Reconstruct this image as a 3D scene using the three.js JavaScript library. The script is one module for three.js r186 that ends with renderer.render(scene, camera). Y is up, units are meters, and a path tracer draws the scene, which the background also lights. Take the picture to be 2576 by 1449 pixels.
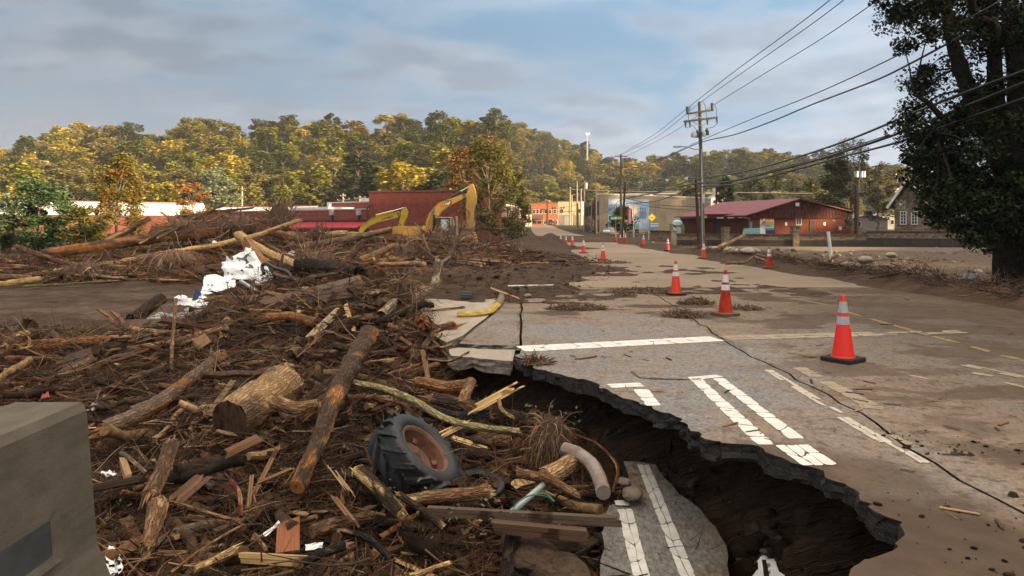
import * as THREE from 'three';
import { mergeGeometries } from 'three/addons/utils/BufferGeometryUtils.js';
import { MarchingCubes } from 'three/addons/objects/MarchingCubes.js';

// ---------- camera, sky, sun, exposure ----------
const scene = new THREE.Scene();
const FOCAL = 1800, HORIZON = 565, EYE = 1.5;               // a survey sheet 2576 x 1449: focal length, horizon row; eye height in metres
const camera = new THREE.PerspectiveCamera(2 * Math.atan(884 / FOCAL) * 180 / Math.PI, 2576 / 1768, 0.1, 6000);
camera.position.set(0, EYE, 0);
camera.lookAt(0, EYE, -10);
camera.setViewOffset(2576, 1768, 0, 319, 2576, 1449);       // a shifted lens: level camera, horizon above the middle
const renderer = new THREE.WebGLRenderer({ antialias: true });
renderer.toneMapping = THREE.LinearToneMapping;
const EXPOSURE = 3.3;
renderer.toneMappingExposure = EXPOSURE;
renderer.shadowMap.enabled = true;
const SUN = new THREE.Vector3(Math.sin(2.06) * 0.98, 0.205, -Math.cos(2.06) * 0.98).normalize();   // low, to the right and a little behind

function rng(seed) { let a = seed >>> 0; return () => { a = (a + 0x6d2b79f5) | 0; let t = Math.imul(a ^ (a >>> 15), 1 | a); t = (t + Math.imul(t ^ (t >>> 7), 61 | t)) ^ t; return ((t ^ (t >>> 14)) >>> 0) / 4294967296; }; }
const clamp = (x, a = 0, b = 1) => Math.min(b, Math.max(a, x)), lerp = (a, b, t) => a + (b - a) * t;
const smooth = (a, b, x) => { const t = clamp((x - a) / (b - a)); return t * t * (3 - 2 * t); };
const hash = (x, y, s = 0) => { let h = Math.imul(x, 374761393) + Math.imul(y, 668265263) + Math.imul(s, 1274126177) | 0; h = Math.imul(h ^ (h >>> 13), 1274126177); h ^= h >>> 16; return (h >>> 0) / 4294967296; };
function noise(x, y, s = 0, per = 0) {                      // value noise 0..1, tiling when per > 0
  const ix = Math.floor(x), iy = Math.floor(y); let fx = x - ix, fy = y - iy;
  fx = fx * fx * fx * (fx * (fx * 6 - 15) + 10); fy = fy * fy * fy * (fy * (fy * 6 - 15) + 10);
  const w = (k) => per ? ((k % per) + per) % per : k;
  const a = hash(w(ix), w(iy), s), b = hash(w(ix + 1), w(iy), s), c = hash(w(ix), w(iy + 1), s), d = hash(w(ix + 1), w(iy + 1), s);
  return a + (b - a) * fx + (c - a) * fy + (a - b - c + d) * fx * fy;
}
function fbm(x, y, oct = 4, s = 0, per = 0) { let v = 0, a = 0.5, t = 0; for (let i = 0; i < oct; i++) { v += a * noise(x, y, s + i * 17, per); t += a; a *= 0.5; x *= 2; y *= 2; per *= 2; } return v / t; }
function table(xs, ys) { return (x) => { if (x <= xs[0]) return ys[0]; for (let i = 1; i < xs.length; i++) if (x <= xs[i]) return lerp(ys[i - 1], ys[i], (x - xs[i - 1]) / (xs[i] - xs[i - 1])); return ys[ys.length - 1]; }; }

{ // the sky: broken blue-grey layer cloud, brighter towards the low sun
  const W = 2048, H = 1024, data = new Float32Array(W * H * 4);
  for (let r = 0; r < H; r++) {
    const up = ((r + 0.5) / H - 0.5) * Math.PI, y = Math.sin(up), cu = Math.cos(up);
    for (let c = 0; c < W; c++) {
      const az = ((c + 0.5) / W - 0.5) * 2 * Math.PI, x = Math.cos(az) * cu, z = Math.sin(az) * cu;
      const k = 1 / (Math.max(y, 0) + 0.16), px = x * k, pz = z * k;
      const warp = fbm(px * 1.1 + 4, pz * 1.1 - 3, 3, 5) - 0.5;
      const n = fbm(px * 1.5 + warp * 1.0 + 12.4, pz * 2.3 + warp + 4.1, 6, 11), fine = fbm(px * 4.6 + warp * 2, pz * 6.4, 5, 31), broad = fbm(px * 0.45 + 2.3, pz * 0.5 + 6.6, 2, 77);
      const cover = smooth(0.30, 0.60, n * 0.7 + broad * 0.3 + (fine - 0.5) * 0.34);
      const thick = smooth(0.34, 0.68, n * 0.35 + fine * 0.55 + broad * 0.12);
      const cosS = x * SUN.x + y * SUN.y + z * SUN.z, th = Math.acos(clamp(cosS, -1, 1)) * 180 / Math.PI;
      const side = (0.66 + 0.62 * smooth(165, 60, th)) * (0.96 + 3.1 * Math.pow(Math.max(y - 0.26, 0), 1.1)), high = smooth(0.3, 0.62, y);   // lighter towards the sun and, like any clouded sky, towards the zenith
      const glow = 2.4 * Math.exp(-Math.pow(th / 22, 2)) + 0.9 * Math.exp(-Math.pow(th / 42, 2));
      const low = Math.exp(-Math.max(y, 0) * 7);
      const blue = [lerp(0.21, 0.52, low), lerp(0.41, 0.62, low), lerp(0.62, 0.74, low)];
      const lit = [lerp(0.62, 0.80, high), lerp(0.69, 0.70, high), lerp(0.79, 0.58, high)], shade = [lerp(0.34, 0.62, high), lerp(0.43, 0.545, high), lerp(0.55, 0.46, high)];
      const ct = clamp(thick * 0.95 + smooth(150, 70, th) * -0.25 + 0.1);
      for (let i = 0; i < 3; i++) {
        const cloud = lerp(lit[i], shade[i], ct), v = lerp(blue[i], cloud, lerp(cover * 0.88, 1, high * 0.85));
        const g = [1.0, 0.80, 0.55][i] * glow;
        data[(r * W + c) * 4 + i] = (v * side + (0.35 + 0.3 * cover) * g) / EXPOSURE * (y < 0 ? 0.35 : 1);
      }
      data[(r * W + c) * 4 + 3] = 1;
    }
  }
  const t = new THREE.DataTexture(data, W, H, THREE.RGBAFormat, THREE.FloatType);
  t.mapping = THREE.EquirectangularReflectionMapping; t.magFilter = THREE.LinearFilter; t.needsUpdate = true;
  scene.background = t; scene.environment = t;
}
const sun = new THREE.DirectionalLight(new THREE.Color(1.0, 0.72, 0.40), 5);
sun.name = 'sunlight';
sun.position.copy(SUN).multiplyScalar(300); sun.target.position.set(0, 0, -60); sun.position.add(sun.target.position);
sun.castShadow = true; sun.shadow.radius = 2.0; sun.shadow.mapSize.set(4096, 4096);
Object.assign(sun.shadow.camera, { left: -350, right: 350, top: 200, bottom: -200, near: 1, far: 900 });
scene.add(sun, sun.target);
scene.fog = new THREE.FogExp2(new THREE.Color(0.88, 0.9, 0.93), 0.0002);

// ---------- helpers ----------
const V = (x, y, z) => new THREE.Vector3(x, y, z);
const at = (X, Y, d) => V((X - 1288) / FOCAL * d, EYE - (Y - HORIZON) / FOCAL * d, -d);      // a survey point at a distance d in front
const fy = (Y, d) => EYE - (Y - HORIZON) / FOCAL * d, fx = (X, d) => (X - 1288) / FOCAL * d;
const used = new Map();
function numbered(name) { const n = used.get(name) ?? 0; used.set(name, n + 1); return n ? name + '_' + String(n).padStart(3, '0') : name; }
class Geo {
  constructor() { this.p = []; this.u = []; this.c = []; this.i = []; this.tint = null; }
  v(x, y, z, u = 0, v = 0, col) { this.p.push(x, y, z); this.u.push(u, v); const k = col ?? this.tint; if (k) this.c.push(k[0], k[1], k[2]); return this.p.length / 3 - 1; }
  tri(a, b, c) { this.i.push(a, b, c); return this; }
  face(pts, uvs) {                                            // flat polygon (fan), its own vertices, uv in metres by default
    const e = pts[1].clone().sub(pts[0]).normalize(), n = e.clone().cross(pts[pts.length - 1].clone().sub(pts[0])).normalize(), f = n.clone().cross(e);
    const k = pts.map((p, j) => { const d = p.clone().sub(pts[0]); return this.v(p.x, p.y, p.z, uvs ? uvs[j][0] : d.dot(e), uvs ? uvs[j][1] : d.dot(f)); });
    for (let j = 2; j < k.length; j++) this.tri(k[0], k[j - 1], k[j]);
    return this;
  }
  hexa(c) {                                                   // 8 corners: bottom 0..3 counter-clockwise seen from above, top 4..7
    for (const f of [[3, 2, 1, 0], [4, 5, 6, 7], [0, 1, 5, 4], [1, 2, 6, 5], [2, 3, 7, 6], [3, 0, 4, 7]]) this.face(f.map((k) => c[k]));
    return this;
  }
  box(x0, y0, z0, x1, y1, z1, m) {
    const c = [[x0, y0, z1], [x1, y0, z1], [x1, y0, z0], [x0, y0, z0], [x0, y1, z1], [x1, y1, z1], [x1, y1, z0], [x0, y1, z0]].map((a) => { const p = V(...a); return m ? p.applyMatrix4(m) : p; });
    return this.hexa(c);
  }
  bar(a, b, w, h = w, up = V(0, 1, 0)) {                      // square bar from a to b
    const t = b.clone().sub(a).normalize(); let s = t.clone().cross(up); if (s.lengthSq() < 1e-6) s = t.clone().cross(V(1, 0, 0)); s.normalize(); const n = s.clone().cross(t);
    const q = (p, i, j) => p.clone().addScaledVector(s, i * w / 2).addScaledVector(n, j * h / 2);
    return this.hexa([q(a, -1, -1), q(a, 1, -1), q(b, 1, -1), q(b, -1, -1), q(a, -1, 1), q(a, 1, 1), q(b, 1, 1), q(b, -1, 1)]);
  }
  tube(pts, radii, sides = 8, o = {}) {                       // o: caps, rough(i, j), col(i, j), aspect
    const n = pts.length, F = []; let t0 = null, s = null, len = 0;
    for (let i = 0; i < n; i++) {
      const t = pts[Math.min(i + 1, n - 1)].clone().sub(pts[Math.max(i - 1, 0)]).normalize();
      if (!s) { s = t.clone().cross(Math.abs(t.y) < 0.9 ? V(0, 1, 0) : V(1, 0, 0)).normalize(); }
      else { s.addScaledVector(t, -s.dot(t)).normalize(); }
      const b = t.clone().cross(s); if (i) len += pts[i].distanceTo(pts[i - 1]);
      const r = Array.isArray(radii) ? radii[i] : radii, ring = [];
      for (let j = 0; j <= sides; j++) {
        const a = j / sides * 2 * Math.PI, k = r * (o.rough ? o.rough(i, j % sides, len) : 1), cx = Math.cos(a) * k, cy = Math.sin(a) * k * (o.aspect ?? 1);
        ring.push(this.v(pts[i].x + s.x * cx + b.x * cy, pts[i].y + s.y * cx + b.y * cy, pts[i].z + s.z * cx + b.z * cy, j / sides * Math.max(0.02, 2 * Math.PI * (o.r0 ?? r)), len, o.col ? o.col(i, j % sides, len) : undefined));
      }
      F.push(ring);
    }
    for (let i = 1; i < n; i++) for (let j = 0; j < sides; j++) { const A = F[i - 1], B = F[i]; this.tri(A[j], B[j + 1], B[j]).tri(A[j], A[j + 1], B[j + 1]); }
    if (o.caps) for (const [ring, at_, flip] of [[F[0], 0, 1], [F[n - 1], n - 1, 0]]) {
      const q = ring.slice(0, sides).map((k) => V(this.p[k * 3], this.p[k * 3 + 1], this.p[k * 3 + 2])); if (!flip) q.reverse(); this.face(q.reverse());
    }
    return this;
  }
  lathe(prof, seg = 24, m) {                                  // profile [[r, y], ...] round the y axis, with uv = (angle, y)
    const R = prof.map(([r, y]) => { const k = []; for (let j = 0; j <= seg; j++) { const a = j / seg * 2 * Math.PI, p = V(Math.sin(a) * r, y, Math.cos(a) * r); if (m) p.applyMatrix4(m); k.push(this.v(p.x, p.y, p.z, j / seg, y)); } return k; });
    for (let i = 1; i < R.length; i++) for (let j = 0; j < seg; j++) this.tri(R[i - 1][j], R[i - 1][j + 1], R[i][j + 1]).tri(R[i - 1][j], R[i][j + 1], R[i][j]);
    return this;
  }
  get empty() { return !this.i.length; }
  build() {
    const g = new THREE.BufferGeometry();
    g.setAttribute('position', new THREE.BufferAttribute(new Float32Array(this.p), 3));
    g.setAttribute('uv', new THREE.BufferAttribute(new Float32Array(this.u), 2));
    if (this.c.length) g.setAttribute('color', new THREE.BufferAttribute(new Float32Array(this.c), 3));
    g.setIndex(new THREE.BufferAttribute(new Uint32Array(this.i), 1));
    g.computeVertexNormals();
    return g;
  }
}
function mesh(name, geo, mat, parent) {
  const m = new THREE.Mesh(geo instanceof Geo ? geo.build() : geo, mat);
  m.name = parent ? name : numbered(name); m.castShadow = m.receiveShadow = true;
  (parent ?? scene).add(m);
  return m;
}
function tag(o, label, category, group) { o.userData.label = label; o.userData.category = category; if (group) o.userData.group = group; return o; }
function thing(name, label, category, pos = V(0, 0, 0), turn = 0, group) {
  const g = new THREE.Group(); g.name = numbered(name); g.position.copy(pos); g.rotation.y = turn; scene.add(g);
  g.userData.kind = 'thing'; return tag(g, label, category, group);
}
function setting(o) { o.userData.kind = 'structure'; return o; }
function stuff(o, label, category) { o.userData.kind = 'stuff'; if (label) tag(o, label, category); return o; }
function copyOf(src, pos, turn, scale, label, group) {
  const r = src.clone(); r.name = numbered(src.userData.plain); scene.add(r); r.position.copy(pos); r.rotation.y = turn; if (scale) r.scale.copy(scale.isVector3 ? scale : V(scale, scale, scale));
  r.userData = { ...src.userData }; if (label) r.userData.label = label; if (group) r.userData.group = group;
  return r;
}
// ---------- textures and materials ----------
const toS = (l) => 255 * (l <= 0.0031308 ? l * 12.92 : 1.055 * Math.pow(Math.max(l, 0), 1 / 2.4) - 0.055);
function texture(w, h, f, color = true, repeat = true) {
  const d = new Uint8Array(w * h * 4);
  for (let y = 0; y < h; y++) for (let x = 0; x < w; x++) { const o = (y * w + x) * 4, v = f(x / w, y / h, x, y); if (color) { for (let k = 0; k < 3; k++) d[o + k] = clamp(toS(v[k]), 0, 255); } else d[o] = d[o + 1] = d[o + 2] = clamp(v, 0, 1) * 255; d[o + 3] = 255; }
  const t = new THREE.DataTexture(d, w, h, THREE.RGBAFormat); t.magFilter = THREE.LinearFilter; if (color) t.colorSpace = THREE.SRGBColorSpace;
  if (repeat) t.wrapS = t.wrapT = THREE.RepeatWrapping; t.needsUpdate = true; return t;
}
const per = (t, metres, my = metres) => { const k = t.clone(); k.repeat.set(1 / metres, 1 / my); k.needsUpdate = true; return k; };
const lin = (r, g, b) => new THREE.Color().setRGB(r, g, b);
const dull = (o) => new THREE.MeshPhysicalMaterial({ roughness: 0.9, specularIntensity: 0.3, side: THREE.DoubleSide, ...o });
const mat = (c, roughness = 0.8, o = {}) => new THREE.MeshPhysicalMaterial({ color: lin(...c), roughness, specularIntensity: roughness > 0.65 ? 0.35 : 1, side: THREE.DoubleSide, ...o });
const canvas = (w, h, draw) => { const c = document.createElement('canvas'); c.width = w; c.height = h; draw(c.getContext('2d'), w, h); const t = new THREE.CanvasTexture(c); t.colorSpace = THREE.SRGBColorSpace; return t; };

const T = {
  mud: texture(512, 512, (u, v) => { const a = fbm(u * 8, v * 8, 5, 3, 8), b = noise(u * 160, v * 160, 9, 160), k = 0.55 + a * 0.75 + (b - 0.5) * 0.22 - smooth(0.62, 0.75, fbm(u * 16, v * 16, 3, 41, 16)) * 0.25; return [k, k * lerp(0.96, 1.02, a), k * lerp(0.92, 1.02, b)].map((x) => x * 0.8); }),
  mudB: texture(512, 512, (u, v) => fbm(u * 10, v * 10, 6, 3, 10) * 0.8 + noise(u * 128, v * 128, 9, 128) * 0.2, false),
  bark: texture(512, 512, (u, v) => { const r = Math.abs(fbm(u * 22, v * 9, 5, 21, 0) - 0.5) * 2, a = fbm(u * 6, v * 6, 4, 8, 6), k = 0.62 + 0.42 * smooth(0.02, 0.35, r) * (0.5 + a) + (a - 0.5) * 0.3; return [k, k * 0.97, k * 0.93].map((x) => x * 0.9); }),
  barkB: texture(512, 512, (u, v) => smooth(0.0, 0.4, Math.abs(fbm(u * 22, v * 9, 5, 21) - 0.5) * 2), false),
  wood: texture(512, 512, (u, v) => { const g = fbm(u * 40, v * 2.5, 4, 51), s = fbm(u * 120, v * 4, 2, 52), d = smooth(0.60, 0.74, fbm(u * 7, v * 5, 5, 53)); const k = (0.72 + g * 0.4 + (s - 0.5) * 0.3) * (1 - d * 0.62); return [k, k * lerp(1, 0.88, d), k * lerp(1, 0.75, d)].map((x) => x * 0.85); }),
  woodB: texture(256, 256, (u, v) => fbm(u * 50, v * 3, 4, 51), false),
  brick: texture(512, 512, (u, v) => { const row = Math.floor(v * 32), x = u * 12 + (row % 2) * 0.5, fr = v * 32 - row, fc = x - Math.floor(x), m = (fr < 0.13 || fc < 0.05) ? 1 : 0, t = hash(Math.floor(x) % 12, row, 5), a = fbm(u * 5, v * 5, 4, 2, 5); const k = 0.75 + t * 0.35 + (a - 0.5) * 0.5; return m ? [k * 0.95, k * 1.05, k * 1.15] : [k, k * 0.97, k * 0.95]; }),
  stain: texture(512, 512, (u, v) => { const a = fbm(u * 4, v * 4, 5, 61, 4), b = fbm(u * 14, v * 1.5, 4, 62), c = noise(u * 200, v * 200, 63, 200); const k = 0.68 + a * 0.4 + (b - 0.5) * 0.25 + (c - 0.5) * 0.12; return [k, k * 0.99, k * 0.96]; }),
  stone: texture(512, 512, (u, v) => { let best = 9, sec = 9, id = 0; const gx = u * 10, gy = v * 14; for (let j = -1; j < 2; j++) for (let i = -1; i < 2; i++) { const cx = Math.floor(gx) + i, cy = Math.floor(gy) + j, wx = ((cx % 10) + 10) % 10, wy = ((cy % 14) + 14) % 14, dx = cx + 0.15 + 0.7 * hash(wx, wy, 71) - gx, dy = cy + 0.15 + 0.7 * hash(wx, wy, 72) - gy, d = Math.hypot(dx, dy); if (d < best) { sec = best; best = d; id = hash(wx, wy, 73); } else if (d < sec) sec = d; } const m = sec - best < 0.13 ? 1 : 0, k = 0.45 + id * 0.75; return m ? [0.75, 0.70, 0.62] : [k, k * lerp(0.85, 0.98, hash(Math.floor(id * 999), 3)), k * lerp(0.65, 0.95, id)]; }),
  grain: texture(512, 512, (u, v) => 0.5 * noise(u * 256, v * 256, 81, 256) + 0.5 * fbm(u * 24, v * 24, 3, 82, 24), false),
  rust: texture(256, 256, (u, v) => { const a = fbm(u * 6, v * 6, 5, 91, 6), b = noise(u * 90, v * 90, 92, 90); const k = 0.55 + a * 0.7 + (b - 0.5) * 0.3; return [k, k * lerp(0.8, 1, a), k * lerp(0.65, 0.95, a)]; }),
};
// ---------- the ground ----------
const cutD = [-4, 2.60, 2.75, 3.05, 3.23, 3.36, 3.42, 3.52, 3.97, 4.355, 4.80, 5.05, 5.57, 5.84, 6.2, 6.54, 6.92, 7.5, 8.23], cutX = [0.9, 1.0, 1.2, 1.45, 1.62, 1.84, 1.90, 1.93, 1.88, 1.90, 1.64, 1.36, 1.27, 1.17, 0.95, 0.86, 0.70, 0.22, 0.055];
const cut = table(cutD, cutX);                                // edge of the broken roadway
const bank = table([...cutD, 9.0, 9.4, 10, 13.8, 17, 22, 30, 40, 60], [...cutX, 0.0, -0.95, -1.2, -1.9, -3.6, -5.5, -8, -13, -20]);
const lowH = table([2.7, 4.5, 5.1, 6.5, 8, 9.5, 11, 12.5, 16, 22, 30, 42, 60], [-1.5, -1.30, -1.15, -0.85, -0.55, -0.40, -0.36, -0.46, -0.50, -0.40, -0.25, -0.15, 0]);
const MOUNDS = [                                              // x, distance, height, half widths: the debris heaps
  [-2.6, 13.6, 0.78, 2.0, 2.3], [-4.6, 13.8, 0.62, 1.6, 1.6], [-1.6, 11.0, 0.50, 0.9, 1.3], [-2.9, 12.0, 0.22, 1.3, 1.3], [-1.35, 10.0, 0.30, 0.55, 0.9], [-2.3, 12.2, 0.26, 0.9, 1.0], [-3.4, 10.2, 0.32, 2.2, 1.5], [-1.1, 9.0, 0.18, 0.8, 1.0], [-6.5, 9.8, 0.10, 3, 1.2], [-2.2, 7.4, 0.18, 1.6, 1.0],
  [-17, 26.5, 0.30, 4.5, 2.4], [-12.4, 27.5, 0.62, 3.0, 2.2], [-8.9, 28.0, 0.85, 2.4, 2.0], [-5.6, 28.5, 0.22, 2.4, 1.8], [-3.0, 30.0, 0.30, 2.2, 2.0], [-1.0, 30.5, 0.15, 1.6, 1.6], [-3.0, 26.0, 0.20, 1.6, 1.6], [-9.5, 24.0, 0.2, 4, 1.6],
  [-0.6, 42, 0.35, 2.2, 2.0], [1.2, 46.5, 0.62, 1.5, 1.8], [2.7, 49, 0.85, 0.9, 1.6], [3.3, 45, 0.2, 2, 1.6],
];
const roadL = table([-10, 8.2, 8.3, 14, 16, 20, 30, 60, 120, 270, 400], [9, 9, 0.1, 0.1, 0.6, 1.6, 3.3, 3.6, 4.2, 7.0, 10]), roadR = table([-10, 14, 20, 30, 60, 120, 270, 400], [9.4, 9.4, 9.3, 9.2, 9.6, 10.6, 14.2, 18]);
const roadY = (d) => 1.25 * smooth(110, 260, d);
function pileAmount(x, d) {                                   // 0..1: how thickly wood lies here
  const near = smooth(2.6, 3.4, d) * smooth(17.2, 15.2, d + 0.5 * noise(x, d, 6)) * smooth(bank(d) + 0.4, bank(d) - 0.4, x + (noise(x * 2, d * 2, 5) - 0.5) * 0.8);
  const flat = smooth(-4.2, -6.0, x + (d - 12) * 0.35) * smooth(10.8, 12.4, d + 1.2 * noise(x * 0.7, d * 0.7, 8));    // the bare mud behind the heap
  const far = smooth(22.2, 24.2, d + noise(x, d, 7)) * smooth(32.5, 30, d) * smooth(0.8, -0.6, x - (30 - d) * 0.1) * smooth(-24, -20, x);
  const mid = smooth(15, 17, d) * smooth(24, 22, d) * smooth(-6.2, -4.6, x) * smooth(-2.4, -3.4, x);
  return Math.max(near * (1 - flat) * (1 - smooth(-0.95, -0.7, x) * smooth(7.7, 8.1, d)), far, mid * 0.55);
}
function hWood(x, d) { let m = 0; for (const [mx, md, h, sx, sd] of MOUNDS) { const a = (x - mx) / sx, b = (d - md) / sd, q = a * a + b * b; if (q < 9) m += h * Math.exp(-q); } return m; }
const under = (d) => lerp(1.25, 0.30, smooth(8.6, 10, d)), slope = (d) => d < 9.3 ? 0.75 : lerp(0.9, 4, smooth(9, 22, d));
function mudOver(x, d) {                                      // thickness of the mud lying on the roadway, above or below its surface
  const left = smooth(lerp(2.2, 4.2, smooth(13, 30, d)), lerp(-0.5, 1.4, smooth(13, 30, d)), x) * smooth(13.2, 15.0, d + 0.7 * (noise(x * 1.5, d, 15) - 0.5));
  const scatter = smooth(11.5, 15, d) * smooth(33, 23, d) * smooth(9.2, 5, x);
  const right = smooth(8.2, 9.4, x + (fbm(x, d * 0.4, 3, 18) - 0.5) * 1.4) * smooth(9, 12, d);
  const n = fbm(x * 0.9, d * 0.9, 5, 23), f = fbm(x * 4.3, d * 4.3, 3, 24);
  return left * 0.16 + right * 0.14 + scatter * (n - 0.45) * 0.34 + (f - 0.5) * 0.07 * (left + scatter + right) - 0.05 * (1 - left) * (1 - right);
}
function h(x, d) {                                            // height of the soil
  const L = smooth(bank(d) + under(d), bank(d) + under(d) - slope(d), x + (d < 9 ? (fbm(x * 3, d * 3, 3, 29) - 0.5) * 0.25 : 0)) * smooth(2.62, 2.95, d);
  const rl = roadL(d), rr = roadR(d), shore = smooth(9.6, 11.5, x - (d - 20) * 0.02) * smooth(14, 18, d) * smooth(75, 52, d);
  let y = 0.02 + roadY(d);
  const onRoad = d < 120 ? smooth(rl - 0.3, rl + 0.15, x) * smooth(rr + 0.4, rr, x) : 0;
  if (d < 8.3) y = -0.34;                                     // under the near slabs
  else if (d < 60) { const m = mudOver(x, d); y = onRoad > 0 || x < 4 ? m : y; if (d < 13.6 && x < 0.4 && x > -2.4) y = Math.min(y, -0.30); if (d < 13.6 && x >= 0.4) y = m < 0.005 ? -0.12 : m; }
  if (x > rr - 0.8 && d > 8.3) { const b = smooth(rr - 0.6, rr + 0.7, x) * smooth(rr + 3.2, rr + 1.2, x); y = Math.max(y, -0.02) + b * (0.03 + 0.20 * fbm(x * 1.3, d * 0.8, 4, 33)) - shore * 0.48 + shore * (fbm(x * 0.5, d * 0.5, 4, 35) - 0.5) * 0.35; }
  const rough = (fbm(x * 1.7, d * 1.7, 5, 37) - 0.5) * 0.34 + (fbm(x * 7, d * 7, 3, 39) - 0.5) * 0.09;
  const low = lowH(d) + rough * (0.55 + 0.6 * smooth(14, 10, d)) + hWood(x, d) * (0.9 + rough * 0.8) - 0.6 * Math.exp(-(((x + 0.25) / 0.55) ** 2) - ((d - 8.5) / 0.65) ** 2) - 0.25 * smooth(3.6, 2.2, Math.hypot(x - 1.0, (d - 5.2) * 0.8)) * smooth(-0.4, 0.4, x);
  if (d < 60) y = lerp(y + (d > 16 ? hWood(x, d) : 0) * (1 - L), low, L);
  if (d > 60 && (x < 0 || x > 20)) y += (fbm(x * 0.05, d * 0.05, 3, 43) - 0.5) * 0.5;
  return y;
}
function onSoil(X, Y, lift = 0, from = 2.8) {                 // where the sight line of a survey point meets the soil
  let d = from; const s = (Y - HORIZON) / FOCAL, q = (X - 1288) / FOCAL;
  for (; d < 70; d += d < 12 ? 0.03 : 0.08) if (EYE - s * d < h(q * d, d)) break;
  const p = at(X, Y, d); p.y += lift; return p;
}
{
  const axis = (...runs) => { const a = []; for (const [from, to, step] of runs) for (let x = from; x < to - 1e-6; x += step) a.push(x); return a; };
  const xs = [...axis([-900, -140, 95], [-140, -30, 10], [-30, -12, 0.5], [-12, -6, 0.2], [-6, 3.4, 0.075], [3.4, 12, 0.15], [12, 32, 0.6], [32, 140, 9], [140, 900, 95]), 950], ds = [...axis([-200, -10, 38], [-10, 2.5, 2.5], [2.5, 9.2, 0.06], [9.2, 16, 0.1], [16, 34, 0.2], [34, 70, 0.8], [70, 160, 6], [160, 900, 70]), 930];
  xs.unshift(-950);
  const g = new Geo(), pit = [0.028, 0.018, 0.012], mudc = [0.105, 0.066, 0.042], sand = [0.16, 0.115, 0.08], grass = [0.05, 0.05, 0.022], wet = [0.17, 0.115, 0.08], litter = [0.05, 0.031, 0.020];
  for (const d of ds) for (const x of xs) {
    const n = fbm(x * 0.6, d * 0.6, 4, 47), c = [0, 0, 0];
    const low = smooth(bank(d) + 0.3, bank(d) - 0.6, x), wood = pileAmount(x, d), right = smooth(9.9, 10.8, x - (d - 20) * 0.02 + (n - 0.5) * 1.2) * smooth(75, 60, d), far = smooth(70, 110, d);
    const damp = smooth(0.50, 0.62, fbm(x * 0.7 + 3, d * 1.1, 4, 49)) * smooth(-3.5, -5.5, x) * smooth(24, 20, d) * smooth(9, 12, d);
    for (let k = 0; k < 3; k++) {
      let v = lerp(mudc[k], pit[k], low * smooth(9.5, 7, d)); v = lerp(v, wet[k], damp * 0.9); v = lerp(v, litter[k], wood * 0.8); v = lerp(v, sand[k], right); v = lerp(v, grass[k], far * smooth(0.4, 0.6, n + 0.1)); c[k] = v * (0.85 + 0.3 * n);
    }
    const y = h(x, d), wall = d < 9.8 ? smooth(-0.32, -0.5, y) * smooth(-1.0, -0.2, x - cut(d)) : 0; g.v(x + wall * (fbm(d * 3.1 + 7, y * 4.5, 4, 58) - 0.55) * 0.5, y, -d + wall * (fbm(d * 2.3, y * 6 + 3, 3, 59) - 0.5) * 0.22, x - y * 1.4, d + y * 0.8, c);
  }
  const w = xs.length; for (let j = 1; j < ds.length; j++) for (let i = 1; i < w; i++) { const a = (j - 1) * w + i - 1; g.tri(a, a + 1, a + w + 1).tri(a, a + w + 1, a + w); }
  setting(mesh('ground', g, dull({ vertexColors: true, roughness: 0.85, map: per(T.mud, 2.3), bumpMap: per(T.mudB, 1.4), bumpScale: 0.11, side: THREE.DoubleSide })));
}
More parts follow.
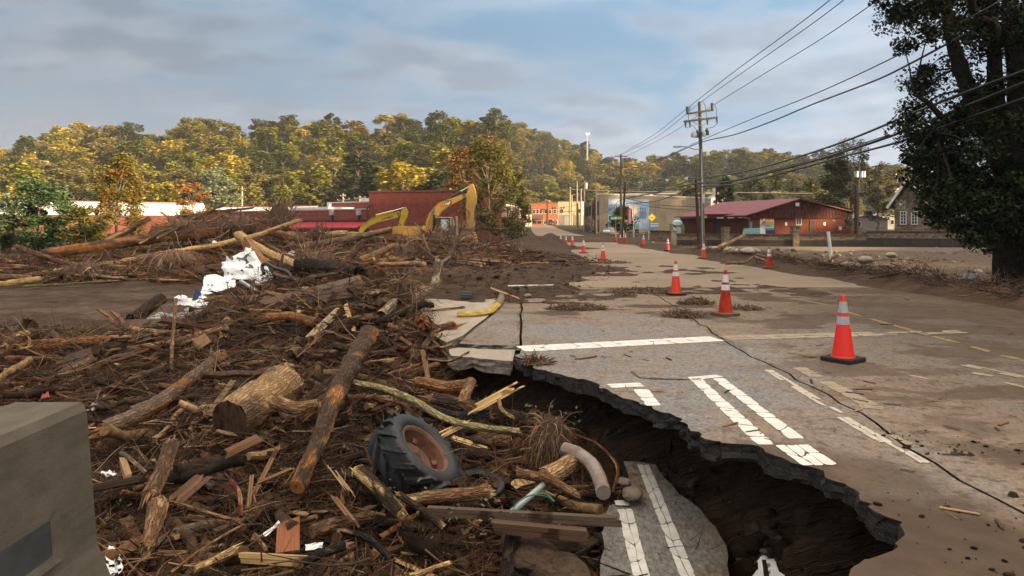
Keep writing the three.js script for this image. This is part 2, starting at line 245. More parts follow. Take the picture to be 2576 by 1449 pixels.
// ---------- the roadway ----------
const road = new THREE.Group(); road.name = 'road'; scene.add(road); setting(road);
const RX0 = -4, RD0 = 2, RW = 16, RD = 32;                    // the part of the road whose surface is mapped in metres
const roadTex = texture(2048, 2048, (u, v) => {
  const x = RX0 + u * RW, d = RD0 + v * RD, lane = smooth(2.3, 3.6, x + (fbm(x, d * 0.6, 3, 101) - 0.5) * 1.2), back = smooth(10.5, 13.5, d + (fbm(x * 1.2, d, 3, 105) - 0.5) * 3);
  const a = fbm(x * 1.1, d * 1.1, 5, 103), gr = hash(Math.floor(u * 2048), Math.floor(v * 2048), 107), e = fbm(x * 6, d * 6, 4, 109);
  const dust = clamp(smooth(0.42, 0.72, a) * 0.75 + lane * 0.72 + back * 0.85 + smooth(0.6, 0.75, e) * 0.35), edge = smooth(0.9, 0.1, x - cut(d)) * smooth(5.2, 4.2, d), dirt = clamp(smooth(0.52, 0.62, fbm(x * 1.2, d * 1.9, 6, 111)) * (0.12 + 1.0 * back + 0.6 * lane) + smooth(5.0, 8.6, x + (a - 0.5) * 3) * 0.75 + smooth(0.2, 0.75, edge + (a - 0.5)) * 0.8 + smooth(4.0, 3.3, d + (a - 0.5) * 1.4) * 1.0 + smooth(0.55, 0.1, Math.abs(d - 5.1 + (x - 2.62) * 0.72) + (e - 0.5) * 0.9) * smooth(2.7, 3.3, x) * 0.9 );  // mud film, made heavier to the right partly to paint in that side's shade
  const speck = smooth(0.66, 0.70, fbm(x * 16, d * 16, 3, 113)) * 0.6;
  const g2 = noise(x * 40, d * 40, 117), farT = smooth(11, 17, d), asph = [0.20, 0.185, 0.173], rightShade = lerp(1, 0.38, smooth(2.6, 6.5, x)), tan = [lerp(0.215 * rightShade, 0.22, farT), lerp(0.162 * rightShade, 0.167, farT), lerp(0.118 * rightShade, 0.117, farT)], mud = [0.085, 0.058, 0.040];  // tan lowered towards the right: tree shade and vignette put into the colour
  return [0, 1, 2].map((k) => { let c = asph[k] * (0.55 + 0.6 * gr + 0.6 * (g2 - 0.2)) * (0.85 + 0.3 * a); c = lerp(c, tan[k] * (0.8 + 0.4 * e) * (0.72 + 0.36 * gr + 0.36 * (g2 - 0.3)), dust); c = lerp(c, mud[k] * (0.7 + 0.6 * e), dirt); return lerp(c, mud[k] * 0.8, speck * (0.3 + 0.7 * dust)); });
}, true, false);
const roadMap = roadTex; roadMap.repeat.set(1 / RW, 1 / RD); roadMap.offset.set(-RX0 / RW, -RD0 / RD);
const M = {
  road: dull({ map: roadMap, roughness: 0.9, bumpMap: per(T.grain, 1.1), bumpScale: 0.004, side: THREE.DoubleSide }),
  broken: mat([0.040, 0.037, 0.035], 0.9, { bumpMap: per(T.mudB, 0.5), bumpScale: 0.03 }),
  paint: mat([0.80, 0.77, 0.72], 0.7, { map: per(T.stain, 0.9) }),
  wornPaint: mat([0.58, 0.52, 0.44], 0.8, { map: per(T.stain, 0.5) }),
  dirtyPaint: mat([0.37, 0.30, 0.22], 0.85, { map: per(T.stain, 0.7) }),
  yellowPaint: mat([0.27, 0.195, 0.09], 0.85, { map: per(T.stain, 0.8) }),
  concrete: mat([0.38, 0.325, 0.26], 0.85, { map: per(T.stain, 1.7), bumpMap: per(T.grain, 0.8), bumpScale: 0.004 }),
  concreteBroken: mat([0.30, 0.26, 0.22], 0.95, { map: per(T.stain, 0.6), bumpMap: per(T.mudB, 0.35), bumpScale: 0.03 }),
};
function slab(outline, top, bottom, name, m, side, parent, under = 0.1) {   // outline [x, d] counter-clockwise from above; the broken underside is drawn in by `under`
  const contour = outline.map(([x, d]) => new THREE.Vector2(x, d)), g = new Geo(), s = new Geo(), cx = contour.reduce((a, p) => a + p.x, 0) / contour.length, cd = contour.reduce((a, p) => a + p.y, 0) / contour.length;
  const k = contour.map((p) => g.v(p.x, top(p.x, p.y), -p.y, p.x, p.y));
  for (const [a, b, c] of THREE.ShapeUtils.triangulateShape(contour, [])) g.tri(k[a], k[b], k[c]);
  const group = new THREE.Group(); group.name = name; parent.add(group);
  mesh('surface', g, m, group);
  const L = outline.length; let len = 0;
  for (let i = 0; i < L; i++) {
    const p = outline[i], q = outline[(i + 1) % L], w = Math.hypot(q[0] - p[0], q[1] - p[1]), rows = 4, P = [];
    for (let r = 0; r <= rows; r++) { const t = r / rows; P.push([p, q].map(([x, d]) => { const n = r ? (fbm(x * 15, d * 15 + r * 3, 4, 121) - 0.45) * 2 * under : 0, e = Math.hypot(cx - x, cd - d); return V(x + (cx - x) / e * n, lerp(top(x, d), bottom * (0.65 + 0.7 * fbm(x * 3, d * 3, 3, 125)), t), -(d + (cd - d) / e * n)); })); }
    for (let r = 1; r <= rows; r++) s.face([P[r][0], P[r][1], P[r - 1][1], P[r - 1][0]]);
    len += w;
  }
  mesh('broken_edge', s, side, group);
  return group;
}
const jag = (pts, step, amp, seed) => { const out = []; for (let i = 0; i + 1 < pts.length; i++) { const [a, b] = [pts[i], pts[i + 1]], n = Math.max(1, Math.round(Math.hypot(b[0] - a[0], b[1] - a[1]) / step)); for (let k = 0; k < n; k++) { const t = k / n, x = lerp(a[0], b[0], t), d = lerp(a[1], b[1], t); out.push([x + (fbm(x * 8, d * 8, 3, seed) - 0.5) * 2 * amp, d + (fbm(x * 8 + 40, d * 8, 3, seed) - 0.5) * 2 * amp]); } } return out; };
{
  const flat = () => 0, edge = jag([...cutD.map((d, i) => [cutX[i], d]).filter(([, d]) => d > 2.5).reverse(), [1.0, 2.55]], 0.05, 0.075, 131);
  const J2 = table([-6, 3.85, 4.46, 5.74, 6.9, 9.2, 13.3, 17], [2.72, 2.66, 2.63, 2.77, 2.75, 2.73, 3.02, 3.1]), jn = (d) => J2(d) + (fbm(d * 2.2, 3, 3, 133) - 0.5) * 0.10;
  const jl = []; for (let d = -6; d < 16.9; d += 0.3) jl.push(d);
  const j1 = (d) => 0.10 + (d - 8.5) * 0.016 + (fbm(d * 3, 9, 3, 135) - 0.5) * 0.05, j1d = [8.35, 9, 9.6, 10.2, 10.8, 11.4, 12, 12.7, 13.4, 14.2, 15];
  // counter-clockwise in (x, d) seen as a map
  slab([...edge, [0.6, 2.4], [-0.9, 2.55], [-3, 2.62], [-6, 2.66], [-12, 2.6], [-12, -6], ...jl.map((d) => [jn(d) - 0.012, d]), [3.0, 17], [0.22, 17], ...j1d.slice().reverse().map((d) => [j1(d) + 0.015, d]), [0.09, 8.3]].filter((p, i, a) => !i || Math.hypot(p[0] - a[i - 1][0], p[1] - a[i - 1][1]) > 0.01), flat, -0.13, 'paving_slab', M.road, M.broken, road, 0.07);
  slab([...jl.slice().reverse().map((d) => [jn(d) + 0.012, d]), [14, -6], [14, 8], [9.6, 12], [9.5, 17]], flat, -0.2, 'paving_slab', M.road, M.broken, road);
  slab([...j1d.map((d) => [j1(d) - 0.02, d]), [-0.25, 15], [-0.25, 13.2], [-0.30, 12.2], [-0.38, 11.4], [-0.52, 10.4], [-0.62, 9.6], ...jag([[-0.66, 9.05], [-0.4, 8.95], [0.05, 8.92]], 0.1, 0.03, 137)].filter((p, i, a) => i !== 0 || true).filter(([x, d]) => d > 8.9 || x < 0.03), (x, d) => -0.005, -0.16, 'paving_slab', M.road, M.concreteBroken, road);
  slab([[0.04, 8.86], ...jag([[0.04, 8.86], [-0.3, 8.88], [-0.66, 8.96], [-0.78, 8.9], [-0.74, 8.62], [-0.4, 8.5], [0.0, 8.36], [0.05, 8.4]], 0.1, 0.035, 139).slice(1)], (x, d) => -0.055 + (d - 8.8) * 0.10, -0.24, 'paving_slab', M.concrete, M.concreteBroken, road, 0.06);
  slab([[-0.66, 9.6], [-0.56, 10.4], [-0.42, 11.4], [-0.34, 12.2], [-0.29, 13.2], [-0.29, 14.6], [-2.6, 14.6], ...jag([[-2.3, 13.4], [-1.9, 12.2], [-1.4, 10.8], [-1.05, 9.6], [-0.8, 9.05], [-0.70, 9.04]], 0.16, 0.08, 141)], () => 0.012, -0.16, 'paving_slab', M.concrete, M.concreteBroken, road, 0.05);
  // the roadway beyond, to the junction on the rise
  const g = new Geo(), ds = [17, 19, 22, 26, 30, 36, 44, 52, 60, 72, 86, 100, 115, 130, 145, 160, 175, 190, 205, 220, 235, 250, 262, 275, 300, 340];
  for (const d of ds) for (let i = 0; i <= 8; i++) { const x = lerp(roadL(d) - (d < 60 ? 1.2 : 0.6), roadR(d), i / 8); g.v(x, roadY(d) + (d < 100 ? 0.004 : 0.03), -d, x, d); }
  for (let j = 1; j < ds.length; j++) for (let i = 1; i <= 8; i++) { const a = (j - 1) * 9 + i - 1; g.tri(a, a + 1, a + 10).tri(a, a + 10, a + 9); }
  mesh('far_roadway', g, dull({ color: lin(0.235, 0.178, 0.124), map: per(texture(512, 512, (u, v) => { const k = 0.72 + 0.5 * fbm(u * 7, v * 7, 5, 151, 7); return [k, k * 0.99, k * 0.97]; }), 9, 16), roughness: 0.8, side: THREE.DoubleSide }), road);
  const cross = new Geo(); cross.face([V(-14, 1.29, -268), V(44, 1.29, -268), V(44, 1.29, -282), V(-14, 1.29, -282)]);
  setting(mesh('cross_street', cross, mat([0.30, 0.27, 0.24], 0.85)));
  const clean = new Geo(); clean.face([[9.6, 215], [6.9, 215], [7.3, 252], [10.4, 252]].map(([x, d]) => V(x - 1, roadY(d) + 0.045, -d)).reverse()); mesh('washed_asphalt', clean, mat([0.20, 0.20, 0.20], 0.8), road);
}
// paint: every marking broken into the flakes between its cracks
function flakes(name, from, to, width, y, m, seed, gap = 0.012, cols = 2, len = 0.3, keep = 1, parent = road) {
  const r = rng(seed), a = V(from[0], y, -from[1]), b = V(to[0], y, -to[1]); if (from[2] !== undefined) { a.y = from[2]; b.y = to[2]; }
  const t = b.clone().sub(a), L = t.length(); t.normalize(); const s = V(-t.z, 0, t.x).normalize(), g = new Geo(), n = Math.max(1, Math.round(L / len)), lines = [];
  for (let i = 0; i <= n; i++) { const row = []; for (let j = 0; j <= cols; j++) { const u = clamp(i / n + (i && i < n ? (r() - 0.5) * 0.55 / n : 0)), w = j / cols - 0.5 + (j && j < cols ? (r() - 0.5) * 0.45 / cols : (r() - 0.5) * 0.04); row.push([u * L, w * width]); } lines.push(row); }
  for (let i = 0; i < n; i++) for (let j = 0; j < cols; j++) {
    if (r() > keep) continue;
    const q = [lines[i][j], lines[i + 1][j], lines[i + 1][j + 1], lines[i][j + 1]], cx = q.reduce((k, p) => k + p[0], 0) / 4, cy = q.reduce((k, p) => k + p[1], 0) / 4, pts = [];
    for (let k = 0; k < 4; k++) { const p = q[k], o = q[(k + 1) % 4]; for (const f of [0.12, 0.5, 0.88]) { const x = lerp(p[0], o[0], f), yy = lerp(p[1], o[1], f), d = Math.hypot(cx - x, cy - yy), z = gap * r() * r() * 1.7 / Math.max(d, 0.02); pts.push(a.clone().addScaledVector(t, lerp(x, cx, Math.min(0.6, z))).addScaledVector(s, lerp(yy, cy, Math.min(0.6, z)))); } }
    g.face(pts);
  }
  return mesh(name, g, m, parent);
}
{
  flakes('stop_line', [0.10, 8.62], [2.70, 9.40], 0.40, 0.004, M.paint, 201, 0.010, 2, 0.34);
  flakes('stop_line', [2.78, 9.44], [5.0, 9.82], 0.36, 0.004, M.dirtyPaint, 202, 0.016, 2, 0.4, 0.9);
  flakes('stop_line', [4.9, 9.80], [6.3, 10.0], 0.26, 0.005, M.dirtyPaint, 203, 0.03, 2, 0.3, 0.55);
  const P = (X, Y) => { const d = 2700 / (Y - 565); return [(X - 1288) / FOCAL * d, d]; };
  const S = (n, A, B, w, seed, m = M.paint, keep = 1) => flakes('painted_letter', P(...A), P(...B), w, 0.004, m, seed, 0.012, n, 0.24, keep);
  S(2, [1532, 972], [1618, 968], 0.17, 211); S(1, [1612, 980], [1644, 1022], 0.14, 212);
  S(1, [1748, 952], [1928, 1120], 0.13, 213); S(2, [1735, 953], [1812, 946], 0.12, 214); S(1, [1806, 952], [2005, 1105], 0.12, 215); S(3, [1990, 1120], [2065, 1172], 0.24, 216);
  S(2, [1932, 931], [2110, 1040], 0.09, 217, M.wornPaint, 0.6); S(2, [2118, 1050], [2230, 1115], 0.10, 218, M.wornPaint, 0.8); S(2, [2235, 1112], [2330, 1166], 0.07, 219, M.wornPaint, 0.7); S(1, [2205, 1075], [2290, 1120], 0.06, 220, M.dirtyPaint, 0.7);
  S(1, [2010, 925], [2190, 1020], 0.16, 221, M.dirtyPaint, 0.75); S(2, [2160, 1022], [2225, 1028], 0.12, 222, M.dirtyPaint, 0.8); S(1, [2200, 925], [2340, 955], 0.07, 223, M.dirtyPaint, 0.6);
  S(2, [2425, 918], [2576, 950], 0.14, 224, M.dirtyPaint, 0.85); S(1, [2445, 938], [2500, 947], 0.10, 225, M.dirtyPaint, 0.9); S(1, [2525, 962], [2600, 980], 0.07, 226, M.dirtyPaint, 0.7); S(1, [2290, 1080], [2380, 1100], 0.08, 227, M.dirtyPaint, 0.4);
  for (const [A, B, w, seed] of [[[2130, 785], [2340, 845], 0.10, 231], [[2345, 846], [2620, 920], 0.11, 232], [[1990, 750], [2085, 768], 0.10, 233]]) flakes('centre_line', P(...A), P(...B), w, 0.004, M.yellowPaint, seed, 0.02, 1, 0.3, 0.8);
  // the slab that dropped into the hole, with two strokes of its letter
  const A = at(1545, 1262, 6.05), B = at(1655, 1176, 6.55), C = at(1745, 1330, 5.75), D = at(1585, 1475, 5.05), tilt = (x, d) => -1.06 + (d - 5.0) * 0.215 + (x - 1.2) * -0.03;
  const outline = jag([[0.95, 6.02], [0.80, 5.95], [0.72, 5.6], [0.62, 5.1], [0.60, 4.85], [1.2, 4.8], [1.52, 4.95], [1.66, 5.5], [1.56, 5.95], [1.40, 6.28], [1.30, 6.62], [1.02, 6.66], [1.06, 6.4], [0.95, 6.02]], 0.11, 0.035, 241);
  const fallen = thing('fallen_slab', 'slab of asphalt with two white paint strokes lying broken in the hole', 'road slab');
  const part = slab(outline, tilt, -1.36, 'slab', M.road, M.broken, fallen, 0.05); part.children.slice().forEach((c) => fallen.add(c)); fallen.remove(part);
  const st = (a, b, w, seed, n) => flakes('painted_letter', [...a, tilt(...a) + 0.005], [...b, tilt(...b) + 0.005], w, 0, M.paint, seed, 0.010, n, 0.22, 1, fallen);
  st([1.21, 6.6], [1.27, 4.95], 0.115, 242, 2); st([0.93, 5.92], [0.93, 4.88], 0.125, 243, 2); st([0.86, 6.0], [0.98, 6.0], 0.12, 244, 1);
}
{ // yellow-painted kerb at the corner of the concrete
  const t = thing('kerb', 'yellow painted kerb curving round the corner of the concrete walk', 'kerb', at(1200, 790, 12));
  const pts = [[1150, 799], [1180, 799], [1205, 797], [1230, 791], [1243, 782], [1250, 773]].map(([X, Y]) => { const d = 2700 / (Y - 565); return at(X, Y, d).sub(t.position).add(V(0, 0.045, 0)); });
  const g = new Geo(); g.tube(new THREE.CatmullRomCurve3(pts).getPoints(14), 0.066, 8, { caps: true, rough: (i, j) => 0.8 + 0.35 * hash(i, j, 4), aspect: 0.8 }); mesh('kerb_stone', g, mat([0.50, 0.37, 0.10], 0.85, { map: per(T.rust, 0.5) }), t);
  const p2 = [[1250, 773], [1256, 767], [1260, 758], [1262, 750]].map(([X, Y]) => at(X, Y, 2700 / (Y - 565)).sub(t.position).add(V(0, 0.035, 0)));
  const u = new Geo(); u.tube(p2, 0.07, 8, { caps: true, rough: (i, j) => 0.85 + 0.3 * hash(i, j, 5) }); mesh('bare_stone', u, mat([0.22, 0.165, 0.12], 0.9, { map: per(T.stain, 0.5) }), t);
}
// ---------- hills ----------
const skyX = [-160, 0, 50, 80, 130, 190, 250, 300, 330, 360, 400, 430, 480, 540, 590, 600, 625, 700, 740, 800, 880, 905, 918, 930, 960, 1030, 1080, 1120, 1180, 1240, 1300, 1340, 1380, 1400, 1430, 1470, 1510, 1560, 1620];
const skyY = [380, 372, 370, 350, 345, 335, 333, 325, 330, 350, 345, 330, 317, 312, 335, 345, 325, 303, 310, 320, 312, 325, 350, 345, 315, 308, 320, 305, 315, 300, 315, 330, 325, 345, 370, 380, 390, 402, 415];
const crest = table(skyX, skyY);
const back = (X) => 150 * smooth(1235, 1330, X), leftH = (X, d) => Math.max(2, fy(crest(X), 285 + back(X)) - 12) * smooth(140 + back(X), 285 + back(X), d) * smooth(1720, 1500, X);
const rSkyX = [1330, 1440, 1520, 1600, 1650, 1700, 1760, 1830, 1920, 1945, 1990, 2040, 2100, 2150, 2250, 2400, 2700], rSkyY = [400, 400, 402, 410, 405, 400, 392, 385, 390, 386, 404, 408, 400, 420, 436, 440, 445];
const rCrest = table(rSkyX, rSkyY), rightH = (X, d) => Math.max(2, fy(rCrest(X), 430) - 13) * smooth(310, 430, d) * smooth(1250, 1420, X);
{
  const g = new Geo(); let w = 0;
  const strip = (X0, X1, D0, D1, f, c, dx = 20, nd = 12) => { const cols = Math.round((X1 - X0) / dx), rows = nd, base = g.p.length / 3; for (let j = 0; j <= rows; j++) for (let i = 0; i <= cols; i++) { const X = lerp(X0, X1, i / cols), d = lerp(D0, D1, j / rows); g.v(fx(X, d), f(X, d) - 0.6, -d, fx(X, d), d, c); } for (let j = 1; j <= rows; j++) for (let i = 1; i <= cols; i++) { const a = base + (j - 1) * (cols + 1) + i - 1; g.tri(a, a + 1, a + cols + 2).tri(a, a + cols + 2, a + cols + 1); } };
  strip(-260, 1720, 136, 470, leftH, [0.018, 0.022, 0.009], 20, 26); strip(1230, 2700, 305, 480, rightH, [0.035, 0.04, 0.016]);
  strip(1700, 2800, 700, 900, (X, d) => Math.max(3, (fy(table([1700, 2050, 2150, 2200, 2240, 2290, 2350, 2500, 2800], [452, 432, 422, 412, 411, 420, 436, 430, 450])(X), 820) + (fbm(X * 0.03, d * 0.03, 3, 7) - 0.5) * 5)) * smooth(690, 820, d), [0.05, 0.065, 0.03], 25, 10);
  setting(mesh('hills', g, new THREE.MeshStandardMaterial({ vertexColors: true, roughness: 1, side: THREE.DoubleSide })));
}
{ // the wooded ridge beside the valley that keeps the morning sun off the road
  const g = new Geo(), n = 40, m = 10;
  for (let j = 0; j <= m; j++) for (let i = 0; i <= n; i++) { const z = lerp(95, -150, i / n), off = lerp(-22, 60, j / m), x = 104 + 0.0 * z + off; g.v(x, 22 * smooth(-22, 12, off) * smooth(60, 30, off + 20) * (0.85 + 0.3 * fbm(z * 0.03, off * 0.03, 3, 3)) * smooth(-150, -118, z) - 0.4, z, x, z, [0.04, 0.045, 0.018]); }
  for (let j = 1; j <= m; j++) for (let i = 1; i <= n; i++) { const a = (j - 1) * (n + 1) + i - 1; g.tri(a, a + 1, a + n + 2).tri(a, a + n + 2, a + n + 1); }
  setting(mesh('hill', g, new THREE.MeshStandardMaterial({ vertexColors: true, roughness: 1, side: THREE.DoubleSide })));
}
// ---------- trees ----------
const leafMat = (o = {}) => new THREE.MeshPhysicalMaterial({ vertexColors: true, roughness: 0.8, specularIntensity: 0.2, side: THREE.DoubleSide, ...o });
const LEAF = leafMat(), BARK = { grey: mat([0.16, 0.13, 0.10], 0.9), dark: mat([0.05, 0.04, 0.032], 0.95, { map: per(T.bark, 0.9) , bumpMap: per(T.barkB, 0.9), bumpScale: 0.02 }), pale: mat([0.34, 0.28, 0.20], 0.85) };
// crown: clumps of leaves spread through an uneven volume; shape(t) = relative half width at the share t of the crown's height
function makeTree(name, seed, o) {
  const r = rng(seed), root = new THREE.Group(); root.userData.plain = name;
  const H = o.height, W = o.width / 2, y0 = H * (o.base ?? 0.25), shape = o.shape ?? ((t) => Math.pow(Math.sin(Math.PI * Math.min(0.97, 0.12 + t * 0.86)), 0.6)), trunk = new Geo(), crown = new Geo();
  const lean = (r() - 0.5) * 0.06 * H, tp = []; for (let i = 0; i <= 6; i++) tp.push(V(lean * (i / 6) ** 2 + (r() - 0.5) * 0.012 * H * (i > 0), H * 0.86 * i / 6 * (o.trunkTop ?? 1), (r() - 0.5) * 0.012 * H));
  const tr = o.trunk ?? H * 0.018; trunk.tube(tp, tp.map((_, i) => tr * (i ? 1 - i / 6.6 : 1.35)), 7);
  const clumps = [];
  for (let k = 0; k < o.clumps; k++) {
    const t = (k + r()) / o.clumps, a = r() * 2 * Math.PI, rim = Math.sqrt(0.25 + 0.75 * r()) * (0.72 + 0.5 * r()), rad = W * shape(t) * rim * (1 - (o.clumpR ?? 0.3) * 0.8);
    clumps.push({ p: V(Math.cos(a) * rad + lean * t, y0 + t * (H - y0) - (rim - 0.6) * (o.droop ?? 0.6), Math.sin(a) * rad), s: W * (o.clumpR ?? 0.3) * (0.6 + 0.7 * r()), hue: r() });
    if (k % (o.limbEvery ?? 3) === 0) { const c = clumps[k].p, b = tp[Math.min(5, 1 + Math.floor(t * 4.5))]; trunk.tube([b, b.clone().lerp(c, 0.5).add(V(0, -0.02 * H, 0)), c], [tr * 0.42, tr * 0.26, tr * 0.08], 5); }
  }
  const pal = o.palette, n = o.leaves, tmp = V(0, 0, 0);
  for (let k = 0; k < n; k++) {
    const c = clumps[Math.floor(r() * clumps.length)], u = r() * 2 - 1, a = r() * 2 * Math.PI, q = Math.sqrt(1 - u * u), rr = c.s * Math.pow(r(), 0.42);
    tmp.set(c.p.x + Math.cos(a) * q * rr, c.p.y + u * rr * (o.flat ?? 0.72), c.p.z + Math.sin(a) * q * rr);
    const size = o.leaf * (0.6 + 0.8 * r()), b = r() * 2 * Math.PI, tilt = (r() - 0.35) * 1.5, ex = V(Math.cos(b), (r() - 0.5) * 0.9, Math.sin(b)).normalize(), ey = V(-Math.sin(b) * Math.cos(tilt), Math.sin(tilt) , Math.cos(b) * Math.cos(tilt));
    const mix = clamp(c.hue * 0.7 + r() * 0.3), f = mix * (pal.length - 1), i0 = Math.min(pal.length - 2, Math.floor(f)), w = f - i0, v = 0.85 + 0.3 * r(), col = [0, 1, 2].map((j) => lerp(pal[i0][j], pal[i0 + 1][j], w) * v);
    const A = tmp.clone().addScaledVector(ex, -size), C = tmp.clone().addScaledVector(ex, size), B = tmp.clone().addScaledVector(ey, size * 0.55), D = tmp.clone().addScaledVector(ey, -size * 0.5).add(V(0, -size * 0.12, 0));
    const i = crown.v(A.x, A.y, A.z, 0, 0, col); crown.v(B.x, B.y, B.z, 1, 0, col); crown.v(C.x, C.y, C.z, 1, 1, col); crown.v(D.x, D.y, D.z, 0, 1, col);
    crown.tri(i, i + 1, i + 2).tri(i, i + 2, i + 3);
  }
  mesh('trunk', trunk, o.bark ?? BARK.grey, root); mesh('crown', crown, o.leafMat ?? LEAF, root);
  return root;
}
const PAL = {
  gold: [[0.34, 0.28, 0.03], [0.40, 0.31, 0.04], [0.22, 0.21, 0.03]], lime: [[0.14, 0.17, 0.02], [0.24, 0.23, 0.03], [0.11, 0.14, 0.022]], green: [[0.05, 0.08, 0.018], [0.10, 0.12, 0.024], [0.04, 0.065, 0.016]],
  dark: [[0.03, 0.05, 0.018], [0.05, 0.07, 0.022], [0.025, 0.04, 0.016]], rust: [[0.22, 0.12, 0.035], [0.26, 0.17, 0.04], [0.16, 0.12, 0.035]], olive: [[0.15, 0.13, 0.035], [0.19, 0.165, 0.045], [0.10, 0.10, 0.03]], pale: [[0.26, 0.22, 0.08], [0.30, 0.25, 0.09], [0.20, 0.19, 0.07]],
};
const tall = (t) => Math.pow(Math.sin(Math.PI * Math.min(0.93, 0.12 + t * 0.8)), 0.55), domed = (t) => Math.sqrt(Math.max(0.05, 1 - (t * 0.95) ** 2)) * (0.75 + 0.35 * Math.min(1, t * 3));
const HILL = [
  ['gold', 'tall golden', PAL.gold, 15, 8.5, 26, 0.30, tall], ['gold', 'round golden', PAL.gold, 13, 10, 24, 0.2, domed], ['lime', 'round yellow green', PAL.lime, 14, 9, 26, 0.22, domed], ['lime', 'tall yellow green', PAL.lime, 15, 7, 22, 0.28, tall],
  ['green', 'round mid green', PAL.green, 14, 10, 26, 0.18, domed], ['green', 'tall mid green', PAL.green, 16, 8.5, 26, 0.22, tall], ['dark', 'round dark green', PAL.dark, 15, 9, 26, 0.15, domed], ['dark', 'tall dark green', PAL.dark, 17, 7, 24, 0.12, tall], ['rust', 'orange brown', PAL.rust, 13, 9, 24, 0.25, domed], ['olive', 'tall olive brown', PAL.olive, 15, 9.5, 26, 0.26, tall], ['olive', 'round olive brown', PAL.olive, 12, 10, 24, 0.2, domed], ['pale', 'pale straw coloured', PAL.pale, 14, 8, 24, 0.3, tall],
].map(([k, word, palette, height, width, clumps, base, shape], i) => ({ k, word, i, height, tree: (scene.remove, makeTree('hill_tree', 500 + i, { palette, height, width, clumps: clumps + 8, base, shape, leaf: 0.36, leaves: 4800, clumpR: 0.3, trunk: 0.22, bark: k === 'gold' || k === 'pale' ? BARK.pale : BARK.grey, flat: 0.8 })) }));
const kinds = (list) => list.map((k) => HILL.filter((t) => t.k === k)).flat();
const marks = (list) => (X) => list.find(([x]) => X < x)[1], level = (t) => t > 0.9 ? 'on the crest' : t > 0.68 ? 'below the crest' : t > 0.42 ? 'halfway up' : t > 0.2 ? 'low on the slope' : 'at the hill foot';
const leftMark = marks([[60, 'at the picture edge'], [190, 'above the dense green tree'], [300, 'over the orange tree'], [390, 'just past the orange tree'], [480, 'over the red tree'], [600, 'over the silvery tree'], [690, 'over the twin armed pole'], [790, 'over the tall root ball'], [880, 'over the red awning'], [960, 'over the set back brick storey'], [1050, 'over the end of the brick wall'], [1150, 'over the brick hall'], [1240, 'over the raised boom'], [1330, 'behind the birch'], [1420, 'over the brick corner block'], [1500, 'over the cream block'], [9999, 'by the radio mast']]), rightMark = marks([[1520, 'over the mural corner'], [1640, 'over the mural'], [1760, 'over the diamond sign'], [1850, 'past the tall pole'], [1930, 'over the red roof slope'], [2020, 'over the red roof ridge'], [2120, 'over the red gable'], [9999, 'by the stone house']]), zoneOf = (X, t) => level(t) + ' ' + leftMark(X);
const placed = new Set();
function plant(proto, pos, turn, s, label, group, name = 'hill_tree') {
  const t = proto.tree; t.userData.plain = name; s = V(s * 1.5, s, s * 1.5); if (placed.has(t)) return copyOf(t, pos, turn, s, label, group);
  placed.add(t); t.name = numbered(name); scene.add(t); t.position.copy(pos); t.rotation.y = turn; t.scale.copy(s); tag(t, label, 'tree', group); t.userData.kind = 'thing'; return t;
}
{
  const r = rng(77); let spots = [];
  const rowsOf = (D0, D1, dd, step, X0, X1, jx) => { for (let d = D0; d <= D1; d += dd) { const w = step / d * FOCAL; for (let X = X0 + r() * w; X < X1; X += w) spots.push([X + (r() - 0.5) * w * jx, d + (r() - 0.5) * dd * 0.8]); } };
  rowsOf(150, 290, 17.5, 8.0, -70, 1580, 0.7); rowsOf(158, 290, 22, 7.0, 1225, 1560, 0.9);
  for (const [X, d] of spots) {
    const t = (d - 150) / 135, yellow = smooth(900, 100, X) * 0.3 + 0.12, pick = r(); let list;
    if (pick < yellow) list = ['gold', 'pale', 'gold']; else if (pick < yellow + 0.35) list = ['olive', 'lime', 'lime']; else if (pick < 0.93) list = ['green', 'dark', 'olive']; else list = ['rust'];
    const pool = kinds(list), proto = pool[Math.floor(r() * pool.length)], clampX = clamp(X, -160, 1620), H = (t > 0.85 ? 0.85 : 0.78) * (0.85 + 0.4 * r());
    const label = proto.word + ' tree ' + zoneOf(X, t), D = d + back(X), y = leftH(clampX, D) - 0.8;
    plant(proto, V(fx(X, D), y, -D), r() * 6.3, H, label, label.replace(' tree ', ' trees '));
  }
  spots = []; rowsOf(325, 440, 19, 11.5, 1380, 2330, 0.8);
  for (const [X, d] of spots) {
    const t = (d - 325) / 110, pick = r(), list = pick < 0.2 ? ['gold', 'pale'] : pick < 0.5 ? ['olive', 'lime'] : pick < 0.58 ? ['rust'] : ['green', 'dark', 'green'], pool = kinds(list), proto = pool[Math.floor(r() * pool.length)];
    const label = 'hazy ' + proto.word + ' tree ' + level(t) + ' ' + rightMark(X);
    plant(proto, V(fx(X, d), rightH(X, d) - 0.8, -d), r() * 6.3, 0.85 + 0.4 * r(), label, label.replace(' tree ', ' trees '), 'far_hill_tree');
  }
  for (let k = 0; k < 38; k++) { const z = 90 - k * 6 + r() * 3, pool = HILL, proto = pool[Math.floor(r() * pool.length)], x = 112 + (r() - 0.5) * 16; plant(proto, V(x, 19, z), r() * 6.3, 0.8 + 0.3 * r(), 'tree on the wooded ridge beside the valley', 'trees on the ridge beside the valley', 'ridge_tree'); }
}
